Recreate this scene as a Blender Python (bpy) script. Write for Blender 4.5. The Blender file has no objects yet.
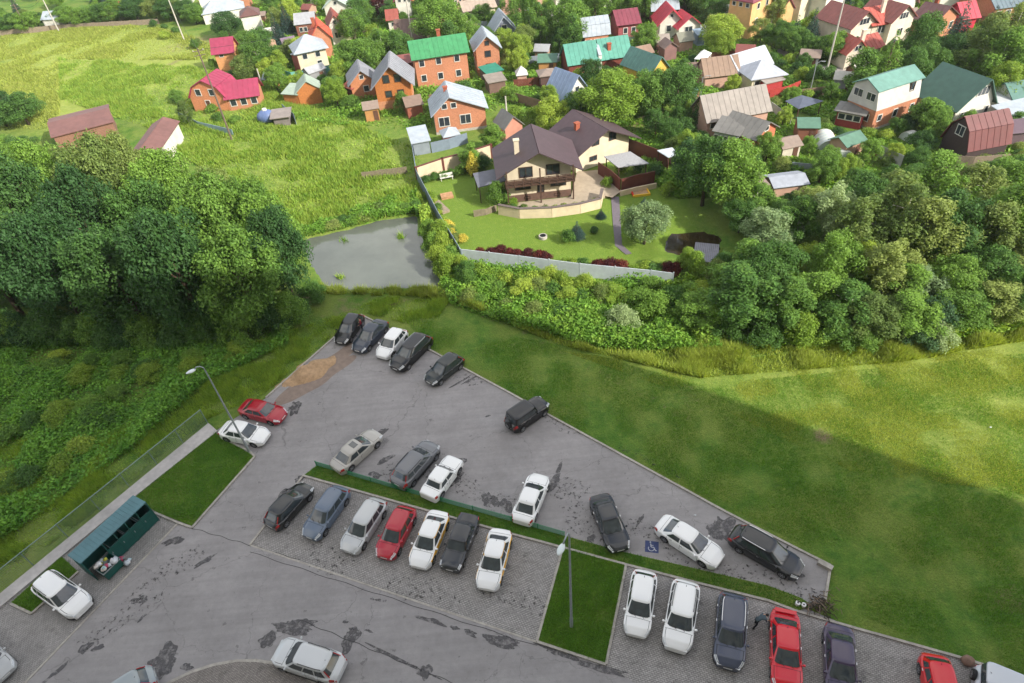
import bpy, math, random
import numpy as np
from mathutils import Vector, Matrix
C = bpy.context.scene
COL = C.collection
R = math.radians
# ------------------------------------------------------------------ camera
F_PX, CAM_H = 650.0, 42.0
_nad = np.array([582-512.0, 1065-341.5, F_PX]); _nad /= np.linalg.norm(_nad)
_up = -_nad; _f = np.array([0, 0, 1.0]); _Y = _f-_f.dot(_up)*_up; _Y /= np.linalg.norm(_Y)
_X = np.cross(_Y, _up); RW = np.array([_X, _Y, _up])          # world <- (right, down, forward)
cam = bpy.data.cameras.new('camera'); co = bpy.data.objects.new('camera', cam); COL.objects.link(co)
cam.sensor_width = 36; cam.lens = F_PX/1024*36; cam.clip_end = 6000; cam.clip_start = .3
M = Matrix.Identity(4)
for i in range(3):
    M[i][0] = RW[i][0]; M[i][1] = -RW[i][1]; M[i][2] = -RW[i][2]
M[2][3] = CAM_H
co.matrix_world = M; C.camera = co
# ------------------------------------------------------------------ light
SUN_EL, SUN_AZ = R(33), R(-36)                     # azimuth measured from +x
w = bpy.data.worlds.new("World"); C.world = w; w.use_nodes = True
nt = w.node_tree; bg = nt.nodes['Background']
sk = nt.nodes.new('ShaderNodeTexSky'); sk.sky_type = 'NISHITA'; sk.sun_disc = False
sk.sun_elevation = SUN_EL; sk.sun_rotation = R(90)-SUN_AZ; sk.dust_density = 2.0; sk.air_density = 1.0; sk.ozone_density = 1.0
# broken white cloud over the blue sky, added unseen to lift and whiten shade
_tc = nt.nodes.new('ShaderNodeTexCoord'); _mp = nt.nodes.new('ShaderNodeMapping'); _mp.inputs['Scale'].default_value = (1, 1, 2.4)
_nz = nt.nodes.new('ShaderNodeTexNoise'); _nz.inputs['Scale'].default_value = 2.3; _nz.inputs['Detail'].default_value = 6; _nz.inputs['Roughness'].default_value = .6
_mr = nt.nodes.new('ShaderNodeMapRange'); _mr.inputs[1].default_value = .40; _mr.inputs[2].default_value = .60; _mx = nt.nodes.new('ShaderNodeMix'); _mx.data_type = 'RGBA'
_mx.inputs[7].default_value = (6.9, 6.7, 6.4, 1)
nt.links.new(_tc.outputs['Generated'], _mp.inputs[0]); nt.links.new(_mp.outputs[0], _nz.inputs['Vector']); nt.links.new(_nz.outputs[0], _mr.inputs[0]); nt.links.new(_mr.outputs[0], _mx.inputs[0])
nt.links.new(sk.outputs[0], _mx.inputs[6]); nt.links.new(_mx.outputs[2], bg.inputs[0]); bg.inputs[1].default_value = 0.15
sl = bpy.data.lights.new('sun', 'SUN'); so = bpy.data.objects.new('sun', sl); COL.objects.link(so)
sl.energy = 4.2; sl.angle = R(.55); sl.color = (1, .94, .84)
sd = Vector((math.cos(SUN_AZ)*math.cos(SUN_EL), math.sin(SUN_AZ)*math.cos(SUN_EL), math.sin(SUN_EL)))
so.rotation_euler = sd.to_track_quat('Z', 'Y').to_euler()
C.view_settings.view_transform = 'Standard'; C.view_settings.look = 'None'
C.view_settings.exposure = 0.75; C.view_settings.gamma = 1
C.cycles.volume_bounces = 1; C.cycles.max_bounces = 5; C.cycles.diffuse_bounces = 3; C.cycles.transmission_bounces = 3
C.cycles.transparent_max_bounces = 6

# ------------------------------------------------------------------ helpers
def P(px, py, z=0.0):
    v = RW @ np.array([px-512.0, py-341.5, F_PX]); t = (z-CAM_H)/v[2]
    return np.array([v[0]*t, v[1]*t, z])
def proj(p):
    q = RW.T @ (np.array(p, float)-np.array([0, 0, CAM_H]))
    return 512+F_PX*q[0]/q[2], 341.5+F_PX*q[1]/q[2], q[2]
def lin(c):
    return tuple((x/12.92 if x <= .04045 else ((x+.055)/1.055)**2.4) for x in (v/255 for v in c))
def vnoise(x, y, s, seed=0):
    x = np.asarray(x)/s+1000; y = np.asarray(y)/s+1000
    xi = np.floor(x).astype(int); yi = np.floor(y).astype(int); fx = x-xi; fy = y-yi
    fx = fx*fx*(3-2*fx); fy = fy*fy*(3-2*fy)
    def h(a, b):
        n = (a*374761393+b*668265263+seed*974634777) & 0x7fffffff
        n = ((n ^ (n >> 13))*1274126177) & 0x7fffffff
        return (n % 10007)/10007.0
    return (h(xi, yi)*(1-fx)+h(xi+1, yi)*fx)*(1-fy)+(h(xi, yi+1)*(1-fx)+h(xi+1, yi+1)*fx)*fy
def inside(poly, x, y):
    x = np.asarray(x, float); y = np.asarray(y, float); r = np.zeros(x.shape, bool); n = len(poly)
    for i in range(n):
        x0, y0 = poly[i][:2]; x1, y1 = poly[(i+1) % n][:2]
        if y0 == y1: continue
        c = ((y0 > y) != (y1 > y)) & (x < (x1-x0)*(y-y0)/(y1-y0)+x0)
        r ^= c
    return r
def pw(pts): return [P(*p)[:2] for p in pts]

MATS = {}
def mat(name, rgb, rough=.8, var=.18, scale=3.0, metal=0, bump=0.0, bscale=30, coat=0, k=1.0, var2=0.0, scale2=.4, spec=.5):
    if name in MATS: return MATS[name]
    m = bpy.data.materials.new(name); m.use_nodes = True; n = m.node_tree.nodes; L = m.node_tree.links
    b = n['Principled BSDF']; c = tuple(v*k for v in lin(rgb))
    b.inputs['Roughness'].default_value = rough; b.inputs['Metallic'].default_value = metal
    b.inputs['Specular IOR Level'].default_value = spec
    if coat: b.inputs['Coat Weight'].default_value = coat; b.inputs['Coat Roughness'].default_value = .06
    tc = n.new('ShaderNodeTexCoord')
    if var or var2:
        nz = n.new('ShaderNodeTexNoise'); nz.inputs['Scale'].default_value = scale; nz.inputs['Detail'].default_value = 6
        L.new(tc.outputs['Object'], nz.inputs['Vector'])
        mr = n.new('ShaderNodeMapRange'); mr.inputs[1].default_value = .3; mr.inputs[2].default_value = .7
        mr.inputs[3].default_value = 1-var; mr.inputs[4].default_value = 1+var; L.new(nz.outputs[0], mr.inputs[0])
        val = mr.outputs[0]
        if var2:
            n2 = n.new('ShaderNodeTexNoise'); n2.inputs['Scale'].default_value = scale2; n2.inputs['Detail'].default_value = 3
            L.new(tc.outputs['Object'], n2.inputs['Vector'])
            m2 = n.new('ShaderNodeMapRange'); m2.inputs[1].default_value = .3; m2.inputs[2].default_value = .7
            m2.inputs[3].default_value = 1-var2; m2.inputs[4].default_value = 1+var2; L.new(n2.outputs[0], m2.inputs[0])
            mm = n.new('ShaderNodeMath'); mm.operation = 'MULTIPLY'; L.new(val, mm.inputs[0]); L.new(m2.outputs[0], mm.inputs[1]); val = mm.outputs[0]
        mx = n.new('ShaderNodeVectorMath'); mx.operation = 'SCALE'; mx.inputs[0].default_value = c
        L.new(val, mx.inputs['Scale']); L.new(mx.outputs[0], b.inputs['Base Color'])
    else: b.inputs['Base Color'].default_value = (*c, 1)
    if bump:
        nb = n.new('ShaderNodeTexNoise'); nb.inputs['Scale'].default_value = bscale; nb.inputs['Detail'].default_value = 4
        L.new(tc.outputs['Object'], nb.inputs['Vector'])
        bp = n.new('ShaderNodeBump'); bp.inputs['Strength'].default_value = bump; bp.inputs['Distance'].default_value = .05
        L.new(nb.outputs[0], bp.inputs['Height']); L.new(bp.outputs[0], b.inputs['Normal'])
    MATS[name] = m; return m

def leafmat(name, rgb, hue2=None, k=1.0, var=.35, trans=.35):
    if name in MATS: return MATS[name]
    m = bpy.data.materials.new(name); m.use_nodes = True; n = m.node_tree.nodes; L = m.node_tree.links
    b = n['Principled BSDF']; out = n['Material Output']; b.inputs['Roughness'].default_value = .62
    b.inputs['Specular IOR Level'].default_value = .25
    c = tuple(v*k for v in lin(rgb)); c2 = tuple(v*k for v in lin(hue2 or (rgb[0]*1.35+8, rgb[1]*1.2+5, rgb[2]*.9)))
    tc = n.new('ShaderNodeTexCoord'); oi = n.new('ShaderNodeObjectInfo')
    nz = n.new('ShaderNodeTexNoise'); nz.inputs['Scale'].default_value = .9; nz.inputs['Detail'].default_value = 5; nz.inputs['Roughness'].default_value = .65
    L.new(tc.outputs['Object'], nz.inputs['Vector'])
    ad = n.new('ShaderNodeMath'); ad.operation = 'ADD'; L.new(nz.outputs[0], ad.inputs[0])
    om = n.new('ShaderNodeMath'); om.operation = 'MULTIPLY_ADD'; om.inputs[1].default_value = .5; om.inputs[2].default_value = -.25
    L.new(oi.outputs['Random'], om.inputs[0]); L.new(om.outputs[0], ad.inputs[1])
    mr = n.new('ShaderNodeMapRange'); mr.inputs[1].default_value = .3; mr.inputs[2].default_value = .75; L.new(ad.outputs[0], mr.inputs[0])
    mx = n.new('ShaderNodeMix'); mx.data_type = 'RGBA'; mx.inputs[6].default_value = (*c, 1); mx.inputs[7].default_value = (*c2, 1)
    L.new(mr.outputs[0], mx.inputs[0])
    g = n.new('ShaderNodeNewGeometry'); vr = n.new('ShaderNodeMapRange'); vr.inputs[3].default_value = 1-var; vr.inputs[4].default_value = 1+var
    L.new(g.outputs['Random Per Island'], vr.inputs[0])
    sc = n.new('ShaderNodeVectorMath'); sc.operation = 'SCALE'; L.new(mx.outputs[2], sc.inputs[0]); L.new(vr.outputs[0], sc.inputs['Scale'])
    L.new(sc.outputs[0], b.inputs['Base Color'])
    tr = n.new('ShaderNodeBsdfTranslucent'); s2 = n.new('ShaderNodeVectorMath'); s2.operation = 'MULTIPLY'; s2.inputs[1].default_value = (1.2, 1.15, .55)
    L.new(sc.outputs[0], s2.inputs[0]); L.new(s2.outputs[0], tr.inputs[0])
    ms = n.new('ShaderNodeMixShader'); ms.inputs[0].default_value = trans; L.new(b.outputs[0], ms.inputs[1]); L.new(tr.outputs[0], ms.inputs[2])
    L.new(ms.outputs[0], out.inputs[0]); MATS[name] = m; return m

def setp(o, label=None, cat=None, group=None, kind=None):
    if label: o['label'] = label
    if cat: o['category'] = cat
    if group: o['group'] = group
    if kind: o['kind'] = kind
    return o
def empty(name, loc, label, cat, group=None, rz=0):
    o = bpy.data.objects.new(name, None); COL.objects.link(o); o.location = loc; o.rotation_euler = (0, 0, rz)
    o.empty_display_size = .2
    return setp(o, label, cat, group)
class MB:
    """collects shapes, builds one mesh object"""
    def __init__(s): s.v = []; s.f = []; s.m = []
    def add(s, vs, fs, mi=0):
        b = len(s.v); s.v += [tuple(map(float, p)) for p in vs]; s.f += [tuple(b+i for i in f) for f in fs]; s.m += [mi]*len(fs); return s
    def box(s, x0, x1, y0, y1, z0, z1, fr=None, mi=0):
        vs = [(x, y, z) for z in (z0, z1) for y in (y0, y1) for x in (x0, x1)]
        if fr is not None: vs = [fr(*p) for p in vs]
        return s.add(vs, [(0, 2, 3, 1), (4, 5, 7, 6), (0, 1, 5, 4), (2, 6, 7, 3), (0, 4, 6, 2), (1, 3, 7, 5)], mi)
    def bar(s, a, b, w=.05, h=None, mi=0):
        a = Vector(a); b = Vector(b); d = (b-a).normalized(); u = Vector((0, 0, 1))
        if abs(d.z) > .95: u = Vector((1, 0, 0))
        r = d.cross(u).normalized()*w/2; t = r.cross(d).normalized()*(h or w)/2
        vs = [p+i*r+j*t for p in (a, b) for i, j in ((-1, -1), (1, -1), (1, 1), (-1, 1))]
        return s.add(vs, [(0, 1, 2, 3), (7, 6, 5, 4), (0, 4, 5, 1), (1, 5, 6, 2), (2, 6, 7, 3), (3, 7, 4, 0)], mi)
    def tube(s, pts, rads, n=10, mi=0):
        pts = [Vector(p) for p in pts]; vs = []
        for i, p in enumerate(pts):
            d = (pts[min(i+1, len(pts)-1)]-pts[max(i-1, 0)]).normalized(); u = Vector((0, 0, 1)) if abs(d.z) < .9 else Vector((1, 0, 0))
            a = d.cross(u).normalized(); b = d.cross(a)
            for k in range(n):
                t = 2*math.pi*k/n; vs.append(p+(a*math.cos(t)+b*math.sin(t))*rads[i])
        fs = [(i*n+k, i*n+(k+1) % n, (i+1)*n+(k+1) % n, (i+1)*n+k) for i in range(len(pts)-1) for k in range(n)]
        fs += [tuple(range(n-1, -1, -1)), tuple((len(pts)-1)*n+k for k in range(n))]
        return s.add(vs, fs, mi)
    def poly(s, pts, z0, z1, mi=0):     # prism from world outline
        n = len(pts); vs = [(p[0], p[1], z0) for p in pts]+[(p[0], p[1], z1) for p in pts]
        fs = [tuple(range(n-1, -1, -1)), tuple(range(n, 2*n))]+[(i, (i+1) % n, n+(i+1) % n, n+i) for i in range(n)]
        return s.add(vs, fs, mi)
    def build(s, name, ms, parent=None, smooth=False, local=True, autos=None):
        me = bpy.data.meshes.new(name); o = bpy.data.objects.new(name, me); COL.objects.link(o)
        off = Vector((0, 0, 0))
        if parent is not None and local:
            p = parent
            while p is not None: off += p.location; p = p.parent
        vs = [(a-off.x, b-off.y, c-off.z) for a, b, c in s.v]
        me.from_pydata(vs, [], s.f); ms = ms if isinstance(ms, (list, tuple)) else [ms]
        for m in ms: me.materials.append(m)
        if len(ms) > 1: me.polygons.foreach_set('material_index', s.m)
        if smooth: me.polygons.foreach_set('use_smooth', [True]*len(me.polygons))
        if autos: me.set_sharp_from_angle(angle=autos)
        me.update(); o.parent = parent; return o
def frame(A, ux):
    ux = np.array([ux[0], ux[1]], float); ux /= np.linalg.norm(ux); vy = np.array([-ux[1], ux[0]])
    return lambda x, y, z: (A[0]+ux[0]*x+vy[0]*y, A[1]+ux[1]*x+vy[1]*y, z)
def npmesh(name, V, Q, m, parent=None):
    me = bpy.data.meshes.new(name); me.vertices.add(len(V)); me.vertices.foreach_set('co', V.astype(np.float32).ravel())
    k = Q.shape[1]; me.loops.add(Q.size); me.loops.foreach_set('vertex_index', Q.astype(np.int32).ravel())
    me.polygons.add(len(Q)); me.polygons.foreach_set('loop_start', np.arange(0, Q.size, k, dtype=np.int32))
    me.update(calc_edges=True); me.materials.append(m); return me
def sheet(name, pts, z, m, kind='structure'):
    """flat sheet from world outline"""
    me = bpy.data.meshes.new(name); me.from_pydata([(p[0], p[1], z) for p in pts], [], [tuple(range(len(pts)))])
    o = bpy.data.objects.new(name, me); COL.objects.link(o); me.materials.append(m)
    if me.polygons[0].normal.z < 0: me.flip_normals()
    o['kind'] = kind; return o
def kerb(pts, m, w=.16, z0=-.1, z1=.12, name='kerb'):
    b = MB()
    for i in range(len(pts)-1):
        a = np.array(pts[i][:2]); c = np.array(pts[i+1][:2]); d = c-a; Ln = np.linalg.norm(d); fr = frame(a, d)
        n = max(1, int(Ln/1.0)); st = Ln/n
        for k in range(n): b.box(k*st+.006, (k+1)*st-.006, -w/2, w/2, z0, z1+random.uniform(-.008, .008), fr)
    o = b.build(name, m); o['kind'] = 'structure'; return o
random.seed(7); rng = np.random.default_rng(11)

# ------------------------------------------------------------------ big outlines (world)
LOT = pw([(361, 315), (373, 321), (428.5, 349.5), (512, 394.5), (544.5, 413), (727, 513), (798, 549.5), (830.5, 566), (825, 600), (808, 609)])
RKERB = pw([(798, 612), (853, 628), (960, 658), (1024, 678)])
LEFTEDGE = pw([(217, 430), (266, 398), (335, 337), (361, 315)])
dR = np.array(RKERB[-1])-np.array(RKERB[-2]); dR /= np.linalg.norm(dR)
farR = np.array(RKERB[-1])+dR*45
ASPH = LOT+RKERB[1:]+[farR, np.array([farR[0], -30]), np.array([-70, -30]), np.array([-70, 0])]+pw([(0, 601), (107, 512)])+LEFTEDGE[:3]
LOTP = ASPH
POND = pw([(298, 240), (307, 237), (343, 229), (381, 218.5), (416, 214), (422, 236), (433, 263), (442, 286), (406, 287), (361, 289), (326, 287), (310, 262)])
POND2 = pw([(668, 232), (700, 230), (722, 236), (720, 250), (690, 256), (664, 250)])
# ------------------------------------------------------------------ ground sheet
def axis(lo, hi, st, far):
    a = list(np.arange(lo, hi+.01, st)); o = []; d = st; x = hi
    while x < far: d *= 1.5; x += d; o.append(x)
    p = []; d = st; x = lo
    while x > -far: d *= 1.5; x -= d; p.append(x)
    return np.array(p[::-1]+a+o)
gx = axis(-110, 95, .8, 3000); gy = axis(-4, 190, .8, 3000)
GX, GY = np.meshgrid(gx, gy); sh = GX.shape
def dist_poly(poly, x, y):
    d = np.full(x.shape, 1e9); n = len(poly)
    for i in range(n):
        ax, ay = poly[i][:2]; bx, by = poly[(i+1) % n][:2]; dx, dy = bx-ax, by-ay
        t = np.clip(((x-ax)*dx+(y-ay)*dy)/(dx*dx+dy*dy+1e-9), 0, 1); d = np.minimum(d, np.hypot(x-ax-t*dx, y-ay-t*dy))
    return d
dl = dist_poly(ASPH, GX, GY); il = inside(ASPH, GX, GY); sdl = np.where(il, -dl, dl)
ROUGHP = pw([(0, 330), (150, 330), (330, 320), (440, 290), (560, 320), (700, 360), (1024, 330), (1024, 180), (660, 200), (640, 285), (462, 264), (415, 170), (180, 60), (0, 60)])
rough = inside(ROUGHP, GX, GY)
GZ = np.where(sdl > .6, (vnoise(GX, GY, 2.5, 1)-.5)*.12+(vnoise(GX, GY, 9, 2)-.5)*.25, 0)*np.clip((sdl-.6)/3, 0, 1)
GZ += np.where(rough, (vnoise(GX, GY, 1.7, 3))*.3, 0)*np.clip((sdl-.6)/3, 0, 1)
GZ *= np.where((GX > -18) & (GY > 62) & ~rough, .0, 1)
GZ = np.where(sdl < .1, -.12, GZ)
for pl, dep in ((POND, 1.1), (POND2, .8)):
    dp = dist_poly(pl, GX, GY); ip = inside(pl, GX, GY)
    GZ = np.where(ip, -np.clip(dp*.9+.15, 0, dep), np.where(dp < 1.0, GZ*np.clip(dp, 0, 1), GZ))
GZ = np.where((GX > 200) | (GY > 250) | (GX < -200), 0, GZ)
def ground_z(x, y):
    i = np.clip(np.searchsorted(gx, x), 0, len(gx)-1); j = np.clip(np.searchsorted(gy, y), 0, len(gy)-1); return GZ[j, i]
V = np.stack([GX, GY, GZ], -1).reshape(-1, 3); ny, nx = sh
idx = np.arange(ny*nx).reshape(sh); Q = np.stack([idx[:-1, :-1], idx[:-1, 1:], idx[1:, 1:], idx[1:, :-1]], -1).reshape(-1, 4)
# type masks (what grows where; the field's also carries sun and shade)
MEADOW = pw([(0, 30), (60, 30), (150, 28), (215, 45), (215, 60), (170, 90), (110, 108), (60, 130), (0, 130)])
FIELD = pw([(560, 330), (700, 362), (1024, 335), (1060, 500), (1060, 700), (960, 655), (835, 600), (835, 560), (700, 495), (560, 420), (500, 380)])
def soft(poly, r): d = dist_poly(poly, GX, GY); return np.clip(np.where(inside(poly, GX, GY), .5+d/r, .5-d/r), 0, 1)
dry = soft(MEADOW, 10)*.85
MID = pw([(215, 60), (420, 150), (415, 215), (300, 235), (240, 180), (150, 100)])
dry = np.maximum(dry, soft(MID, 8)*.45)
dry_lit = soft(FIELD, 5)*np.clip(.12+.045*(GX*.56+GY*.83-37), .0, .8); dry = np.maximum(dry, dry_lit)  # dry patches plus painted shade: greener inside the tower's shadow, yellower in sun
SLOPE = pw([(0, 560), (250, 410), (330, 330), (380, 300), (440, 300), (400, 330), (360, 312), (330, 340), (265, 396), (215, 425), (0, 600)])
dry = np.maximum(dry, soft(SLOPE, 3)*.45)
dirt = np.zeros(sh)
for (px, py, r, a) in ((272, 308, 1.6, .9), (90, 328, 1.3, .6), (268, 380, 1.5, .5), (310, 300, 2.2, .5), (345, 308, 2.2, .45), (390, 303, 1.3, .6), (823, 436, .9, .8), (10, 168, 6, .8), (80, 390, 1.2, .4), (640, 120, 3.0, .7), (800, 580, .1, .1), (195, 42, 6, .5), (175, 48, 6, .4), (150, 55, 6, .3), (800, 378, 1, .25), (690, 400, 2.5, .3), (740, 420, 2.5, .25), (1010, 600, 1.6, .45)):
    q = P(px, py); dirt = np.maximum(dirt, a*np.clip(1.4-np.hypot(GX-q[0], GY-q[1])/r, 0, 1))
def trackmask(pts, wd):
    q = np.array(pw(pts)); d = np.full(sh, 1e9)
    for i in range(len(q)-1):
        a = q[i]; b = q[i+1]; e = b-a; t = np.clip(((GX-a[0])*e[0]+(GY-a[1])*e[1])/(e@e), 0, 1); d = np.minimum(d, np.hypot(GX-a[0]-t*e[0], GY-a[1]-t*e[1]))
    return np.clip(1.3-d/wd, 0, 1)
dirt = np.maximum(dirt, .38*trackmask([(0, 578), (110, 480), (215, 395), (300, 325), (380, 296), (450, 305), (520, 330), (600, 372), (690, 420)], .5))
dirt = np.maximum(dirt, .5*trackmask([(90, 100), (150, 75), (200, 50), (240, 36)], 1.6))
lush = np.zeros(sh)
GARD = pw([(418, 178), (470, 165), (500, 213), (552, 217), (600, 208), (610, 196), (655, 185), (700, 215), (660, 270), (462, 262)])
lush = soft(GARD, 2)
me = npmesh('ground', V, Q, None) if False else None
def groundmat():
    m = bpy.data.materials.new('ground_grass'); m.use_nodes = True; n = m.node_tree.nodes; L = m.node_tree.links; b = n['Principled BSDF']
    b.inputs['Roughness'].default_value = .9; b.inputs['Specular IOR Level'].default_value = .15
    tc = n.new('ShaderNodeTexCoord')
    def nz(s, d=5, r=.6):
        x = n.new('ShaderNodeTexNoise'); x.inputs['Scale'].default_value = s; x.inputs['Detail'].default_value = d; x.inputs['Roughness'].default_value = r
        L.new(tc.outputs['Object'], x.inputs['Vector']); return x.outputs[0]
    def mr(v, a, c, lo=0, hi=1):
        x = n.new('ShaderNodeMapRange'); x.inputs[1].default_value = a; x.inputs[2].default_value = c; x.inputs[3].default_value = lo; x.inputs[4].default_value = hi
        L.new(v, x.inputs[0]); return x.outputs[0]
    def mix(f, a, c):
        x = n.new('ShaderNodeMix'); x.data_type = 'RGBA'; L.new(f, x.inputs[0])
        for i, q in ((6, a), (7, c)):
            if isinstance(q, tuple): x.inputs[i].default_value = (*q, 1)
            else: L.new(q, x.inputs[i])
        return x.outputs[2]
    def mth(op, a, c):
        x = n.new('ShaderNodeMath'); x.operation = op
        for i, q in enumerate((a, c)):
            if isinstance(q, (int, float)): x.inputs[i].default_value = q
            else: L.new(q, x.inputs[i])
        return x.outputs[0]
    def at(nm):
        x = n.new('ShaderNodeAttribute'); x.attribute_name = nm; return x.outputs['Fac']
    g = mix(mr(nz(1.1), .35, .65), (.062, .146, .020), (.112, .205, .030))
    g = mix(mr(nz(.22), .42, .6), g, (.15, .21, .04))
    g = mix(at('lush'), g, (.135, .218, .03))
    yl = mix(mr(nz(.8, 6, .7), .3, .7), (.225, .295, .045), (.31, .35, .09))
    f = mth('ADD', at('dry'), mr(nz(1.4, 7, .75), .3, .7, -.35, .35)); f = mth('MULTIPLY', mr(f, .0, .9), 1.0)
    g = mix(f, g, yl)
    dz = mth('ADD', at('dirt'), mr(nz(1.3, 6, .7), .3, .7, -.22, .22))
    g = mix(mr(dz, .3, .7), g, (.22, .17, .10))
    v = mr(nz(9, 4, .7), .3, .7, .72, 1.25)
    s = n.new('ShaderNodeVectorMath'); s.operation = 'SCALE'; L.new(g, s.inputs[0]); L.new(v, s.inputs['Scale'])
    L.new(s.outputs[0], b.inputs['Base Color'])
    bp = n.new('ShaderNodeBump'); bp.inputs['Strength'].default_value = 1; bp.inputs['Distance'].default_value = .12
    L.new(nz(6, 5, .75), bp.inputs['Height']); L.new(bp.outputs[0], b.inputs['Normal']); return m
gm = groundmat()
me = npmesh('ground', V, Q, gm); me.polygons.foreach_set('use_smooth', np.ones(len(me.polygons), bool))
for nm, a in (('dry', dry), ('dirt', dirt), ('lush', lush)):
    at_ = me.attributes.new(nm, 'FLOAT', 'POINT'); at_.data.foreach_set('value', a.ravel().astype(np.float32))
go = bpy.data.objects.new('ground', me); COL.objects.link(go); go['kind'] = 'structure'

# ------------------------------------------------------------------ water
def watermat(name, rgb):
    m = bpy.data.materials.new(name); m.use_nodes = True; n = m.node_tree.nodes; L = m.node_tree.links; b = n['Principled BSDF']
    b.inputs['Base Color'].default_value = (*rgb, 1); b.inputs['Roughness'].default_value = .07; b.inputs['Specular IOR Level'].default_value = .9
    tc = n.new('ShaderNodeTexCoord'); w_ = n.new('ShaderNodeTexNoise'); w_.inputs['Scale'].default_value = .22; w_.inputs['Detail'].default_value = 5; w_.inputs['Roughness'].default_value = .65; L.new(tc.outputs['Object'], w_.inputs['Vector']); q_ = n.new('ShaderNodeMapRange'); q_.inputs[1].default_value = .35; q_.inputs[2].default_value = .65; q_.inputs[3].default_value = .88; q_.inputs[4].default_value = 1.14; L.new(w_.outputs[0], q_.inputs[0]); s_ = n.new('ShaderNodeVectorMath'); s_.operation = 'SCALE'; s_.inputs[0].default_value = rgb; L.new(q_.outputs[0], s_.inputs['Scale']); L.new(s_.outputs[0], b.inputs['Base Color']); z = n.new('ShaderNodeTexNoise'); z.inputs['Scale'].default_value = 3.5; z.inputs['Detail'].default_value = 3; L.new(tc.outputs['Object'], z.inputs['Vector'])
    bp = n.new('ShaderNodeBump'); bp.inputs['Strength'].default_value = .12; bp.inputs['Distance'].default_value = .05; L.new(z.outputs[0], bp.inputs['Height']); L.new(bp.outputs[0], b.inputs['Normal']); return m
def grow(poly, d):
    c = np.mean(np.array([p[:2] for p in poly]), 0); return [c+(np.array(p[:2])-c)*(1+d/np.linalg.norm(np.array(p[:2])-c)) for p in poly]
sheet('pond_water', grow(POND, .6), -.22, watermat('water_grey', (.115, .128, .108)))
sheet('garden_pond_water', grow(POND2, .3), -.2, watermat('water_brown', (.035, .025, .012)))

# ------------------------------------------------------------------ asphalt & paving
def asphaltmat():
    m = bpy.data.materials.new('asphalt'); m.use_nodes = True; n = m.node_tree.nodes; L = m.node_tree.links; b = n['Principled BSDF']
    b.inputs['Roughness'].default_value = .82; b.inputs['Specular IOR Level'].default_value = .35
    tc = n.new('ShaderNodeTexCoord')
    def nz(s, d=5, r=.6, v=None):
        x = n.new('ShaderNodeTexNoise'); x.inputs['Scale'].default_value = s; x.inputs['Detail'].default_value = d; x.inputs['Roughness'].default_value = r
        L.new(v or tc.outputs['Object'], x.inputs['Vector']); return x.outputs[0]
    def mr(v, a, c, lo=0, hi=1):
        x = n.new('ShaderNodeMapRange'); x.inputs[1].default_value = a; x.inputs[2].default_value = c; x.inputs[3].default_value = lo; x.inputs[4].default_value = hi
        L.new(v, x.inputs[0]); return x.outputs[0]
    def mul(a, c):
        x = n.new('ShaderNodeMath'); x.operation = 'MULTIPLY'; L.new(a, x.inputs[0]); L.new(c, x.inputs[1]); return x.outputs[0]
    v = mul(mr(nz(.25, 4), .3, .7, .86, 1.12), mr(nz(2.2, 5, .7), .3, .7, .9, 1.09)); v = mul(v, mr(nz(28, 3, .8), .3, .7, .86, 1.13))
    v = mul(v, mr(nz(1.1, 6, .72), .62, .67, 1, .6)); v = mul(v, mul(mr(nz(3.2, 7, .8), .60, .66, 1, .66), mr(nz(.3, 3), .3, .7, 1.0, 1.0)))           # oil and damp spots
    mp = n.new('ShaderNodeMapping'); mp.inputs['Rotation'].default_value = (0, 0, R(28)); mp.inputs['Scale'].default_value = (.12, 2.2, 1); L.new(tc.outputs['Object'], mp.inputs[0])
    v = mul(v, mr(nz(1.0, 4, .6, mp.outputs[0]), .3, .72, 1.05, .88))   # tyre streaks
    vo = n.new('ShaderNodeTexVoronoi'); vo.feature = 'DISTANCE_TO_EDGE'; vo.inputs['Scale'].default_value = .16
    wv = n.new('ShaderNodeTexNoise'); wv.inputs['Scale'].default_value = .9; wv.inputs['Detail'].default_value = 5; L.new(tc.outputs['Object'], wv.inputs['Vector'])
    av = n.new('ShaderNodeVectorMath'); av.operation = 'MULTIPLY_ADD'; av.inputs[1].default_value = (2.2, 2.2, 0); L.new(wv.outputs[1], av.inputs[0]); L.new(tc.outputs['Object'], av.inputs[2])
    L.new(av.outputs[0], vo.inputs['Vector'])
    v = mul(v, mr(vo.outputs['Distance'], .001, .005, .72, 1))
    s = n.new('ShaderNodeVectorMath'); s.operation = 'SCALE'; s.inputs[0].default_value = (.300, .284, .280); L.new(v, s.inputs['Scale']); L.new(s.outputs[0], b.inputs['Base Color'])
    bp = n.new('ShaderNodeBump'); bp.inputs['Strength'].default_value = .5; bp.inputs['Distance'].default_value = .02; L.new(nz(40, 3, .8), bp.inputs['Height']); L.new(bp.outputs[0], b.inputs['Normal'])
    return m
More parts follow.
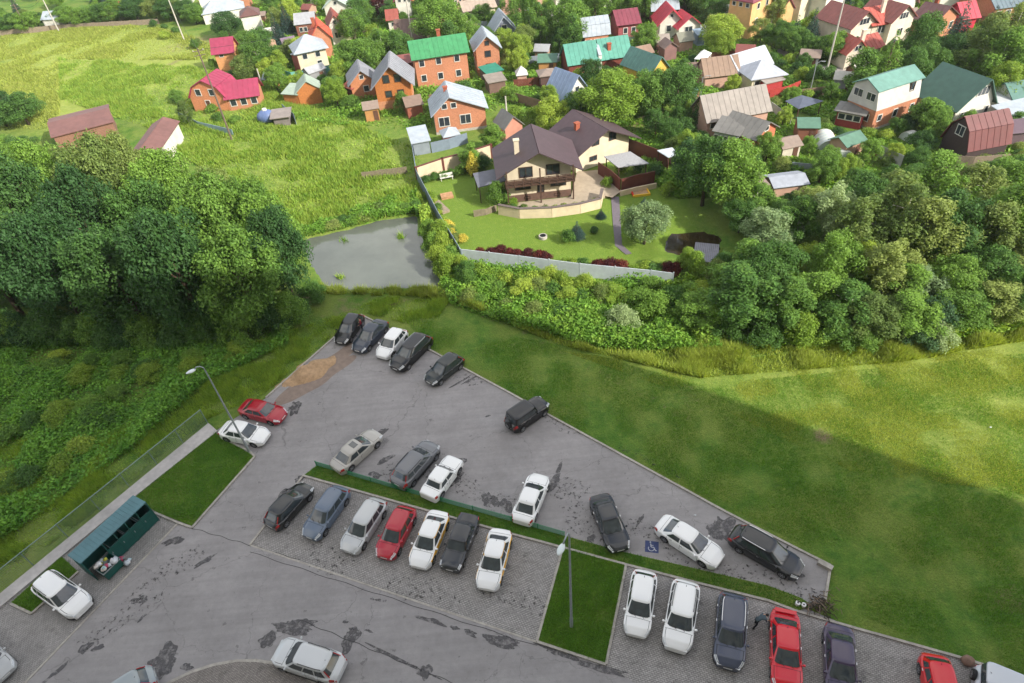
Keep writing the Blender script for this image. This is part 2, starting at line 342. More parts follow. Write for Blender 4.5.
def pavemat(name, ang, rgb=(.325, .308, .292), sz=.21, k=1):
    m = bpy.data.materials.new(name); m.use_nodes = True; n = m.node_tree.nodes; L = m.node_tree.links; b = n['Principled BSDF']
    b.inputs['Roughness'].default_value = .9
    tc = n.new('ShaderNodeTexCoord'); mp = n.new('ShaderNodeMapping'); mp.inputs['Rotation'].default_value = (0, 0, -ang); L.new(tc.outputs['Object'], mp.inputs[0])
    br = n.new('ShaderNodeTexBrick'); br.inputs['Scale'].default_value = 1; br.inputs['Brick Width'].default_value = sz; br.inputs['Row Height'].default_value = sz*.55
    br.inputs['Mortar Size'].default_value = .014; br.inputs['Mortar Smooth'].default_value = .3
    br.inputs['Color1'].default_value = (*[c*1.16 for c in rgb], 1); br.inputs['Color2'].default_value = (*[c*.88 for c in rgb], 1); br.inputs['Mortar'].default_value = (*[c*.36 for c in rgb], 1)
    L.new(mp.outputs[0], br.inputs['Vector'])
    def nz(s, a, c, lo, hi, d=5):
        x = n.new('ShaderNodeTexNoise'); x.inputs['Scale'].default_value = s; x.inputs['Detail'].default_value = d; x.inputs['Roughness'].default_value = .7; L.new(tc.outputs['Object'], x.inputs['Vector'])
        y = n.new('ShaderNodeMapRange'); y.inputs[1].default_value = a; y.inputs[2].default_value = c; y.inputs[3].default_value = lo; y.inputs[4].default_value = hi; L.new(x.outputs[0], y.inputs[0]); return y.outputs[0]
    v = nz(.5, .3, .7, .82, 1.14)
    for q in (nz(1.3, .56, .68, 1, .62, 6), nz(9, .35, .65, .86, 1.12, 3)):
        x = n.new('ShaderNodeMath'); x.operation = 'MULTIPLY'; L.new(v, x.inputs[0]); L.new(q, x.inputs[1]); v = x.outputs[0]
    s = n.new('ShaderNodeVectorMath'); s.operation = 'SCALE'; L.new(br.outputs[0], s.inputs[0]); L.new(v, s.inputs['Scale']); L.new(s.outputs[0], b.inputs['Base Color'])
    bp = n.new('ShaderNodeBump'); bp.inputs['Strength'].default_value = .6; bp.inputs['Distance'].default_value = .01; bp.invert = True; L.new(br.outputs[1], bp.inputs['Height']); L.new(bp.outputs[0], b.inputs['Normal'])
    return m
am = asphaltmat(); sheet('asphalt_lot', ASPH, 0.0, am)
kc = mat('kerb_concrete', (182, 176, 166), .9, .2, 4, k=.8, var2=.15)
ang = lambda a, b: math.atan2(*(np.array(b)-np.array(a))[:2][::-1])
MIDK = pw([(303, 476), (431, 512), (512, 534.5), (563, 548)]); MIDB = pw([(250, 545), (537, 642)])
pa = ang(MIDK[0], MIDK[3])
sheet('middle_bay_paving', MIDK+[P(537, 642)[:2], P(250, 545)[:2]], .006, pavemat('pavers_a', pa))
RB = pw([(626, 565), (700, 584), (768, 601), (798, 612), (853, 628), (960, 658), (1024, 678)])
RBlow = [P(1024, 678)[:2]+np.array([12, -12.]), P(606, 665)[:2]+np.array([18, -12.]), P(606, 665)[:2]]
sheet('right_bay_paving', RB+[np.array(RB[-1])+dR*12]+[np.array(RB[-1])+dR*12+np.array([-4, -10.]), P(652, 683)[:2]+np.array([3, -3]), P(606, 665)[:2]], .007, pavemat('pavers_b', ang(RB[0], RB[6])))
PADL = pw([(178, 523), (25, 683)]); dP = np.array(PADL[1])-np.array(PADL[0]); dP /= np.linalg.norm(dP)
pe = np.array(PADL[1])+dP*14
WALKR = [np.array(p) for p in pw([(218, 432), (112, 516), (6, 604)])]
we = WALKR[2]+(WALKR[2]-WALKR[1])/np.linalg.norm(WALKR[2]-WALKR[1])*16
sheet('left_pad_paving', [P(155, 513)[:2], PADL[0], PADL[1], pe, we, WALKR[2], WALKR[1], P(140, 497)[:2]], .008, pavemat('pavers_c', ang(*PADL)))
# round paved island at the bottom edge
_a, _b, _c = P(170, 683)[:2], P(246, 661)[:2], P(314, 683)[:2]; _m = np.array([_b-_a, _c-_b])*2; ic = np.linalg.solve(_m, [_b@_b-_a@_a, _c@_c-_b@_b]); icr = np.linalg.norm(ic-_a)
cp = [ic[:2]+icr*np.array([math.cos(t), math.sin(t)]) for t in np.linspace(0, 2*math.pi, 41)[:-1]]
sheet('island_paving', cp, .13, pavemat('pavers_d', .3, (.29, .26, .235), .16))
kerb(cp+[cp[0]], kc, w=.18, z1=.14)
# kerbs
kerb(LOT[:-1], kc); kerb([LOT[0]]+LEFTEDGE[::-1][1:3], kc); kerb(MIDK+pw([(626, 565)]), kc)
kerb(RB+[np.array(RB[-1])+dR*12], kc); kerb([MIDK[0], P(250, 545)[:2]], kc, z1=.05)
kerb([P(626, 565)[:2]]+pw([(606, 665)]), kc); kerb(pw([(606, 665), (537, 642), (563, 548)]), kc)
kerb([P(250, 545)[:2], P(537, 642)[:2]], kc, z1=.015, w=.12); kerb([PADL[0], PADL[1], pe], kc, z1=.03, w=.15)
kerb(pw([(155, 513), (178, 523), (192.5, 528), (255, 457), (250, 452), (222, 438)]), kc)
kerb(pw([(11, 604), (32, 614), (79, 572)]), kc)
grm = gm
def lawn(name, pts, z=.085): sheet(name, pts, z, gm)
lawn('left_lawn', pw([(155.5, 512), (192, 526.5), (253.5, 457), (249, 453.5), (222, 439), (216, 433), (112, 517), (138, 499)]))
lawn('small_lawn', pw([(12, 603), (32, 612.5), (78, 571.5), (62, 557)]))
lawn('centre_lawn', pw([(563.5, 549), (625.5, 566), (605.5, 663.5), (538.5, 641)]))
STRIP = pw([(317, 466), (400, 490), (512, 522), (560, 535), (622, 552), (700, 570), (768, 586), (800, 598), (812, 606), (798, 611), (768, 600), (700, 583), (626, 564), (563, 547), (512, 533.5), (431, 511), (305, 475)])
lawn('strip_lawn', STRIP, .075)
kerb(pw([(560, 535), (622, 552), (700, 570), (768, 586), (800, 598), (812, 606)]), kc, z1=.03, w=.1)
# white walkway with its low wall
wc = mat('walk_concrete', (205, 200, 196), .9, .12, 3, k=.72, var2=.15)
WL = [np.array(p) for p in pw([(209, 424), (102, 512), (-2, 597)])]; wl_e = WL[2]+(we-WALKR[2])
b = MB(); b.poly([WL[0], WL[1], WL[2], wl_e, we, WALKR[2], WALKR[1], WALKR[0]][::-1], -.5, .16); o = b.build('footpath', wc); o['kind'] = 'structure'
# sand pile
sandm = mat('sand', (212, 176, 136), .95, .2, 4, k=.62, bump=.6, bscale=9)
sm_ = mat('sand_dust', (178, 158, 144), .95, .15, 2, k=.55)
sp = P(309, 372); n = 46; xs = np.linspace(-3.2, 3.2, n); XX, YY = np.meshgrid(xs, xs)
aa = R(40); U = XX*math.cos(aa)+YY*math.sin(aa); W_ = -XX*math.sin(aa)+YY*math.cos(aa)
rr = np.sqrt((U/2.6)**2+(W_/1.35)**2)+(vnoise(XX+50, YY, .9, 5)-.5)*.5
ZZ = np.clip(1-rr, -.1, 1)*.85+(vnoise(XX, YY, .35, 6)-.5)*.10*np.clip(1.1-rr, 0, 1)
ii = np.arange(n*n).reshape(n, n); Q2 = np.stack([ii[:-1, :-1], ii[:-1, 1:], ii[1:, 1:], ii[1:, :-1]], -1).reshape(-1, 4)
zz = np.where(ZZ > 0, ZZ+.01, -.05)
mm = npmesh('sand_pile', np.stack([XX+sp[0], YY+sp[1], zz], -1).reshape(-1, 3), Q2, sandm); mm.polygons.foreach_set('use_smooth', np.ones(len(mm.polygons), bool))
o = bpy.data.objects.new('sand_pile', mm); COL.objects.link(o); setp(o, 'spread heap of orange brown sand at the kerb of the parking lot', 'sand pile')
def splat(name, px, py, rx, ry, rot, z, m, seed, n=44, jag=.4):
    c = P(px, py); r0 = random.Random(seed); ph = [r0.uniform(0, 6.28) for _ in range(5)]; pts = []
    for k in range(n):
        t = 2*math.pi*k/n; q = 1+jag*sum(math.sin((j+2)*t+ph[j])/(j+1.6) for j in range(5))*.55
        if jag > .5: q *= .8+.4*float(vnoise(rx*math.cos(t)*1.5+seed*7, ry*math.sin(t)*1.5, .28, seed))
        x, y = rx*q*math.cos(t), ry*q*math.sin(t); pts.append((c[0]+x*math.cos(rot)-y*math.sin(rot), c[1]+x*math.sin(rot)+y*math.cos(rot)))
    return sheet(name, pts, z, m)
splat('sand_dust', 315, 378, 3.6, 1.5, R(42), .006, sm_, 3)
splat('sand_dust', 345, 352, 2.4, .8, R(42), .0065, sm_, 4)
def speckle(name, rgb, lo, hi, a0, a1, sc, rough=.5):
    m = mat(name, rgb, rough, .3, 6, k=.62); n = m.node_tree.nodes; L = m.node_tree.links; tc = n.new('ShaderNodeTexCoord')
    z = n.new('ShaderNodeTexNoise'); z.inputs['Scale'].default_value = sc; z.inputs['Detail'].default_value = 7; z.inputs['Roughness'].default_value = .72; L.new(tc.outputs['Object'], z.inputs['Vector'])
    r = n.new('ShaderNodeMapRange'); r.inputs[1].default_value = lo; r.inputs[2].default_value = hi; r.inputs[3].default_value = a0; r.inputs[4].default_value = a1; L.new(z.outputs[0], r.inputs[0]); L.new(r.outputs[0], n['Principled BSDF'].inputs['Alpha']); return m
wet = speckle('damp_asphalt', (96, 93, 94), .38, .58, .1, .95, 2.6, .45)
grime = speckle('oily_speckle', (84, 80, 78), .54, .62, 0, .8, 3.4, .7)
for i, (px, py, rx, ry, rt) in enumerate([(455, 482, 2.2, 1.2, -30), (505, 505, 1.6, 1.0, -20), (400, 472, 1.8, 1.0, -20), (585, 525, 1.8, 1.2, -20), (640, 530, 1.8, .8, -25), (700, 562, 2.4, .8, -25), (760, 575, 2.0, .7, -25), (790, 590, 1.5, .6, -20), (570, 490, 1.8, 1.0, -30), (330, 560, 2.5, .8, -25), (420, 590, 3, .8, -22), (520, 600, 2.2, .8, -20), (170, 570, 2.6, .9, 35), (120, 620, 2.5, .9, 38), (470, 380, 1.6, .6, -30), (650, 460, 2.5, .5, -38), (560, 425, 2.0, .5, -38)]):
    splat('oil_speckle', px, py, rx, ry, R(rt), .0088+i*.00005, grime, 60+i, n=70, jag=.6)
for i, (px, py, rx, ry, rt) in enumerate([(295, 627, 1.6, .45, -12), (268, 640, .5, .6, 20), (350, 640, .5, .8, -10), (432, 621, .8, .18, -22), (455, 628, .3, .15, -20), (470, 633, .5, .18, -25), (500, 641, 1.5, .3, -22), (400, 660, 2.3, .12, -28), (425, 672, .35, .5, 0), (345, 622, .2, .1, 0), (352, 629, .2, .1, 0), (369, 631, .25, .08, -20), (372, 599, .12, .08, 0), (378, 600, .22, .1, -10), (385, 601, .12, .08, 0), (165, 660, .9, .9, 40), (187, 667, .35, .25, 0), (174, 541, .7, .35, 25), (140, 600, .5, .3, 0), (142, 618, .12, .35, -35), (85, 648, .35, .4, -30), (98, 648, .35, .2, 10), (55, 673, .15, .8, -38), (205, 561, .9, .2, 30), (560, 650, 1.6, .3, -20), (600, 668, 1.5, .25, -18), (545, 633, .5, .15, -20),
        (381, 433, .8, .25, 50), (455, 480, .3, .9, -40), (460, 461, .6, .3, 20), (555, 480, .3, 1.2, -30), (285, 500, 1.1, .8, 50), (301, 478, .5, .3, 20), (295, 408, .6, .7, -30), (722, 528, 1.0, .8, 70), (795, 573, .5, .3, 0), (460, 382, 1.2, .12, 35), (470, 380, .9, .12, 35), (488, 416, .3, .1, 20), (385, 460, .6, .3, 30), (375, 475, .5, .3, -20), (400, 470, .7, .3, 0), (506, 505, .5, .5, 20), (590, 540, .5, .25, 30), (490, 500, .5, .8, 20), (640, 520, .5, .15, 50)]):
    splat('wet_patch', px, py, rx, ry, R(rt), .010+i*.0001, wet, i, n=110, jag=.6)
cs = mat('dry_cracks', (58, 56, 58), .9, 0, k=.5)
# long expansion seams across the road
for a_, b_ in (((178, 524), (300, 560)), ((300, 620), (470, 690)), ((250, 552), (537, 646))):
    A_, B_ = P(*a_), P(*b_); fr = frame(A_, (B_-A_)[:2]); q = MB(); L_ = np.linalg.norm(B_-A_); N_ = 30
    for k in range(N_):
        y0 = .05*math.sin(k*1.3); q.add([fr(k*L_/N_, y0-.02, .0105), fr((k+1)*L_/N_, .05*math.sin((k+1)*1.3)-.02, .0105), fr((k+1)*L_/N_, .05*math.sin((k+1)*1.3)+.015, .0105), fr(k*L_/N_, y0+.015, .0105)], [(0, 1, 2, 3)])
    q.build('road_seam', cs)['kind'] = 'structure'
# ------------------------------------------------------------------ the tower the view is taken from (casts the big shadow)
fac = mat('facade', (206, 198, 184), .9, .06, 1, k=.7); gdark = mat('glass_dark', (38, 44, 50), .08, 0, k=.6, spec=.8)
tw = empty('apartment_tower', (0, -10, 0), 'tall pale apartment slab with rows of windows standing behind the viewer', 'apartment tower')
b = MB(); b.box(-75, 55, -18, -1.6, 0, 65); b.box(54.99, 72, -30, -2.2, 0, 65); b.box(-75.3, 55.3, -18.3, -1.3, 65, 66); b.box(55.31, 72.3, -30.3, -1.9, 65, 66)
b.build('wall', fac, tw)
b = MB()
for fl in range(21):
    for k in range(38):
        x = -73+k*3.35
        if abs(x) < 3 and 12 < fl < 15: continue
        b.box(x, x+1.6, -1.62, -1.55, 1.2+fl*3.05, 2.7+fl*3.05)
b.build('window_rows', gdark, tw)['kind'] = 'stuff'
# ------------------------------------------------------------------ cars
tyre_m = mat('tyre_rubber', (34, 34, 36), .85, .1, 8); rim_m = mat('rim_alloy', (168, 170, 174), .35, 0, metal=.7); rimd = mat('rim_dark', (30, 30, 32), .6, 0)
glass_m = mat('car_glass', (66, 74, 78), .05, .25, 2.5, k=.75, spec=1.0); lampw = mat('lamp_clear', (215, 218, 220), .12, 0, coat=1); lampr = mat('lamp_red', (168, 16, 20), .2, 0, coat=1)
blackp = mat('black_plastic', (34, 34, 36), .6, .1, 6); platem = mat('plate_white', (225, 225, 222), .5, 0); gapm = mat('panel_gap', (12, 12, 14), .9, 0)
amber = mat('lamp_amber', (215, 120, 30), .3, 0); chrome = mat('chrome', (200, 202, 205), .15, 0, metal=1)
def wheel_meshes():
    t = MB(); prof = [(.0, .21), (-.0, .30), (.03, .325), (.11, .33), (.17, .325), (.20, .30), (.20, .21)]; n = 28; vs = []; 
    for y, r in prof:
        for k in range(n): a = 2*math.pi*k/n; vs.append((r*math.cos(a), y-.1, r*math.sin(a)))
    m = len(prof); t.add(vs, [(i*n+k, i*n+(k+1) % n, (i+1)*n+(k+1) % n, (i+1)*n+k) for i in range(m-1) for k in range(n)])
    to = t.build('tyre', tyre_m, smooth=True); r = MB()
    def disc(rad, y, mi): r.add([(0, y, 0)]+[(rad*math.cos(2*math.pi*k/24), y, rad*math.sin(2*math.pi*k/24)) for k in range(24)], [(0, 1+k, 1+(k+1) % 24) for k in range(24)], mi)
    disc(.215, .055, 1)
    for k in range(24):
        a, c = 2*math.pi*k/24, 2*math.pi*(k+1)/24
        r.add([(.215*math.cos(a), .10, .215*math.sin(a)), (.215*math.cos(c), .10, .215*math.sin(c)), (.185*math.cos(c), .09, .185*math.sin(c)), (.185*math.cos(a), .09, .185*math.sin(a))], [(0, 1, 2, 3)], 0)
    for k in range(6):
        a = 2*math.pi*k/6; ca, sa = math.cos(a), math.sin(a)
        q = lambda rr, s, y: (rr*ca-s*sa, y, rr*sa+s*ca)
        r.add([q(.03, -.035, .10), q(.03, .035, .10), q(.19, .02, .092), q(.19, -.02, .092)], [(0, 1, 2, 3)], 0)
    disc(.045, .104, 0)
    ro = r.build('rim', [rim_m, rimd]); a, c = to.data, ro.data
    bpy.data.objects.remove(to); bpy.data.objects.remove(ro); return a, c
TY, RI = wheel_meshes()
SPEC = dict(
 sedan=dict(L=4.5, W=1.76, H=1.45, a0=1.16, a1=.34, a2=-1.02, a3=-1.78, belt=.90, hood=.86, nose=.66, tail=.93, tend=.80, wr=.72, wins=[(.78, .02), (-.06, -.74)]),
 hatch=dict(L=4.1, W=1.72, H=1.48, a0=1.12, a1=.34, a2=-1.42, a3=-1.90, belt=.92, hood=.88, nose=.68, tail=.93, tend=.78, wr=.74, wins=[(.80, .12), (.05, -.46), (-.53, -.80)]),
 wagon=dict(L=4.45, W=1.74, H=1.50, a0=1.22, a1=.44, a2=-1.65, a3=-2.02, belt=.92, hood=.88, nose=.68, tail=.95, tend=.80, wr=.74, wins=[(.82, .22), (.16, -.36), (-.42, -.84)], rails=1),
 suv=dict(L=4.6, W=1.86, H=1.70, a0=1.26, a1=.52, a2=-1.68, a3=-2.10, belt=1.06, hood=1.04, nose=.82, tail=1.05, tend=.86, wr=.76, wins=[(.82, .22), (.16, -.36), (-.42, -.84)], rails=1, clad=1),
 jeep=dict(L=4.0, W=1.74, H=1.76, a0=.72, a1=.42, a2=-1.78, a3=-1.90, belt=1.08, hood=1.06, nose=.95, tail=1.05, tend=.95, wr=.84, wins=[(.86, .26), (.2, -.34), (-.4, -.88)], clad=1, q=9, spare=1),
 boxy=dict(L=4.3, W=1.64, H=1.40, a0=.92, a1=.42, a2=-.98, a3=-1.42, belt=.90, hood=.88, nose=.80, tail=.93, tend=.90, wr=.78, wins=[(.80, .04), (-.04, -.80)], q=8, box=1))
def car(label, front, rear, kind, rgb, group, rough=.28, metal=0, k=1.0, name='parked_car', sc=1.0, rz=None, L=None, sunroof=0, stripe=0, norails=0, wrims=1, cat='car', spoiler=0, tails=1, H=None, plast=None, handle=1, cz=.6):
    s = dict(SPEC[kind]); 
    if L: r_ = L/s['L']; s['L'] = L; [s.__setitem__(q, s[q]*r_) for q in ('a0', 'a1', 'a2', 'a3')]
    if H: s['H'] = H
    F_, B_ = P(*front, cz), P(*rear, cz); c = (F_+B_)/2; hd = math.atan2(*(F_-B_)[:2][::-1]) if rz is None else rz
    root = empty(name, (c[0], c[1], .006), label, cat, group, hd)
    pm = mat('paint_%d_%d_%d' % rgb, rgb, rough, 0, metal=metal, k=k, coat=.6)
    L_, W = s['L'], s['W']/2; hl = L_/2; axf, axr = hl-.82*L_/4.5, -hl+.86*L_/4.5; wz, wr_ = .33, .33
    bx = s.get('box')
    def lerpt(x, tb):
        for (x0, z0), (x1, z1) in zip(tb, tb[1:]):
            if x <= x0 and x >= x1:
                t = (x0-x)/(x0-x1+1e-9); t = t if bx else t*t*(3-2*t)*.35+t*.65; return z0+(z1-z0)*t
        return tb[-1][1]
    tb = [(hl, s['nose']-.06), (hl-.10, s['nose']), (hl-.42, s['nose']+(s['hood']-s['nose'])*.62), (s['a0'], s['hood']), (s['a0']-.3, s['belt']), (s['a3']+.2, s['belt']), (s['a3'], s['tail']), (-hl+.10, s['tend']+(s['tail']-s['tend'])*.6), (-hl, s['tend'])]
    def bodypt(x, j, off=0.0):
        u = max(0, (abs(x)-(hl-.7))/.7); w_ = W*(1-(.10 if bx else .30 if x > 0 else .22)*u**2.6); top = lerpt(x, tb); zb = .20+.07*u*u
        d = 0
        for ax in (axf, axr):
            q = .385**2-(x-ax)**2
            if q > 0: zb = max(zb, wz+math.sqrt(q)-.005); 
        zb = min(zb, top-.1)
        mid = zb+(top-zb)*.45
        rg = [(0, .24), (.80*w_, zb), (.975*w_, zb), (1.0*w_, max(zb+.02, min(mid, .50))), (.995*w_, zb+(top-zb)*.72), (.965*w_, top-.045), (.90*w_, top), (.5*w_, top+.03), (0, top+.04)]
        j0 = min(int(j), 7); t = j-j0; y = rg[j0][0]*(1-t)+rg[j0+1][0]*t; z = rg[j0][1]*(1-t)+rg[j0+1][1]*t
        if off:
            if j < 5.5: y += off
            else: z += off
        return (x, y, z)
    b = MB(); xs = np.linspace(hl, -hl, 66); n = 17; vs = []
    for x in xs:
        hf = [bodypt(x, j) for j in range(9)]; vs += hf+[(p[0], -p[1], p[2]) for p in hf[7:0:-1]]
    n = 16; fs = [(i*n+k_, (i+1)*n+k_, (i+1)*n+(k_+1) % n, i*n+(k_+1) % n) for i in range(65) for k_ in range(n)]
    # wells and underside stay black
    mi = [1 if (f[0] % n) in (0, 1, 14, 15) else 0 for f in fs]
    b.v = vs; b.f = fs; b.m = mi
    # rounded bumper caps
    for e, sg in ((0, 1), (65, -1)):
        ring = vs[e*n:(e+1)*n]; r2 = [(p[0]+sg*.06, p[1]*.88, .46+(p[2]-.46)*.84) for p in ring]; st = len(b.v); b.v += r2
        for k_ in range(n):
            f = (e*n+k_, st+k_, st+(k_+1) % n, e*n+(k_+1) % n); b.f.append(f if sg < 0 else f[::-1]); b.m.append(0)
        f = tuple(st+k_ for k_ in range(n)); b.f.append(f if sg < 0 else f[::-1]); b.m.append(0)
    # cabin shell
    q = s.get('q', 6); bz, H_ = s['belt']-.02, s['H']
    def cab(t, o=0.0):
        xf = s['a0']+(s['a1']-s['a0'])*t**.92; xr = s['a3']+(s['a2']-s['a3'])*t**.9
        return (xf+xr)/2, (xf-xr)/2+o, W*(.93+(s['wr']-.93)*(t**1.15))+o, bz+(H_-.07-bz)*t
    def ringpt(t, th, o=0.0, sx=1.0, dz=0.0):
        xc, a_, h_, z = cab(t, o); ct, st = math.cos(th), math.sin(th)
        r = (abs(ct)**q+abs(st)**q)**(-1/q); return (xc+a_*sx*r*ct, h_*sx*r*st, z+dz)
    N = 40; base = len(b.v); lv = [(0, 1, 0), (.25, 1, 0), (.5, 1, 0), (.75, 1, 0), (.93, 1, 0), (1, .985, .02), (1, .93, .045), (1, .75, .062), (1, .4, .07)]
    for t, sx, dz in lv: b.v += [ringpt(t, 2*math.pi*k_/N, 0, sx, dz) for k_ in range(N)]
    for i in range(len(lv)-1):
        for k_ in range(N): b.f.append((base+i*N+k_, base+i*N+(k_+1) % N, base+(i+1)*N+(k_+1) % N, base+(i+1)*N+k_)); b.m.append(0)
    b.f.append(tuple(base+(len(lv)-1)*N+k_ for k_ in range(N))); b.m.append(0)
    b.build('body', [pm, blackp], root, smooth=True, local=False, autos=R(38))
    def patch(name, fn, nu, nv, m, par=root, both=False):
        d = MB()
        for sg in ((1, -1) if both else (1,)):
            st = [[fn(i/nu, j_/nv) for j_ in range(nv+1)] for i in range(nu+1)]; k0 = len(d.v)
            d.add([(p[0], p[1]*sg, p[2]) for r_ in st for p in r_], [(i*(nv+1)+j_, i*(nv+1)+j_+1, (i+1)*(nv+1)+j_+1, (i+1)*(nv+1)+j_) for i in range(nu) for j_ in range(nv)])
        return d.build(name, m, par, smooth=True, local=False)
    def fr_(v, t, sg, o=.008):
        xc, a_, h_, z = cab(t, o); Y = v; X = (max(0, 1-abs(Y)**q))**(1/q); return (xc+sg*a_*X, h_*Y, z)
    def sd_(u, t, sg, o=.008):
        xc, a_, h_, z = cab(t, o); Y = (max(0, 1-abs(u)**q))**(1/q); return (xc+a_*u, sg*h_*Y, z)
    patch('windscreen', lambda u, v: fr_(-.86+1.72*u, .07+.88*v, 1), 12, 5, glass_m)
    patch('rear_window', lambda u, v: fr_(-.82+1.64*u, (.16 if kind != 'sedan' else .1)+.76*v, -1), 12, 5, glass_m)
    for (u0, u1) in s['wins']:
        for sg in (1, -1): patch('side_window', lambda u, v, u0=u0, u1=u1, sg=sg: sd_(u0+(u1-u0)*u, .16+.72*v, sg), 5, 4, glass_m)
    d = MB()
    def strip(x0, x1, j0, j1, nj=6, nx=1, o=.004):
        for sg in (1, -1):
            g = [[bodypt(x0+(x1-x0)*i/nx, j0+(j1-j0)*j_/nj, o) for j_ in range(nj+1)] for i in range(nx+1)]
            d.add([(p[0], p[1]*sg, p[2]) for r_ in g for p in r_], [(i*(nj+1)+j_, i*(nj+1)+j_+1, (i+1)*(nj+1)+j_+1, (i+1)*(nj+1)+j_) for i in range(nx) for j_ in range(nj)])
    dm = (s['a0']+s['a3'])/2
    for x in (s['a0']-.12, dm+.05, s['a3']+.55 if kind in ('sedan', 'boxy') else dm-.85): strip(x, x+.018, 2.6, 5.6)
    strip(s['a0']+.06, s['a0']+.08, 6, 8, 3); strip(s['a0']+.06, hl-.3, 6.15, 6.22, 1, 10)
    if kind in ('sedan', 'boxy'): strip(s['a3']-.04, s['a3']-.06, 6, 8, 3)
    d.build('panel_gaps', gapm, root, local=False)
    if s.get('clad'):
        d = MB(); strip(-hl+.02, hl-.02, 2, 3.05, 2, 60, .010); d.build('sill_cladding', blackp, root, local=False)
    if stripe:
        d = MB(); strip(-hl+.3, hl-.45, 2.7, 5.2, 5, 40, .006)
        for sg in (1, -1):
            g = [sd_(-.9+1.8*i/10, t, sg, .010) for i in range(11) for t in (.90, 1.0)]
            d.add(g, [(2*i, 2*i+1, 2*i+3, 2*i+2) for i in range(10)])
        d.build('livery_stripe', mat('taxi_yellow', (236, 176, 30), .4, 0, k=1.0), root, local=False)
    zt = s['nose']
    for sg in (1, -1):
        d = MB(); g = [[bodypt(hl-.02-.36*i/5, 4.3+1.9*j_/3, .008) for j_ in range(4)] for i in range(6)]
        d.add([(p[0], p[1]*sg, p[2]) for r_ in g for p in r_], [(i*4+j_, i*4+j_+1, (i+1)*4+j_+1, (i+1)*4+j_) for i in range(5) for j_ in range(3)])
        y0, y1 = sorted((sg*W*.42, sg*W*.72)); d.box(hl-.05, hl+.058, y0, y1, zt-.20, zt-.085); d.build('headlight', lampw, root, local=False)
        d = MB(); g = [[bodypt(-hl+.02+.26*i/5, 3.9+1.9*j_/3, .008) for j_ in range(4)] for i in range(6)]
        d.add([(p[0], p[1]*sg, p[2]) for r_ in g for p in r_], [(i*4+j_, i*4+j_+1, (i+1)*4+j_+1, (i+1)*4+j_) for i in range(5) for j_ in range(3)])
        y0, y1 = sorted((sg*W*.48, sg*W*.76)); d.box(-hl-.058, -hl+.05, y0, y1, s['tend']-.26, s['tend']-.09)
        if kind in ('suv', 'wagon', 'hatch') and tails:
            for i in range(4):
                a = sd_(-.955, .05+.2*i, sg, .012); c_ = sd_(-.955, .05+.2*(i+1), sg, .012); d.bar(a, c_, .06, .05)
        d.build('tail_light', lampr, root, local=False)
        d = MB(); mx, my, mz = s['a0']-.28, sg*(W+.07), s['belt']+.06
        d.tube([(mx+.07, my, mz), (mx+.03, my, mz), (mx-.05, my, mz)], [.04, .085, .075], 8); d.bar((mx, sg*W*.9, mz-.03), (mx, my, mz-.02), .03); d.build('mirror', plast or pm, root, smooth=False, local=False)
        if handle:
            for x in (dm+.18, (s['a3']+.9)):
                d = MB(); p = bodypt(x, 4.75, .018); d.box(p[0]-.08, p[0]+.08, min(sg*p[1]-.012, sg*p[1]+.012), max(sg*p[1]-.012, sg*p[1]+.012), p[2]-.015, p[2]+.015); d.build('door_handle', chrome, root, local=False)
        if s.get('rails') and not norails:
            d = MB(); pts = [sd_(.62-1.45*i/6, 1.0, sg, -.035) for i in range(7)]
            for i in range(6): d.bar((pts[i][0], pts[i][1], pts[i][2]+.085), (pts[i+1][0], pts[i+1][1], pts[i+1][2]+.085), .035)
            for i in (0, 3, 6): d.bar((pts[i][0], pts[i][1], pts[i][2]), (pts[i][0], pts[i][1], pts[i][2]+.09), .04)
            d.build('roof_rail', blackp if sum(rgb) > 300 else chrome, root, local=False)
    d = MB(); d.box(hl-.05, hl+.056, -W*.36, W*.36, zt-.22, zt-.10); d.box(hl-.05, hl+.056, -W*.62, W*.62, .30, .40); d.build('grille', blackp, root, local=False)
    d = MB(); d.box(hl, hl+.066, -.26, .26, .43, .53); d.build('number_plate', platem, root, local=False)
    d = MB(); d.box(-hl-.066, -hl, -.26, .26, .52 if kind != 'suv' else .62, .62 if kind != 'suv' else .72); d.build('number_plate', platem, root, local=False)
    xc, a_, h_, z = cab(1)
    if sunroof: d = MB(); d.box(xc-.05, xc+.45, -.34, .34, z+.02, z+.078); d.build('sunroof', glass_m, root, local=False)
    else: d = MB(); d.tube([(xc-a_*.8, 0, z+.04), (xc-a_*.8-.1, 0, z+.14)], [.02, .006], 6); d.build('antenna', blackp, root, local=False)
    if spoiler: d = MB(); d.box(-hl+.03, -hl+.28, -W*.72, W*.72, s['tail']+.12, s['tail']+.16); d.box(-hl+.1, -hl+.2, -W*.66, -W*.6, s['tail']-.05, s['tail']+.12); d.box(-hl+.1, -hl+.2, W*.6, W*.66, s['tail']-.05, s['tail']+.12); d.build('spoiler', pm, root, local=False)
    for sg in (-1, 1): d = MB(); d.bar((s['a0']+.02, sg*.25+.1, s['belt']+.03), fr_(sg*.35-.2, .22, 1, .02), .02); d.build('wiper', blackp, root, local=False)
    for ax in (axf, axr):
        for sg in (1, -1):
            w_ = bpy.data.objects.new('wheel', TY); COL.objects.link(w_); w_.parent = root; w_.location = (ax, sg*(W-.105), .325); w_.rotation_euler = (0, random.uniform(0, 1), 0 if sg > 0 else math.pi)
            r_ = bpy.data.objects.new('rim', RI); COL.objects.link(r_); r_.parent = w_
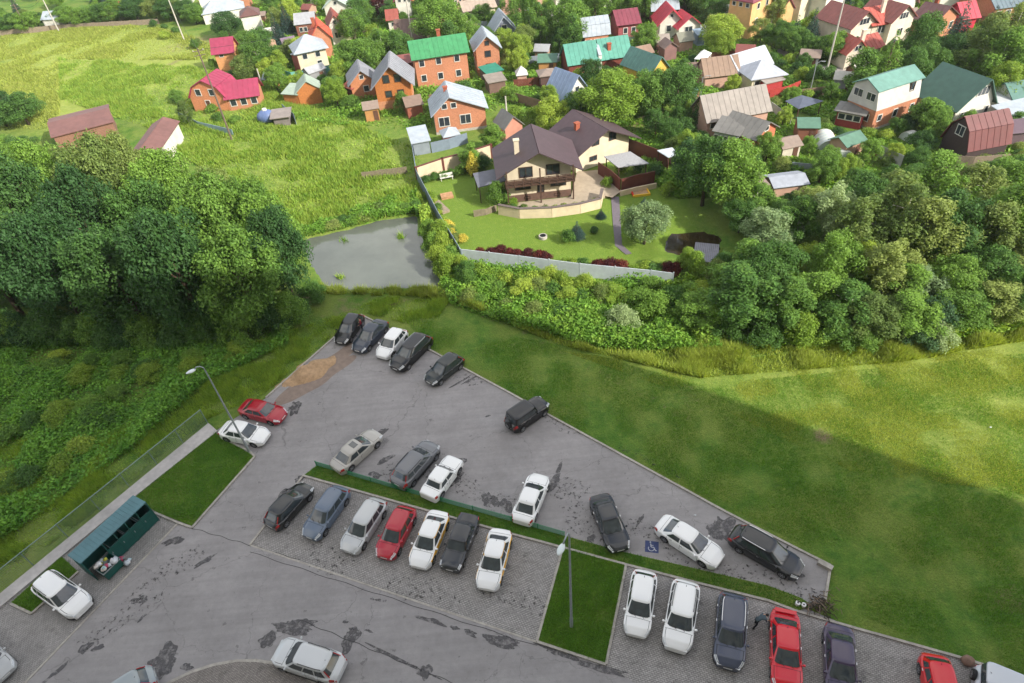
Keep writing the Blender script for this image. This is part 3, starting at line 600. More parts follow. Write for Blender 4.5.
    if s.get('spare'):
        w_ = bpy.data.objects.new('spare_wheel', TY); COL.objects.link(w_); w_.parent = root; w_.location = (-hl-.14, 0, .85); w_.rotation_euler = (0, 0, R(90))
        r_ = bpy.data.objects.new('rim', RI); COL.objects.link(r_); r_.parent = w_
    return root
WHT, SIL, BLK, DBL, RED = (238, 238, 236), (176, 178, 178), (14, 15, 18), (52, 58, 72), (172, 10, 38)
G1, G2, G3, G4, G5, G6 = 'cars at the far tip of the parking lot', 'cars at the left edge of the parking lot', 'cars standing in the upper lot behind the green fence', 'cars nose out in the middle paved bay', 'cars in the lower right paved bay', 'cars along the near road'
car('black hatchback at the far tip of the lot beside the person in dark red', (341.7, 339), (356.8, 318), 'hatch', BLK, G1, k=.8)
car('dark blue grey sedan between the far black hatchback and the small white hatchback', (360.5, 346), (379.8, 325), 'sedan', (44, 52, 66), G1)
car('small white hatchback between the dark sedan and the black estate at the far kerb', (382.7, 354.4), (401, 332), 'hatch', WHT, G1, L=3.9)
car('big black estate car with roof rails and silver wheels at the far kerb', (397.4, 365.5), (425, 339), 'suv', BLK, G1, k=.8, L=4.9, H=1.6)
car('dark green hatchback standing alone by the far grass kerb', (431.5, 379), (457, 359), 'hatch', (24, 32, 30), G1, L=4.0, H=1.52)
car('black off-road car parked against the kerb of the big lawn halfway down', (541, 404.5), (513, 424), 'jeep', BLK, G1, L=3.9, H=1.75)
car('dark red coupe beside the sand and the white sedan at the left kerb', (285.5, 417), (240, 405.5), 'sedan', (164, 14, 38), G2, L=4.3, H=1.36)
car('white sedan under the left street lamp', (269.5, 438), (219.5, 428), 'sedan', WHT, G2, L=4.3)
car('champagne silver sedan with a sunroof behind the green fence', (374, 435), (339, 466), 'sedan', (172, 168, 160), G3, sunroof=1, L=4.6)
car('grey estate car with roof rails between the champagne sedan and the white sedan', (431, 447), (400, 482), 'suv', (104, 106, 110), G3, L=4.6, H=1.56, plast=None)
car('old white three box sedan beside the grey estate car', (453.5, 462), (430, 494), 'boxy', WHT, G3, L=4.0)
car('white sedan standing alone in the middle of the upper lot', (540, 477), (522, 520), 'sedan', WHT, G3, L=4.35)
car('black sedan left of the blue parking square with its nose to the grass strip', (619, 545), (600, 500), 'sedan', (30, 33, 38), G3, L=4.5)
car('white coupe with a black rear window beside the blue painted square', (722, 562), (658, 521), 'sedan', WHT, G3, L=4.7, H=1.42)
car('long black estate car at the corner of the upper lot', (800, 571), (733, 533), 'wagon', (20, 22, 26), G3, L=4.8, H=1.6)
car('black hatchback at the left end of the middle bay with red lights to the road', (306, 487), (272, 524), 'hatch', (26, 30, 32), G4)
car('blue grey estate car second from the left in the middle bay', (310, 535), (342, 490), 'wagon', (92, 106, 124), G4, norails=1)
car('silver estate car between the blue grey and the red car in the middle bay', (348.5, 549), (379, 502), 'wagon', (186, 188, 188), G4, norails=1, metal=.2)
car('red hatchback in the middle bay', (384, 556), (408, 509), 'hatch', RED, G4)
car('white taxi with yellow sides beside the old black sedan', (417, 568), (441, 511), 'sedan', WHT, G4, stripe=1, L=4.4)
car('old black boxy sedan between the two white taxis', (449.7, 568), (470, 517), 'boxy', (38, 40, 44), G4, cat='car')
car('white taxi with yellow sides at the right end of the middle bay', (486, 589), (502, 530), 'sedan', WHT, G4, stripe=1, L=4.4)
car('white hatchback beside the centre lawn at the left end of the lower right bay', (635.5, 636), (645.5, 571), 'hatch', WHT, G5, L=4.3)
car('white people carrier with roof rails second in the lower right bay', (675, 653), (687, 580), 'suv', WHT, G5, H=1.66, L=4.5)
car('dark blue grey off-road car with silver roof rails beside the bending person', (728, 669), (733, 594), 'suv', (62, 68, 86), G5, L=4.6)
car('bright red sedan with a rear spoiler beside the bending person', (787, 694), (784, 608), 'sedan', (206, 10, 34), G5, spoiler=1, L=4.7)
car('dark purple sedan beside the heap of branches', (842, 703), (838, 627), 'sedan', (62, 50, 76), G5, L=4.6)
car('bright red hatchback at the right end of the lower right bay', (950, 730), (934, 661), 'hatch', (206, 12, 28), G5, L=4.3)
car('silver boxy off-roader at the far right edge behind the round stone', (1042, 706), (990, 684), 'jeep', (196, 200, 206), G5, L=4.0)
car('white off-road car parked beside the waste shelter', (88, 613), (38, 577), 'suv', WHT, G6, L=4.7, H=1.72)
car('silver car cut off at the left edge on the paved pad', (6, 676), (-32, 640), 'sedan', SIL, G6, L=4.4)
car('silver grey car cut off at the lower edge left of the paved island', (96, 712), (142, 682), 'hatch', (150, 158, 160), G6, L=4.2)
car('silver off-road car with black roof bars on the near road beside the paved island', (275, 650), (344, 672), 'suv', (200, 202, 202), G6, L=4.6)
# roof bars on the silver one
# ------------------------------------------------------------------ street lamps
galv = mat('galvanised', (150, 156, 158), .55, .1, 4, metal=.3); lampm = mat('lamp_glass', (214, 222, 222), .3, 0)
for (bp_, tp, hp, lb) in (((249.5, 452), (202.5, 364.5), (192, 373), 'grey street lamp leaning over the white sedan at the left lawn'), ((571.5, 627), (568.8, 530), (561, 551), 'grey street lamp standing in the centre lawn')):
    g = P(*bp_); v = RW@np.array([tp[0]-512, tp[1]-341.5, F_PX]); t = np.linalg.norm(g[:2])/np.hypot(v[0], v[1]); h = CAM_H+v[2]*t
    hd = P(hp[0], hp[1], h-.35)-np.array([g[0], g[1], 0]); hd = hd[:2]; hl_ = np.linalg.norm(hd); hd = hd/hl_; hl_ = min(hl_, 2.0)
    r = empty('street_lamp', (g[0], g[1], .05), lb, 'street lamp', 'street lamps of the parking lot')
    q = MB(); q.tube([g+[0, 0, .0], g+[0, 0, 1.3], g+[0, 0, 1.35], g+[0, 0, h-.6]], [.11, .11, .085, .05], 12); q.tube([g+[0, 0, -.02], g+[0, 0, .05]], [.2, .2], 12); q.build('pole', galv, r, smooth=True, autos=R(40))
    q = MB(); pts = [g+np.array([hd[0]*s_, hd[1]*s_, h-.6+z_]) for s_, z_ in ((0, -.1), (.03, .3), (.18, .52), (.45, .6), (hl_-.3, .48))]; q.tube(pts, [.045]*5, 10); q.build('arm', galv, r, smooth=True)
    fr = frame(g+np.array([hd[0]*(hl_-.35), hd[1]*(hl_-.35), 0]), hd); z0 = h-.16
    q = MB(); vs = []
    for i in range(9):
        x = .72*i/8; ww = .17*math.sin(math.pi*min(1, max(.12, .12+.8*i/8)))+.02; hh = ww*.45
        for k in range(10): t_ = 2*math.pi*k/10; vs.append(fr(x, ww*math.cos(t_), z0+hh*math.sin(t_)-.03*i/8))
    q.add(vs, [(i*10+k, i*10+(k+1) % 10, (i+1)*10+(k+1) % 10, (i+1)*10+k) for i in range(8) for k in range(10)]+[tuple(range(10)), tuple(80+k for k in range(10))]); q.build('lamp_head', lampm, r, smooth=True)
# ------------------------------------------------------------------ fences by the lot
grn = mat('green_enamel', (20, 140, 88), .5, .1, 3, k=.9)
F1 = [P(*p)[:2] for p in ((317, 466), (400, 490.5), (512, 521.5), (565, 536.5))]
r = empty('green_mesh_fence', (F1[0][0], F1[0][1], 0), 'low green wire mesh fence between the upper lot and the middle bay', 'fence')
for i in range(3):
    A_, B_ = F1[i], F1[i+1]; L_ = np.linalg.norm(B_-A_); fr = frame(A_, B_-A_); q = MB(); nb = int(L_/.075)
    for k in range(nb): q.box(k*L_/nb, k*L_/nb+.03, -.006, .006, .08, .62, fr)
    for z in (.08, .22, .36, .50, .62): q.box(0, L_, -.012, .012, z-.012, z+.012, fr)
    q.build('mesh_panel', grn, r)
    n_ = max(2, int(L_/2.5))
    for k in range(n_): q = MB(); q.box(k*L_/n_-.03, k*L_/n_+.03, -.03, .03, -.05, .68, fr); q.build('post', grn, r)
gsteel = mat('fence_steel', (118, 138, 128), .6, .1, 3)
A0 = WL[0]+np.array([-.1, .15]); pts = [WL[0], WL[1], WL[2], wl_e]
r = empty('chain_link_fence', (WL[0][0], WL[0][1], 0), 'tall grey green wire fence along the white footpath above the weeds', 'fence')
for i in range(3):
    A_, B_ = pts[i], pts[i+1]; L_ = np.linalg.norm(B_-A_); fr = frame(A_, B_-A_); q = MB(); nb = int(L_/.13)
    for k in range(nb): q.box(k*L_/nb, k*L_/nb+.012, -.16, -.15, .1, 1.75, fr)
    for z in np.linspace(.1, 1.6, 9): q.box(0, L_, -.155, -.147, z-.006, z+.006, fr)
    q.build('mesh_panel', gsteel, r); q = MB(); q.box(0, L_, -.19, -.13, 1.75, 1.81, fr); q.build('top_rail', gsteel, r)
    n_ = max(2, int(L_/2.6))
    for k in range(n_): q = MB(); q.box(k*L_/n_-.03, k*L_/n_+.03, -.19, -.13, -.1, 1.85, fr); q.build('post', gsteel, r)
# ------------------------------------------------------------------ waste shelter
teal = mat('shelter_roof', (84, 128, 136), .5, .1, 1.5, k=.8); dteal = mat('shelter_panel', (16, 88, 80), .55, .12, 2, k=.85)
ZR = 2.35; c1, c2, c3, c4 = P(67, 556, ZR), P(131, 498, ZR), P(145, 502.5, ZR), P(80.5, 563, ZR)
ux = (c3-c4)[:2]; LS = np.linalg.norm(ux); fr = frame(c4, ux); DS = np.linalg.norm((c1-c4)[:2])
r = empty('waste_shelter', (c4[0], c4[1], 0), 'long dark green waste shelter with a pale blue green roof', 'waste shelter')
q = MB(); q.box(-.05, LS+.05, -.05, DS, ZR-.06, ZR+.03, fr)
for k in range(int(LS/.3)): q.box(k*.3, k*.3+.05, -.05, DS, ZR+.03, ZR+.05, fr)
q.build('roof', teal, r)
FD = .55; fy = -.65
q = MB(); q.box(0, LS, DS-.12, DS-.07, .05, ZR-.3, fr); q.build('back_wall', dteal, r)
for x in (0.0, LS-.05): q = MB(); q.box(x, x+.05, -.1, DS-.12, .05, ZR-.35, fr); q.build('side_wall', dteal, r)
npn = 4; x0 = LS*.30
for k in range(npn):
    a_ = x0+(LS-x0)*k/npn; q = MB(); q.box(a_+.04, x0+(LS-x0)*(k+1)/npn-.04, -.10, -.05, .08, 1.5, fr)
    for z in (.3, .7, 1.1): q.box(a_+.04, x0+(LS-x0)*(k+1)/npn-.04, -.115, -.10, z, z+.04, fr)
    g_ = q.build('door', dteal, r); q = MB(); q.box(a_+.15, a_+.19, -.14, -.1, .9, 1.1, fr); off = 1; q.build('handle', galv, g_)
for x in [0, x0]+[x0+(LS-x0)*(k+1)/npn for k in range(npn)]:
    q = MB(); q.box(x-.035, x+.035, -.12, -.05, 0, ZR-.06, fr); q.build('post', dteal, r)
# containers inside and the overflowing one outside
def container(fx, fy_, label, w_=1.25, d_=1.0, h_=1.15, name='waste_container'):
    q0 = fr(fx, fy_, 0); r = empty(name, (q0[0], q0[1], 0), label, 'waste container', 'green waste containers')
    A_ = np.array(fr(fx, fy_, 0)); f2 = frame(A_, ux); q = MB(); t = .05
    for a in ((0, w_, 0, t), (0, w_, d_-t, d_), (0, t, t, d_-t), (w_-t, w_, t, d_-t)): q.box(a[0], a[1], a[2], a[3], .15, h_, f2)
    q.box(t, w_-t, t, d_-t, .15, .22, f2); q.build('bin_body', dteal, r)
    q = MB(); q.box(-.04, w_+.04, -.04, 0, h_-.08, h_+.02, f2); q.box(-.04, w_+.04, d_, d_+.04, h_-.08, h_+.02, f2); q.box(-.04, 0, 0, d_, h_-.08, h_+.02, f2); q.box(w_, w_+.04, 0, d_, h_-.08, h_+.02, f2); q.build('rim', galv, r)
    for a in (.1, w_-.1):
        for c_ in (.1, d_-.1): q = MB(); q.tube([f2(a-.03, c_, .08), f2(a+.03, c_, .08)], [.075, .075], 10); q.build('wheel', tyre_m, r)
    return f2
container(LS*.36, .3, 'green waste container inside the shelter nearest its open end'); container(LS*.58, .3, 'green waste container in the middle of the shelter'); container(LS*.79, .3, 'green waste container at the closed far end of the shelter')
f2 = container(.35, -.95, 'overflowing green waste container piled with white bags outside the shelter', 1.35, 1.15, .95)
def blob(q, c, r, seed, sq=(1, 1, .8), n=10, m=7, jag=.18, mi=0):
    r0 = random.Random(seed); ph = [r0.uniform(0, 6) for _ in range(4)]; vs = [(c[0], c[1], c[2]-r*sq[2])]
    for i in range(1, m):
        a = math.pi*i/m
        for k in range(n):
            t = 2*math.pi*k/n; rr = r*(1+jag*math.sin(3*t+ph[0]+i)*math.sin(2*a+ph[1])+jag*.6*math.sin(5*t+ph[2]))
            vs.append((c[0]+rr*sq[0]*math.sin(a)*math.cos(t), c[1]+rr*sq[1]*math.sin(a)*math.sin(t), c[2]-rr*sq[2]*math.cos(a)))
    vs.append((c[0], c[1], c[2]+r*sq[2])); fs = [(0, 1+(k+1) % n, 1+k) for k in range(n)]
    for i in range(m-2):
        for k in range(n): fs.append((1+i*n+k, 1+i*n+(k+1) % n, 1+(i+1)*n+(k+1) % n, 1+(i+1)*n+k))
    e = len(vs)-1; fs += [(e, 1+(m-2)*n+k, 1+(m-2)*n+(k+1) % n) for k in range(n)]
    q.add(vs, fs, mi)
bagc = [((205, 208, 212), 'white'), ((190, 198, 204), 'pale grey'), ((212, 205, 198), 'cream'), ((120, 130, 128), 'grey'), ((150, 190, 190), 'pale blue'), ((170, 60, 90), 'pink'), ((196, 190, 70), 'yellow'), ((222, 222, 224), 'clean white')]
r_ = random.Random(5); used = set()
for i in range(22):
    out_ = i > 15; a_, c_, z_ = r_.uniform(.1, 1.25), r_.uniform(-.15, 1.0), .95+r_.uniform(-.05, .3)
    if out_: a_, c_, z_ = r_.uniform(1.3, 1.9), r_.uniform(-.3, .6), r_.uniform(.13, .2)
    pos = ('on the paving near the door side of' if a_ > 1.6 else 'on the paving touching the side of') if out_ else ('low in the heap at the back of' if z_ < 1.07 and c_ > .4 else 'low in the heap at the front of' if z_ < 1.07 else 'high in the heap at the back of' if c_ > .4 else 'high in the heap at the front of')
    for t_ in range(40):
        rgb, nm = bagc[r_.choice([0, 0, 1, 7, 2, 3, 4, 5, 6, 1])]
        if (nm, pos) not in used: break
    else: continue
    used.add((nm, pos)); q = MB(); blob(q, f2(a_, c_, z_), r_.uniform(.14, .24), i)
    o = q.build('rubbish_bag', mat('bag_'+nm, rgb, .45, .2, 9), None, smooth=True); setp(o, '%s rubbish bag %s the overflowing green container' % (nm, pos), 'rubbish bag', 'rubbish bags at the waste shelter')
# branch heap by the purple car
rt = P(818, 606); q = MB(); r_ = random.Random(9)
for k in range(150):
    a = rt+np.array([r_.gauss(0, .5), r_.gauss(0, .35), r_.uniform(.02, .4)]); d_ = np.array([r_.gauss(0, 1), r_.gauss(0, 1), r_.gauss(0, .35)]); d_ /= np.linalg.norm(d_); d_ *= r_.uniform(.15, .5)
    a[2] = max(a[2], .06); e_ = a+d_; e_[2] = max(e_[2], .05); q.bar(a, e_, .018+.03*r_.random(), mi=k % 2)
setp(q.build('branch_heap', [mat('dry_wood', (140, 122, 104), .9, .2, 5, k=.7), mat('dead_leaves', (66, 56, 44), .9, .3, 5, k=.8)]), 'heap of dry branches and rubble in the corner behind the purple sedan', 'debris heap')
for (px, py, c_, lb, z) in ((797, 605, (222, 222, 220), 'white round plastic canister on the strip behind the red sedan', .25), (803, 606.5, (205, 210, 215), 'white tin with a dark lid beside the canister behind the red sedan', .2)):
    p_ = P(px, py); r = empty('paint_canister', tuple(p_), lb, 'canister'); q = MB(); q.tube([p_+[0, 0, .06], p_+[0, 0, z+.08]], [.15, .15], 16); q.build('can_body', mat('can_white', c_, .5, .05), r, smooth=True, autos=R(40)); q = MB(); q.tube([p_+[0, 0, z+.08], p_+[0, 0, z+.11]], [.06, .05], 12); q.build('lid', gdark, r)
q = MB(); p_ = P(825, 566.5); fr = frame(p_, (P(833, 571)-P(820, 564))[:2]); q.box(-.5, .45, -.2, .16, 0, .32, fr); setp(q.build('concrete_block', kc), 'grey concrete block closing the corner of the upper lot', 'concrete block')
q = MB(); blob(q, P(968, 661, .28)+[0, 0, .0], .36, 3, (1.1, 1, .75), jag=.08); setp(q.build('boulder', mat('boulder_brown', (140, 112, 96), .9, .25, 4, k=.7), None, smooth=True), 'round brown boulder on the kerb left of the silver off-roader', 'boulder')
# blue painted disabled parking sign, flat on the asphalt
blu = mat('paint_blue', (62, 74, 118), .8, .3, 12, k=.8); whp = mat('paint_white', (205, 208, 214), .7, .2, 12, k=.7)
c_ = P(652, 547); ux_ = (P(661, 548)-P(644, 546))[:2]; fr = frame(c_, ux_); q = MB()
q.add([fr(-.48, -.44, .013), fr(.46, -.44, .013), fr(.46, .46, .013), fr(-.48, .46, .013)], [(0, 1, 2, 3)]); r = empty('painted_parking_symbol', tuple(c_), 'blue square with a white wheelchair symbol painted on the asphalt', 'road marking'); q.build('blue_square', blu, r)
q = MB(); zz_ = .017
def ln(a, c2, w_):
    a = np.array(a); c2 = np.array(c2); d_ = (c2-a)/np.linalg.norm(c2-a); n_ = np.array([-d_[1], d_[0]])*w_/2
    q.add([fr(*(a-n_), zz_), fr(*(c2-n_), zz_), fr(*(c2+n_), zz_), fr(*(a+n_), zz_)], [(0, 1, 2, 3)])
for k in range(14):
    t0 = R(150+k*18); ln((-.05+.2*math.cos(t0), -.12+.2*math.sin(t0)), (-.05+.2*math.cos(t0+R(18)), -.12+.2*math.sin(t0+R(18))), .05)
ln((-.1, .25), (-.06, -.02), .07); ln((-.06, -.02), (.14, -.03), .07); ln((.14, -.03), (.24, -.28), .07); ln((-.09, .13), (.1, .12), .05); ln((.24, -.28), (.34, -.25), .05)
q.add([fr(-.12+.06*math.cos(R(k*30)), .36+.06*math.sin(R(k*30)), zz_) for k in range(12)], [tuple(range(12))]); q.build('wheelchair_symbol', whp, r)

# ------------------------------------------------------------------ people
def person(loc, rz, pose, label, top, legs, hair, skin=(196, 150, 122)):
    root = empty('person', tuple(loc), label, 'person', None, rz)
    J = pose; me = bpy.data.meshes.new('b'); names = list(J.keys()); vs = [J[k_][0] for k_ in names]
    E_ = [(names.index(J[k_][2]), names.index(k_)) for k_ in names if J[k_][2]]
    me.from_pydata(vs, E_, []); o = bpy.data.objects.new('tmp', me); COL.objects.link(o)
    sk_ = o.modifiers.new('s', 'SKIN'); 
    for i, k_ in enumerate(names):
        rr = J[k_][1]; me.skin_vertices[0].data[i].radius = rr if isinstance(rr, tuple) else (rr, rr)
    me.skin_vertices[0].data[names.index('pelvis')].use_root = True
    sb = o.modifiers.new('u', 'SUBSURF'); sb.levels = 1; sb.render_levels = 1
    dg = bpy.context.evaluated_depsgraph_get(); m2 = bpy.data.meshes.new_from_object(o.evaluated_get(dg)); bpy.data.objects.remove(o)
    skm = mat('skin', skin, .6, 0, k=.8); tm = mat('cloth_%d%d%d' % top, top, .9, .15, 8); lm = mat('cloth_%d%d%d' % legs, legs, .9, .15, 8); sh_ = mat('shoe', (40, 38, 38), .7, 0)
    m2.materials.clear()
    for m_ in (skm, tm, lm, sh_): m2.materials.append(m_)
    P0 = np.array(vs)
    kinds = [0 if (k_[:2] in ('he', 'ne', 'ha', 'fi', 'wr', 'no', 'th')) else 2 if k_[:2] in ('hi', 'kn', 'an') else 3 if k_[:2] in ('to', 'he', 'fo') else 1 for k_ in names]
    for p_ in m2.polygons:
        c0 = np.array(p_.center); p_.material_index = kinds[int(np.argmin(np.linalg.norm(P0-c0, axis=1)))]; p_.use_smooth = True
    bo = bpy.data.objects.new('body', m2); COL.objects.link(bo); bo.parent = root
    h = np.array(J['head'][0]); q = MB(); blob(q, (h[0]-.025, h[1], h[2]+.035), .108, 2, (1, .92, 1), jag=.03); q.build('hair', mat('hair_%d' % hair[0], hair, .8, .2, 20), root, smooth=True, local=False)
    return root
def hand(J, s, wr, d, sp):
    """palm, four fingers and a thumb"""
    wr = np.array(wr); d = np.array(d)/np.linalg.norm(d); sp = np.array(sp)/np.linalg.norm(sp); J['hand'+s] = (tuple(wr+d*.07), (.035, .02), 'wrist'+s)
    for i, l in enumerate((.06, .075, .07, .055)):
        b0 = wr+d*.09+sp*(i-1.5)*.021; J['fin%d%sa' % (i, s)] = (tuple(b0), .010, 'hand'+s); J['fin%d%sb' % (i, s)] = (tuple(b0+d*l*.5), .009, 'fin%d%sa' % (i, s)); J['fin%d%sc' % (i, s)] = (tuple(b0+d*l*.9+np.array([0, 0, -.02])), .008, 'fin%d%sb' % (i, s))
    J['thumb'+s] = (tuple(wr+d*.06+sp*(-.055)), .011, 'hand'+s)
def stand():
    J = {}; J['pelvis'] = ((0, 0, .95), (.15, .11), None); J['spine'] = ((.01, 0, 1.15), (.14, .10), 'pelvis'); J['chest'] = ((0, 0, 1.36), (.17, .11), 'spine'); J['neck'] = ((.01, 0, 1.52), .055, 'chest'); J['head'] = ((.02, 0, 1.64), (.085, .095), 'neck'); J['headtop'] = ((.02, 0, 1.72), .07, 'head'); J['nose'] = ((.115, 0, 1.63), .012, 'head')
    for s, g in (('L', 1), ('R', -1)):
        J['hip'+s] = ((0, g*.10, .88), .09, 'pelvis'); J['knee'+s] = ((.03, g*.11, .49), .062, 'hip'+s); J['ankle'+s] = ((-.01, g*.12, .09), .045, 'knee'+s); J['toe'+s] = ((.15, g*.13, .04), .04, 'ankle'+s)
        J['shoulder'+s] = ((0, g*.20, 1.42), .06, 'chest'); J['elbow'+s] = ((.02, g*.27, 1.14), .045, 'shoulder'+s); J['wrist'+s] = ((.2, g*.24, 1.0), .03, 'elbow'+s); hand(J, s, (.2, g*.24, 1.0), (.8, -g*.2, -.4), (0, g*-1.0, 0))
    return J
def bend():
    J = {}; J['pelvis'] = ((-.1, 0, .92), (.15, .11), None); J['spine'] = ((.12, 0, 1.02), (.14, .10), 'pelvis'); J['chest'] = ((.34, 0, 1.10), (.17, .12), 'spine'); J['neck'] = ((.50, 0, 1.14), .055, 'chest'); J['head'] = ((.60, 0, 1.14), (.085, .095), 'neck'); J['headtop'] = ((.67, 0, 1.17), .07, 'head'); J['nose'] = ((.64, 0, 1.05), .012, 'head')
    for s, g in (('L', 1), ('R', -1)):
        J['hip'+s] = ((-.1, g*.10, .84), .09, 'pelvis'); J['knee'+s] = ((-.02+.06*g, g*.13, .47), .062, 'hip'+s); J['ankle'+s] = ((-.14+.16*g, g*.15, .09), .045, 'knee'+s); J['toe'+s] = ((.02+.16*g, g*.17, .04), .04, 'ankle'+s)
        J['shoulder'+s] = ((.38, g*.20, 1.09), .06, 'chest'); J['elbow'+s] = ((.44, g*.24, .84), .045, 'shoulder'+s); J['wrist'+s] = ((.62, g*.18, .74), .03, 'elbow'+s); hand(J, s, (.62, g*.18, .74), (.8, -g*.15, -.2), (0, g*-1.0, 0))
    return J
p_ = P(755.5, 626); person((p_[0], p_[1], .01), R(10), bend(), 'person in a grey jacket and dark trousers bending beside the bright red sedan', (74, 88, 96), (26, 26, 34), (40, 32, 28))
p_ = P(363, 331); person((p_[0], p_[1], .01), R(190), stand(), 'person in a dark red jacket standing between the two far dark cars', (120, 22, 40), (40, 40, 52), (50, 38, 30))
# ------------------------------------------------------------------ houses
frm = mat('window_frame', (225, 222, 214), .6, 0, k=.8); frmd = mat('window_frame_dark', (70, 50, 40), .6, 0); pane_m = mat('window_pane', (58, 66, 74), .06, .3, 2, k=.7, spec=.8)
HB = []      # screen boxes of houses, for keeping trees off them
FOOT = []    # footprints
LAND = []    # landmarks (px, py, phrase)
def wallm(rgb): return mat('wall_%d_%d_%d' % rgb, rgb, .9, .10, 1.2, k=.72, var2=.08, scale2=.25)
def roofm(rgb): return mat('roof_%d_%d_%d' % rgb, rgb, .6, .12, 1.5, k=.72, var2=.10, scale2=.3, bump=.2, bscale=12)
def brickm(rgb): return mat('brick_%d_%d_%d' % rgb, rgb, .9, .16, 5, k=.72, var2=.08, scale2=.3)
DK, RK = .72, .82
def block(root, A, B, z, dep, wh, rh, roof='gable', wall=None, rf=None, ov=.45, apex=.5, win=(), lwin=(), rwin=(), fmat=None, side=None, base=None, setb=0, ribs=.8, zb=0, rt=.12, wallname='wall', door=None, upper=None, chim=None, gut=True):
    """A,B pixel positions of the front wall's corners seen at height z; gable = gable end to the front, ridge = ridge along the front"""
    dep = dep*DK; rh = rh*RK if roof != 'hip' else rh; A_ = P(*A, z); B_ = P(*B, z); u = (B_-A_)[:2]; W_ = float(np.linalg.norm(u)); f0 = frame(A_, u); fr = lambda x, y, zz: f0(x, y+setb, zz)
    wm = wall; sm = side or wall; q = MB(); D = dep
    t = zb+wh
    def prism(q, z0, z1): q.box(0, W_, 0, D, z0, z1, fr)
    hasroof = roof
    pts_front = [(0, t), (W_, t)]
    q.box(0, W_, 0, D, zb-.1, t, fr)
    if roof == 'gable': ax = W_*apex; q.add([fr(0, 0, t), fr(W_, 0, t), fr(ax, 0, t+rh), fr(0, D, t), fr(W_, D, t), fr(ax, D, t+rh)], [(0, 1, 2), (5, 4, 3)])
    if roof == 'ridge': ay = D*apex; q.add([fr(0, 0, t), fr(0, D, t), fr(0, ay, t+rh), fr(W_, 0, t), fr(W_, D, t), fr(W_, ay, t+rh)], [(2, 1, 0), (3, 4, 5)])
    GB = .28
    if roof == 'gambrel': q.add([fr(0, 0, t), fr(W_, 0, t), fr(W_*(1-GB*.6), 0, t+rh*.62), fr(W_*.5, 0, t+rh), fr(W_*GB*.6, 0, t+rh*.62)], [(0, 1, 2, 3, 4)]); q.add([fr(0, D, t), fr(W_, D, t), fr(W_*(1-GB*.6), D, t+rh*.62), fr(W_*.5, D, t+rh), fr(W_*GB*.6, D, t+rh*.62)], [(4, 3, 2, 1, 0)])
    if roof == 'gambrel_ridge':
        for x, o_ in ((0, 1), (W_, 0)):
            f_ = (0, 1, 2, 3, 4); q.add([fr(x, 0, t), fr(x, D, t), fr(x, D*(1-GB*.6), t+rh*.62), fr(x, D*.5, t+rh), fr(x, D*GB*.6, t+rh*.62)], [f_[::-1] if o_ else f_])
    wo = q.build(wallname, wm, root)
    if base: q = MB(); q.box(-.04, W_+.04, -.04, D+.04, zb-.1, zb+base[0], fr); q.build('base', base[1], root)
    # roof slabs
    q = MB()
    def slab(a, b, c, d, rib=True):     # a,b eave ; d,c ridge
        a, b, c, d = map(np.array, (a, b, c, d)); n_ = np.cross(b-a, d-a); n_ = n_/np.linalg.norm(n_); n_ = n_ if n_[2] > 0 else -n_; h = n_*rt
        q.add([a, b, c, d, a+h, b+h, c+h, d+h], [(3, 2, 1, 0), (4, 5, 6, 7), (0, 1, 5, 4), (1, 2, 6, 5), (2, 3, 7, 6), (3, 0, 4, 7)])
        if rib and ribs:
            L_ = np.linalg.norm(b-a); m_ = int(L_/ribs)
            for k in range(1, m_):
                p0 = a+(b-a)*k/m_+h; p1 = d+(c-d)*k/m_+h; w2 = (b-a)/L_*.025; hh = n_*.035
                q.add([p0-w2, p0+w2, p1+w2, p1-w2, p0-w2+hh, p0+w2+hh, p1+w2+hh, p1-w2+hh], [(4, 5, 6, 7), (0, 1, 5, 4), (1, 2, 6, 5), (3, 0, 4, 7)])
    e = .01
    if roof == 'gable':
        ax = W_*apex; s1 = rh/ax; s2 = rh/(W_-ax)
        slab(fr(-ov, -ov, t-ov*s1+e), fr(-ov, D+ov, t-ov*s1+e), fr(ax, D+ov, t+rh+e), fr(ax, -ov, t+rh+e)); slab(fr(W_+ov, D+ov, t-ov*s2+e), fr(W_+ov, -ov, t-ov*s2+e), fr(ax, -ov, t+rh+e), fr(ax, D+ov, t+rh+e))
    elif roof == 'ridge':
        ay = D*apex; s1 = rh/ay; s2 = rh/(D-ay)
        slab(fr(-ov, -ov, t-ov*s1+e), fr(W_+ov, -ov, t-ov*s1+e), fr(W_+ov, ay, t+rh+e), fr(-ov, ay, t+rh+e)); slab(fr(-ov, D+ov, t-ov*s2+e), fr(W_+ov, D+ov, t-ov*s2+e), fr(W_+ov, ay, t+rh+e), fr(-ov, ay, t+rh+e))
    elif roof == 'hip':
        m_ = min(W_, D)/2; l_ = (W_ >= D)
        r1, r2 = ((m_, D/2), (W_-m_, D/2)) if l_ else ((W_/2, m_), (W_/2, D-m_)); s_ = rh/m_*ov
        c = [fr(-ov, -ov, t-s_), fr(W_+ov, -ov, t-s_), fr(W_+ov, D+ov, t-s_), fr(-ov, D+ov, t-s_), fr(*r1, t+rh), fr(*r2, t+rh)]
        c2 = [(p[0], p[1], p[2]+rt) for p in c]; fs = [(0, 1, 5, 4), (1, 2, 5), (2, 3, 4, 5), (3, 0, 4)] if l_ else [(0, 1, 4), (1, 2, 5, 4), (2, 3, 5), (3, 0, 4, 5)]
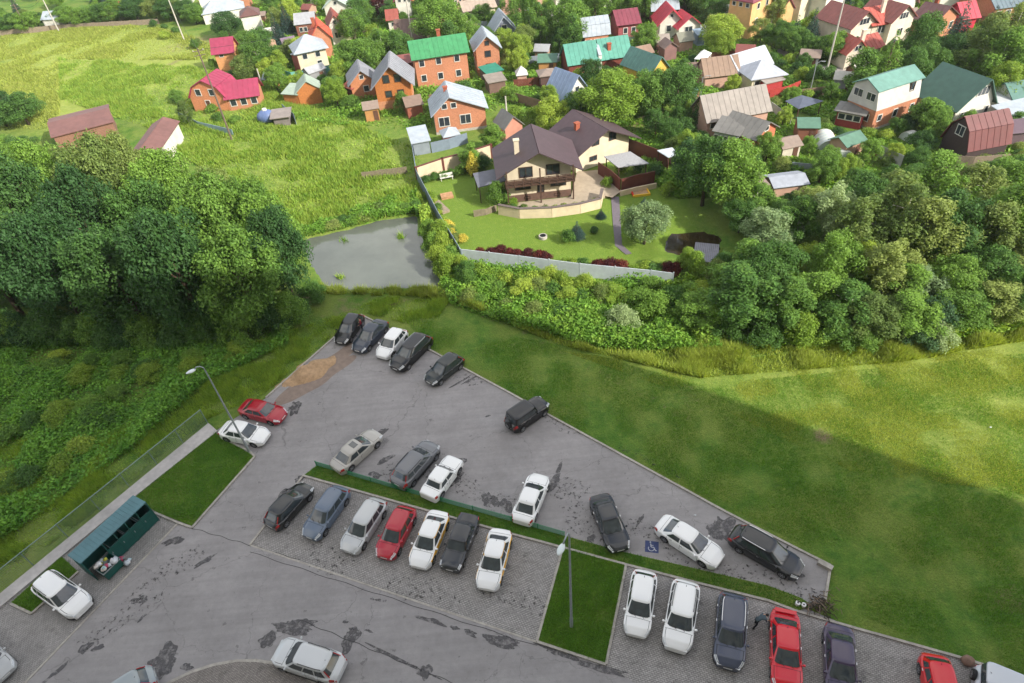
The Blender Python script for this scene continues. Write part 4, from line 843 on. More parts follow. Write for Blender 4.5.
        q.add(c+c2, [tuple(i+6 for i in f) for f in fs]+[(3, 2, 1, 0)]+[(i, (i+1) % 4, (i+1) % 4+6, i+6) for i in range(4)])
    elif roof == 'mono': slab(fr(-ov, -ov, t+e), fr(W_+ov, -ov, t+e), fr(W_+ov, D+ov, t+rh+e), fr(-ov, D+ov, t+rh+e))
    elif roof in ('gambrel', 'gambrel_ridge'):
        S = W_ if roof == 'gambrel' else D; Ln = D if roof == 'gambrel' else W_
        g = (lambda x, l, zz: fr(x, l, zz)) if roof == 'gambrel' else (lambda x, l, zz: fr(l, x, zz)); k1 = S*GB*.6; z1 = t+rh*.62
        for a_, b_, c_ in ((-.12, k1, S*.5), (S+.12, S-k1, S*.5)):
            slab(g(a_, -ov, t-.1), g(a_, Ln+ov, t-.1), g(b_, Ln+ov, z1+e), g(b_, -ov, z1+e)); slab(g(b_, -ov, z1+e), g(b_, Ln+ov, z1+e), g(c_, Ln+ov, t+rh+e), g(c_, -ov, t+rh+e))
    ro = q.build('roof', rf, root) if q.v else None
    def lroot(par): return par
    def window(face, c_, zc, w_, h_, fm=None, dr=False):
        fm = fm or fmat or frm
        if face == 'f': g = lambda a, o_, zz: fr(a, -o_, zz); c0 = c_*W_
        elif face == 'l': g = lambda a, o_, zz: fr(-o_, D-a, zz); c0 = c_*D
        else: g = lambda a, o_, zz: fr(W_+o_, a, zz); c0 = c_*D
        q = MB(); e_ = .09; Bx = lambda a, b, o0, o1, z0, z1: q.box(a, b, o0, o1, z0, z1, g)
        Bx(c0-w_/2, c0+w_/2, .0, .07, zc-h_/2, zc-h_/2+e_); Bx(c0-w_/2, c0+w_/2, 0, .07, zc+h_/2-e_, zc+h_/2); Bx(c0-w_/2, c0-w_/2+e_, 0, .07, zc-h_/2+e_, zc+h_/2-e_); Bx(c0+w_/2-e_, c0+w_/2, 0, .07, zc-h_/2+e_, zc+h_/2-e_)
        n_ = max(1, round(w_/.75))
        if not dr:
            for k in range(1, n_): Bx(c0-w_/2+w_*k/n_-.03, c0-w_/2+w_*k/n_+.03, 0, .06, zc-h_/2+e_, zc+h_/2-e_)
        fo = q.build('door' if dr else 'window', fm, root); q = MB(); q.box(c0-w_/2+e_, c0+w_/2-e_, .005, .035, zc-h_/2+e_, zc+h_/2-e_, g); q.build('door_leaf' if dr else 'pane', (doorm if dr else pane_m), fo)
    for wd in win: window('f', *wd)
    for wd in lwin: window('l', *wd)
    for wd in rwin: window('r', *wd)
    if door: window('f', door, zb+1.05, 1.0, 2.1, None, True)
    if chim:
        q = MB(); x, y, zt = chim[:3]; cm = chim[3] if len(chim) > 3 else brickm((176, 96, 70)); q.box(W_*x-.3, W_*x+.3, D*y-.25, D*y+.25, t, t+zt, fr); q.box(W_*x-.38, W_*x+.38, D*y-.33, D*y+.33, t+zt, t+zt+.12, fr); q.build('chimney', cm, ro or root, local=True)
    cs_ = [fr(-.6, -.6, 0), fr(W_+.6, -.6, 0), fr(W_+.6, D+.6, 0), fr(-.6, D+.6, 0)]; FOOT.append([c[:2] for c in cs_])
    return fr, W_, root
doorm = mat('door_leaf', (92, 60, 46), .7, .1)
def house(name, label, cat, blocks, short=None, group='village houses'):
    A = P(*blocks[0]['A'], blocks[0].get('z', 0)); root = empty(name, (A[0], A[1], 0), label, cat, group)
    xs, ys = [], []
    for bk in blocks:
        bk = dict(bk); A_, B_ = bk.pop('A'), bk.pop('B'); z = bk.pop('z', 0); fr, W_, _ = block(root, A_, B_, z, **bk)
        for x in (0, W_):
            for y in (0, bk['dep']*DK):
                for zz in (0.3, bk['wh']+bk['rh']*.9): p = proj(fr(x, y, zz)); xs.append(p[0]); ys.append(p[1])
    d = np.hypot(A[0], A[1]); HB.append((min(xs), min(ys), max(xs), max(ys), d)); LAND.append(((min(xs)+max(xs))/2, (min(ys)+max(ys))/2, short or label))
    return root
WH = wallm((238, 234, 222)); CR = wallm((236, 222, 194)); OR = brickm((204, 138, 104)); ORW = brickm((198, 124, 66)); BRD = brickm((128, 62, 48)); PK = wallm((212, 170, 150))
GY_ = roofm((150, 152, 160)); LG = roofm((178, 188, 198)); BR = roofm((112, 78, 72)); BRM = roofm((86, 68, 73)); MG = roofm((168, 60, 92)); GRN = roofm((66, 150, 96)); TEAL = roofm((84, 156, 138)); RD = roofm((180, 78, 66)); REDB = roofm((206, 66, 84)); DG = roofm((84, 128, 118)); SL = roofm((128, 126, 122)); BLU = roofm((140, 160, 190)); BURG = roofm((138, 62, 78)); TER = roofm((160, 84, 72))
w3 = lambda n, z, w_=1.1, h_=1.2: [((i+.5)/n, z, w_, h_) for i in range(n)]
# main estate -------------------------------------------------
rt_ = house('estate_house', 'big cream house with dark brown roofs, balcony and pergola behind the white fence', 'house', [
 dict(A=(509, 203), B=(571, 196), dep=8.2, wh=4.7, rh=2.6, roof='gable', wall=CR, rf=BRM, ov=1.3, ribs=0, base=(1.0, mat('stone_base', (120, 92, 80), .9, .2, 3, k=.7)), win=[(.24, 2.3, 2.0, 1.3), (.80, 2.3, 2.0, 1.3), (.52, 2.0, .9, 2.0, frmd), (.3, 4.0, 1.7, 1.4, frmd), (.72, 4.0, 1.7, 1.4, frmd), (.3, .5, .8, .4), (.78, .5, .8, .4)], fmat=frmd, chim=(-.0+.2, .35, 2.6, CR)),
 dict(A=(576, 173), B=(628, 155), dep=8.5, wh=3.0, rh=2.6, roof='gable', wall=CR, rf=BRM, ov=1.2, ribs=0, win=[(.36, 3.6, 1.2, 1.2), (.68, 3.6, 1.2, 1.2), (.32, 1.3, 1.2, .7)], fmat=frmd, chim=(.28, .55, 2.1))], 'the estate house', None)
# balcony and posts
fb = frame(P(509, 203), (P(571, 196)-P(509, 203))[:2]); Wb = np.linalg.norm(P(571, 196)-P(509, 203)); dkw = mat('dark_timber', (84, 60, 48), .8, .2, 4, k=.8)
q = MB(); q.box(-.3, Wb+.3, -1.5, -.05, 2.85, 3.0, fb)
for z in (3.3, 3.55, 3.8): q.box(-.3, Wb+.3, -1.5, -1.45, z, z+.09, fb)
for k in range(9): q.box(-.3+k*(Wb+.5)/8, -.2+k*(Wb+.5)/8, -1.52, -1.42, 2.8, 3.9, fb)
q.build('balcony', dkw, rt_)
for x in (-.1, Wb*.5, Wb+.1): q = MB(); q.box(x-.08, x+.08, -1.45, -1.3, 0, 5.0, fb); q.build('balcony_post', dkw, rt_)
def shed(name, label, cat, A, B, z, dep, h, rh, roof, rf, wallc, short=None, **k): return house(name, label, cat, [dict(A=A, B=B, z=z, dep=dep, wh=h, rh=rh, roof=roof, rf=rf, wall=wallc, **k)], short, None)
def canopy(name, label, corners, z, rf, post=dkw, rh=0.0, cat='canopy', short=None):
    ps = [P(*c, z) for c in corners]; c0 = sum(ps)/4; r = empty(name, (c0[0], c0[1], 0), label, cat); q = MB(); n_ = 4
    top = [(p[0], p[1], z) for p in ps]
    if rh: q.add(top+[(c0[0], c0[1], z+rh)], [(i, (i+1) % 4, 4) for i in range(4)]+[(3, 2, 1, 0)])
    else: q.add(top+[(p[0], p[1], z+.1) for p in ps], [(3, 2, 1, 0), (4, 5, 6, 7)]+[(i, (i+1) % 4, (i+1) % 4+4, i+4) for i in range(4)])
    o = q.build('roof', rf, r); o.data.update()
    for p in ps: w_ = c0*.12+p*.88; q = MB(); q.box(w_[0]-.06, w_[0]+.06, w_[1]-.06, w_[1]+.06, 0, z, None); q.build('post', post, r)
    FOOT.append([p[:2] for p in ps]); LAND.append((sum(c[0] for c in corners)/4, sum(c[1] for c in corners)/4, short or label)); return r
canopy('garden_pavilion', 'grey roofed open garden pavilion left of the estate house', [(478, 188), (507, 181), (498, 169), (473, 174)], 2.3, roofm((112, 114, 126)), cat='pavilion', short='the garden pavilion')
canopy('pergola', 'grey slatted pergola against the right wing of the estate house', [(618, 168), (649, 164), (630, 152), (604, 157)], 2.4, mat('pergola_slats', (176, 176, 178), .7, .15, 4, k=.7), cat='pergola')
canopy('lean_to', 'pale translucent lean-to roof behind the brown fence of the estate', [(668, 158), (680, 155), (672, 148), (657, 151)], 2.3, mat('translucent_sheet', (206, 214, 222), .4, .1, 2, k=.75), cat='lean-to')
# village -------------------------------------------------------
house('brick_house', 'orange brick house with grey roof and two white framed windows beside the estate', 'house', [dict(A=(437, 135), B=(487, 128), dep=8.5, wh=3.3, rh=2.7, roof='gable', apex=.33, wall=OR, side=WH, rf=LG, win=[(.18, 1.9, 1.7, 1.5), (.60, 1.9, 1.7, 1.5), (.22, 4.2, .9, .9), (.40, 4.2, .9, .9)], base=(.4, kc), chim=(.3, .5, 2.6))], 'the orange brick house')
house('timber_house', 'tall orange timber gabled house with dark grey roof on a brick base', 'house', [dict(A=(380, 111), B=(414, 107), dep=9, wh=4.3, rh=3.3, roof='gable', wall=ORW, rf=GY_, ov=.7, win=[(.35, 5.0, 1.1, 1.3), (.68, 5.0, 1.1, 1.3), (.35, 2.6, 1.1, 1.1), (.7, 2.6, 1.1, 1.1)], base=(1.5, brickm((210, 150, 112))), fmat=frmd)], 'the timber gabled house')
house('brick_cottage', 'brick cottage with curved grey roof left of the tall timber house', 'house', [dict(A=(354, 100), B=(378, 96), dep=7.5, wh=2.8, rh=2.3, roof='gable', wall=brickm((214, 142, 100)), rf=GY_, win=[(.6, 1.6, 1.0, 1.1), (.5, 3.6, .8, .8)]), dict(A=(347, 97), B=(354, 99.5), dep=4, wh=2.2, rh=.8, roof='hip', wall=BRD, rf=TER)], 'the grey roofed cottage')
house('green_roofed_house', 'long orange two storey house under a bright green metal roof', 'house', [dict(A=(419, 89), B=(470, 81), dep=7.5, wh=5.3, rh=2.3, roof='ridge', wall=OR, rf=GRN, ov=.5, win=[(u_, z_, 1.0, 1.2) for u_ in (.13, .45, .80) for z_ in (1.7, 4.2)], chim=(.55, .6, 2.9))], 'the bright green roof')
house('gabled_brick_house', 'narrow tall orange brick house with grey gable roof right of the bright green roof', 'house', [dict(A=(478.5, 76), B=(501, 73), dep=7.5, wh=4.7, rh=2.3, roof='gable', wall=OR, rf=LG, win=[(.5, 5.4, .8, .8, frmd), (.5, 3.6, 1.1, 1.1, frmd), (.5, 1.4, 1.1, 1.1, frmd)], lwin=[(.3, 1.6, .8, 1), (.7, 1.6, .8, 1), (.3, 3.6, .8, 1), (.7, 3.6, .8, 1)])], 'the narrow brick house')
house('magenta_barn_house', 'orange brick house with long magenta roof and rounded gable at the meadow edge', 'house', [dict(A=(196, 112), B=(231, 112), dep=7, wh=2.6, rh=3.4, roof='gambrel', wall=brickm((226, 148, 104)), rf=MG, ov=.3, win=[(.28, 3.4, 1.1, 1.2), (.66, 3.4, 1.1, 1.2)], door=.45), dict(A=(231.5, 112), B=(262, 108), dep=5.5, wh=2.6, rh=2.2, roof='ridge', wall=OR, rf=MG, win=w3(3, 1.5))], 'the magenta roofed house')
house('magenta_tower_house', 'small narrow house with square magenta roof standing alone in the meadow', 'house', [dict(A=(220.5, 72), B=(239, 70), dep=5, wh=3.8, rh=2.3, roof='ridge', wall=brickm((232, 166, 110)), rf=MG, win=[(.35, 3.1, .9, .8)])], 'the small magenta roofed house')
house('meadow_barn', 'long low barn with brown felt roofs half hidden by the grove', 'barn', [dict(A=(53, 137), B=(112, 122), z=3.3, dep=12, wh=3.3, rh=.9, roof='ridge', wall=brickm((150, 110, 90)), rf=roofm((132, 92, 86)), ov=.3, ribs=0), dict(A=(131, 155), B=(157, 152), z=3.0, dep=15, wh=3.0, rh=1.0, roof='gable', wall=WH, rf=roofm((132, 92, 86)), ov=.3, ribs=0)], 'the brown roofed barn', None)
house('cream_hip_house', 'cream house with pale grey hipped roof and red porch', 'house', [dict(A=(302, 73), B=(330, 67), dep=7, wh=4.0, rh=1.8, roof='hip', wall=CR, rf=LG, ov=.6, win=[(.25, 2.8, 1, 1.1), (.7, 2.8, 1, 1.1), (.7, 1.2, 1, 1)]), dict(A=(296, 72), B=(301.5, 73), dep=4, wh=3.2, rh=.3, roof='mono', wall=brickm((176, 96, 90)), rf=LG, ov=.1)], 'the cream hipped house')
house('orange_roofed_house', 'orange brick house with bright orange roof behind the cream hipped house', 'house', [dict(A=(317, 60), B=(335, 57), dep=7, wh=4.2, rh=2.6, roof='gable', wall=OR, rf=roofm((222, 96, 68)), chim=(.3, .3, 3))], 'the orange roof')
house('twin_gabled_house', 'white house with two gables under a brown red roof', 'house', [dict(A=(334, 45), B=(346, 43), dep=8, wh=4.0, rh=2.0, roof='gable', wall=WH, rf=TER, win=[(.5, 4.3, .9, .9), (.5, 1.8, 1.3, 1.2)]), dict(A=(346.2, 43), B=(357, 41), dep=7, wh=3.6, rh=1.8, roof='gable', wall=CR, rf=TER, win=[(.5, 3.9, .8, .8), (.5, 1.6, 1, 1)])], 'the twin gabled house')
house('white_bungalow', 'white bungalow with pale green roof among the far left trees', 'house', [dict(A=(327, 19), B=(350, 17), dep=7, wh=2.5, rh=2.2, roof='gable', wall=WH, rf=roofm((190, 206, 196)), win=[(.5, 3.2, .8, .8)])], 'the white bungalow')
house('magenta_gable_house', 'small white house with a magenta roof beside the far concrete pole', 'house', [dict(A=(398, 17), B=(412, 15.5), dep=6, wh=3.6, rh=2, roof='gable', wall=WH, rf=MG, win=[(.3, 3.4, .8, .9), (.7, 3.4, .8, .9)])], 'the small white and magenta house')
house('little_red_roof_house', 'tiny white cottage with dull red roof left of the brown roofed cottage', 'house', [dict(A=(390, 32), B=(399, 31), dep=5, wh=2.6, rh=1.6, roof='ridge', wall=WH, rf=TER, win=[(.5, 1.5, .8, .9)])])
house('brown_cottage', 'low cottage under a big dull brown roof behind the green roof', 'house', [dict(A=(398, 49), B=(427, 47), dep=8, wh=2.2, rh=3, roof='ridge', wall=PK, rf=roofm((122, 96, 86)), win=w3(3, 1.3, .9, .9))], 'the brown roofed cottage')
house('grey_roof_cottage', 'cream cottage with wide flat grey roof and red end wall', 'house', [dict(A=(466, 25), B=(496, 20), dep=7, wh=2.8, rh=1.5, roof='ridge', wall=CR, rf=roofm((186, 168, 152)), win=w3(2, 1.5))])
house('steep_blue_grey_house', 'white house with steep blue grey roof and dark gable', 'house', [dict(A=(494, 46), B=(517, 43), dep=8, wh=2.3, rh=3.4, roof='gable', wall=wallm((150, 156, 176)), rf=LG, win=[(.5, 3.2, 1.1, 1)], base=(1.9, WH))], 'the steep blue grey house')
house('pink_block', 'tall plain pink building at the top edge', 'building', [dict(A=(502, 15), B=(521, 14), dep=8, wh=6, rh=1.2, roof='hip', wall=wallm((222, 172, 156)), rf=LG, win=w3(3, 4.2))])
house('teal_roofed_barn', 'long low house with two big turquoise green roofs and a white gap', 'house', [dict(A=(569, 76), B=(598, 71.5), dep=7, wh=2.0, rh=3.0, roof='ridge', wall=BRD, rf=TEAL, ov=.3), dict(A=(602, 70.5), B=(630, 66), dep=7, wh=2.0, rh=3.0, roof='ridge', wall=BRD, rf=TEAL, ov=.3, chim=(.3, .2, 2)), dict(A=(598.5, 71.3), B=(601.7, 70.8), dep=6, wh=2.6, rh=1.6, roof='ridge', wall=WH, rf=LG, ov=0)], 'the turquoise roofs')
house('orange_mansard_cottage', 'orange cottage with grey mansard roof left of the burgundy house', 'house', [dict(A=(585, 52), B=(608, 49), dep=6, wh=2.7, rh=3.2, roof='gambrel_ridge', wall=OR, rf=LG, win=w3(3, 1.5), door=.1)], 'the grey mansard cottage')
house('burgundy_house', 'house with burgundy walls and burgundy roof', 'house', [dict(A=(618, 42), B=(638, 39.5), dep=8, wh=3.2, rh=2, roof='ridge', wall=brickm((172, 90, 96)), rf=BURG, win=[(.35, 1.9, .9, 1.1), (.75, 1.9, .9, 1.1)])], 'the burgundy house')
house('red_roofed_white_house', 'white house with bright red roof and a double gable', 'house', [dict(A=(659, 39), B=(681, 37), dep=7, wh=3.0, rh=2.5, roof='gable', wall=WH, rf=REDB, ov=.6, win=[(.4, 1.8, 1.0, 1.2), (.5, 4.0, .7, .7)]), dict(A=(676, 39), B=(697, 36), dep=6, wh=2.4, rh=2.0, roof='gable', setb=-1.0, wall=WH, rf=REDB, ov=.5, win=[(.45, 1.8, 1.6, 1.1)])], 'the red roofed white house')
house('grey_gabled_brick_house', 'brick house with big light grey roof at the top edge', 'house', [dict(A=(652, 24), B=(676, 22), dep=8, wh=2.8, rh=3.4, roof='ridge', wall=OR, rf=LG, win=w3(3, 1.6))], 'the light grey roof')
house('orange_tower_house', 'tall orange and cream house with brown hipped roof', 'house', [dict(A=(747, 39), B=(768, 29), dep=6.5, wh=6.4, rh=2.2, roof='hip', wall=wallm((240, 190, 130)), rf=BURG, ov=.3, win=[(.3, 5.2, .9, 1.1), (.7, 5.2, .9, 1.1), (.3, 2.6, .9, 1.1)], lwin=[(.2, 5.6, .8, .8), (.5, 5.6, .8, .8), (.8, 5.6, .8, .8), (.5, 1.2, 1.5, 2.2, frmd)])], 'the tall orange house')
house('green_gabled_house', 'white gabled house with dark green roof at the top edge', 'house', [dict(A=(822, 20), B=(842, 11), dep=9, wh=4.0, rh=2.0, roof='gable', wall=WH, rf=DG, win=[(.3, 1.6, .9, 1.1), (.5, 4.4, .8, .9), (.75, 3.2, .8, .9)])], 'the white house with the dark green roof')
house('cream_green_house', 'cream house with green roof left of the white gabled one', 'house', [dict(A=(797, 22), B=(812, 14), dep=8, wh=4.4, rh=2.0, roof='gable', wall=CR, rf=DG)])
cb = wallm((240, 226, 204))
house('cream_villa', 'long cream villa with brown and red roofs and several gables', 'villa', [dict(A=(845, 54), B=(868, 48), dep=10.5, wh=4.4, rh=2.4, roof='gable', wall=cb, rf=roofm((142, 84, 78)), ov=.5, win=[(.5, 4.8, 2.2, 1.1), (.3, 2, 1.3, 1.3), (.75, 2, 1.2, 1.3)]), dict(A=(868.2, 49.5), B=(884, 47), dep=8, wh=4.0, rh=2.2, roof='ridge', setb=.5, wall=cb, rf=roofm((196, 92, 78)), win=[(.6, 3, 1.4, 1.4)], chim=(.8, .3, 3, cb)), dict(A=(884.2, 48), B=(906, 42), dep=9, wh=4.4, rh=2.4, roof='gable', wall=cb, rf=roofm((142, 84, 78)), win=[(.5, 4.8, 2.0, 1.1), (.5, 2.2, 1.3, 1.3)])], 'the cream villa')
house('villa_garage', 'small cream gabled garage house with red roof in front of the cream villa', 'garage', [dict(A=(843, 70), B=(862, 67), dep=6, wh=2.8, rh=2.0, roof='gable', wall=cb, rf=roofm((176, 84, 70)), win=[(.5, 3.2, 1.2, .9)], chim=(.9, .3, 2.6, cb)), dict(A=(862, 66.5), B=(877, 62), dep=5, wh=2.8, rh=1.6, roof='ridge', wall=cb, rf=roofm((176, 84, 70)))], 'the villa garage')
house('dark_roofed_brick_house', 'orange house with dark brown roof and skylights right of the cream villa', 'house', [dict(A=(905, 40), B=(926, 45), dep=10, wh=3.4, rh=2.4, roof='ridge', wall=OR, rf=roofm((104, 70, 70)), rwin=w3(3, 2), chim=(.3, .6, 2.8), ov=.4)], 'the dark brown roof')
house('bright_red_house', 'small house with bright red roof and red wall beside the blue spruce', 'house', [dict(A=(958, 33), B=(972, 31), dep=6, wh=2.6, rh=2.2, roof='ridge', wall=brickm((214, 52, 76)), rf=REDB)], 'the bright red house')
house('slate_roofed_house', 'orange house with slate blue roof at the right edge of the village', 'house', [dict(A=(990, 24), B=(1018, 20), dep=7, wh=2.8, rh=2.0, roof='ridge', wall=OR, rf=roofm((110, 128, 138)), win=w3(3, 1.5))])
house('burgundy_long_house', 'long building with pale burgundy roof at the top edge above the villa', 'house', [dict(A=(876, 22), B=(912, 14), z=0, dep=8, wh=2.8, rh=3.0, roof='gable', apex=.85, wall=WH, rf=roofm((168, 110, 118)))])
house('gambrel_house', 'orange brick house with white upper floor and turquoise grey barn roof', 'house', [dict(A=(870, 131.5), B=(911, 117.5), dep=6.6, wh=2.9, rh=4.2, roof='none', wall=OR, rf=TEAL, win=[(.13, 1.7, .9, 1.0), (.5, 1.7, .9, 1.2), (.9, 1.7, .8, 1.2)], lwin=[(.75, 1.6, .8, 1.1), (.35, 1.6, .8, 1.1)], base=(.35, kc))], 'the house with the turquoise barn roof')
gr = [o for o in COL.objects if o.name == 'gambrel_house'][0]
A_ = P(870, 131.5); B_ = P(911, 117.5); fg = frame(A_, (B_-A_)[:2]); Wg = np.linalg.norm(B_-A_); Dg = 6.6*DK; sid = wallm((214, 212, 204)); q = MB()
prof = [(-.1, 2.9), (.45, 5.5), (Dg/2, 6.5), (Dg-.45, 5.5), (Dg+.1, 2.9)]; q.add([fg(x, y, z) for x in (-.1, Wg+.1) for y, z in prof], [(0, 1, 2, 3, 4), (9, 8, 7, 6, 5), (0, 5, 6, 1), (1, 6, 7, 2), (2, 7, 8, 3), (3, 8, 9, 4), (4, 9, 5, 0)])
q.build('upper_floor', sid, gr); q = MB()
for (y0, z0), (y1, z1) in (((.15, 5.4), (Dg/2, 6.55)), ((Dg-.15, 5.4), (Dg/2, 6.55))): q.add([fg(x, y, z+d_) for d_ in (0, .12) for x, y, z in ((-.4, y0, z0), (Wg+.4, y0, z0), (Wg+.4, y1, z1), (-.4, y1, z1))], [(0, 1, 2, 3), (7, 6, 5, 4), (0, 4, 5, 1), (1, 5, 6, 2), (2, 6, 7, 3), (3, 7, 4, 0)])
q.build('roof', roofm((112, 158, 146)), gr)
def fw(fn, a0, a1, o, z0, z1, root, m_=frm):
    q = MB(); e_ = .08; q.box(a0, a1, 0, o, z0, z0+e_, fn); q.box(a0, a1, 0, o, z1-e_, z1, fn); q.box(a0, a0+e_, 0, o, z0+e_, z1-e_, fn); q.box(a1-e_, a1, 0, o, z0+e_, z1-e_, fn)
    n_ = max(1, round((a1-a0)/.6))
    for k in range(1, n_): x = a0+(a1-a0)*k/n_; q.box(x-.03, x+.03, 0, o, z0+e_, z1-e_, fn)
    w_ = q.build('window', m_, root); q = MB(); q.box(a0+e_, a1-e_, 0, o*.5, z0+e_, z1-e_, fn); q.build('pane', pane_m, w_)
for a0 in (.6, 2.7): fw(lambda a, o, z: fg(-.1-o, Dg-a, z), a0, a0+1.5, .06, 3.9, 5.0, gr)
fw(lambda a, o, z: fg(a, .25-o, z), Wg*.74, Wg*.74+.8, .12, 4.1, 5.4, gr, frmd)
house('glazed_porch', 'small red and white glazed porch left of the orange brick ground floor', 'porch', [dict(A=(834, 125), B=(859, 130), dep=2.2, wh=2.1, rh=.6, roof='mono', wall=brickm((160, 60, 62)), rf=SL, win=[(.2, 1.45, 1.0, .9), (.5, 1.45, 1.0, .9), (.8, 1.45, 1.0, .9)])], None, None)
house('green_tiled_house', 'big white gabled house with wide dark green tiled roof', 'house', [dict(A=(949, 130), B=(984, 120), dep=9.5, wh=3.0, rh=3.8, roof='gable', apex=.62, wall=WH, rf=roofm((72, 108, 96)), ov=.5, ribs=0, win=[(.25, 1.6, 1.5, 1.3), (.6, 4.6, 2.1, 1.3), (.9, 1.6, .8, 1.3)])], 'the dark green tiled roof')
house('maroon_barn', 'dark barn with maroon mansard roof behind a plank fence', 'barn', [dict(A=(963, 163), B=(1003, 155), dep=6.0, wh=1.6, rh=4.3, roof='gambrel_ridge', wall=mat('dark_boards', (70, 54, 54), .85, .15, 3, k=.75), rf=roofm((112, 50, 50)), ov=.25, lwin=[(.5, 3.4, 1.3, 1.3)])], 'the maroon barn', None)
house('old_grey_house', 'old grey roofed house with glazed veranda and orange brick wing', 'house', [dict(A=(752, 158), B=(772, 146), dep=7.0, wh=2.8, rh=1.7, roof='gable', wall=brickm((206, 120, 86)), rf=SL, ov=.4, win=[(.5, 3.3, 1.0, .7), (.35, 1.4, .9, 1.0)], lwin=w3(3, 1.5, .9, 1.0)), dict(A=(716, 146), B=(777, 134), dep=6.5, wh=2.6, rh=3.0, setb=3.0, roof='ridge', wall=PK, rf=roofm((150, 142, 134)), ov=.4, win=[(.1, 1.6, 1, 1)]), dict(A=(712, 150), B=(735, 155), dep=3.5, wh=2.7, rh=1.2, roof='mono', wall=wallm((196, 206, 204)), rf=SL, ov=.3, win=[(u_, 1.7, .85, 1.3) for u_ in (.12, .31, .5, .69, .88)], lwin=[(.25, 1.7, .9, 1.3), (.7, 1.7, .9, 1.3)])], 'the old grey house')
canopy('carport', 'dark blue grey hipped canopy on posts over a parked load', [(798.6, 109), (824, 101), (801.5, 95), (785, 101)], 2.5, roofm((92, 100, 118)), rh=.5, cat='carport', short='the dark canopy')
house('blue_chalet', 'small chalet with steep pale blue roof', 'chalet', [dict(A=(566, 107), B=(588, 98), dep=6.5, wh=1.4, rh=3.6, roof='gable', wall=WH, rf=BLU, ov=.5, win=[(.5, 2.2, 1.0, .9)])], 'the pale blue chalet')
house('yellow_gabled_cottage', 'yellow gabled cottage with dull green roof', 'house', [dict(A=(650, 87), B=(667, 81), dep=9.5, wh=2.3, rh=2.5, roof='gable', wall=wallm((232, 190, 88)), rf=DG, ov=.4, win=[(.5, 1.5, 1.2, 1.0)])], 'the yellow gable')
house('long_shed', 'long shed with one brown and one pale grey roof half', 'shed', [dict(A=(704, 90), B=(737, 86), dep=6, wh=2.2, rh=2.4, roof='ridge', wall=PK, rf=roofm((150, 124, 104)), ov=.3), dict(A=(737.2, 86), B=(769, 76), dep=6.5, wh=2.2, rh=2.4, roof='ridge', wall=PK, rf=roofm((190, 196, 204)), ov=.3), dict(A=(687, 86), B=(701, 85), dep=5, wh=2.0, rh=1.2, roof='ridge', wall=PK, rf=roofm((130, 108, 96)), ov=.2)], 'the long shed', None)
house('grey_hipped_cottage', 'beige cottage with light grey hipped roof at the end of the long shed', 'house', [dict(A=(750, 94), B=(781, 89), dep=6.5, wh=2.6, rh=1.5, roof='hip', wall=CR, rf=roofm((184, 190, 202)), ov=.5, win=w3(3, 1.5, 1, 1))], 'the grey hipped cottage')
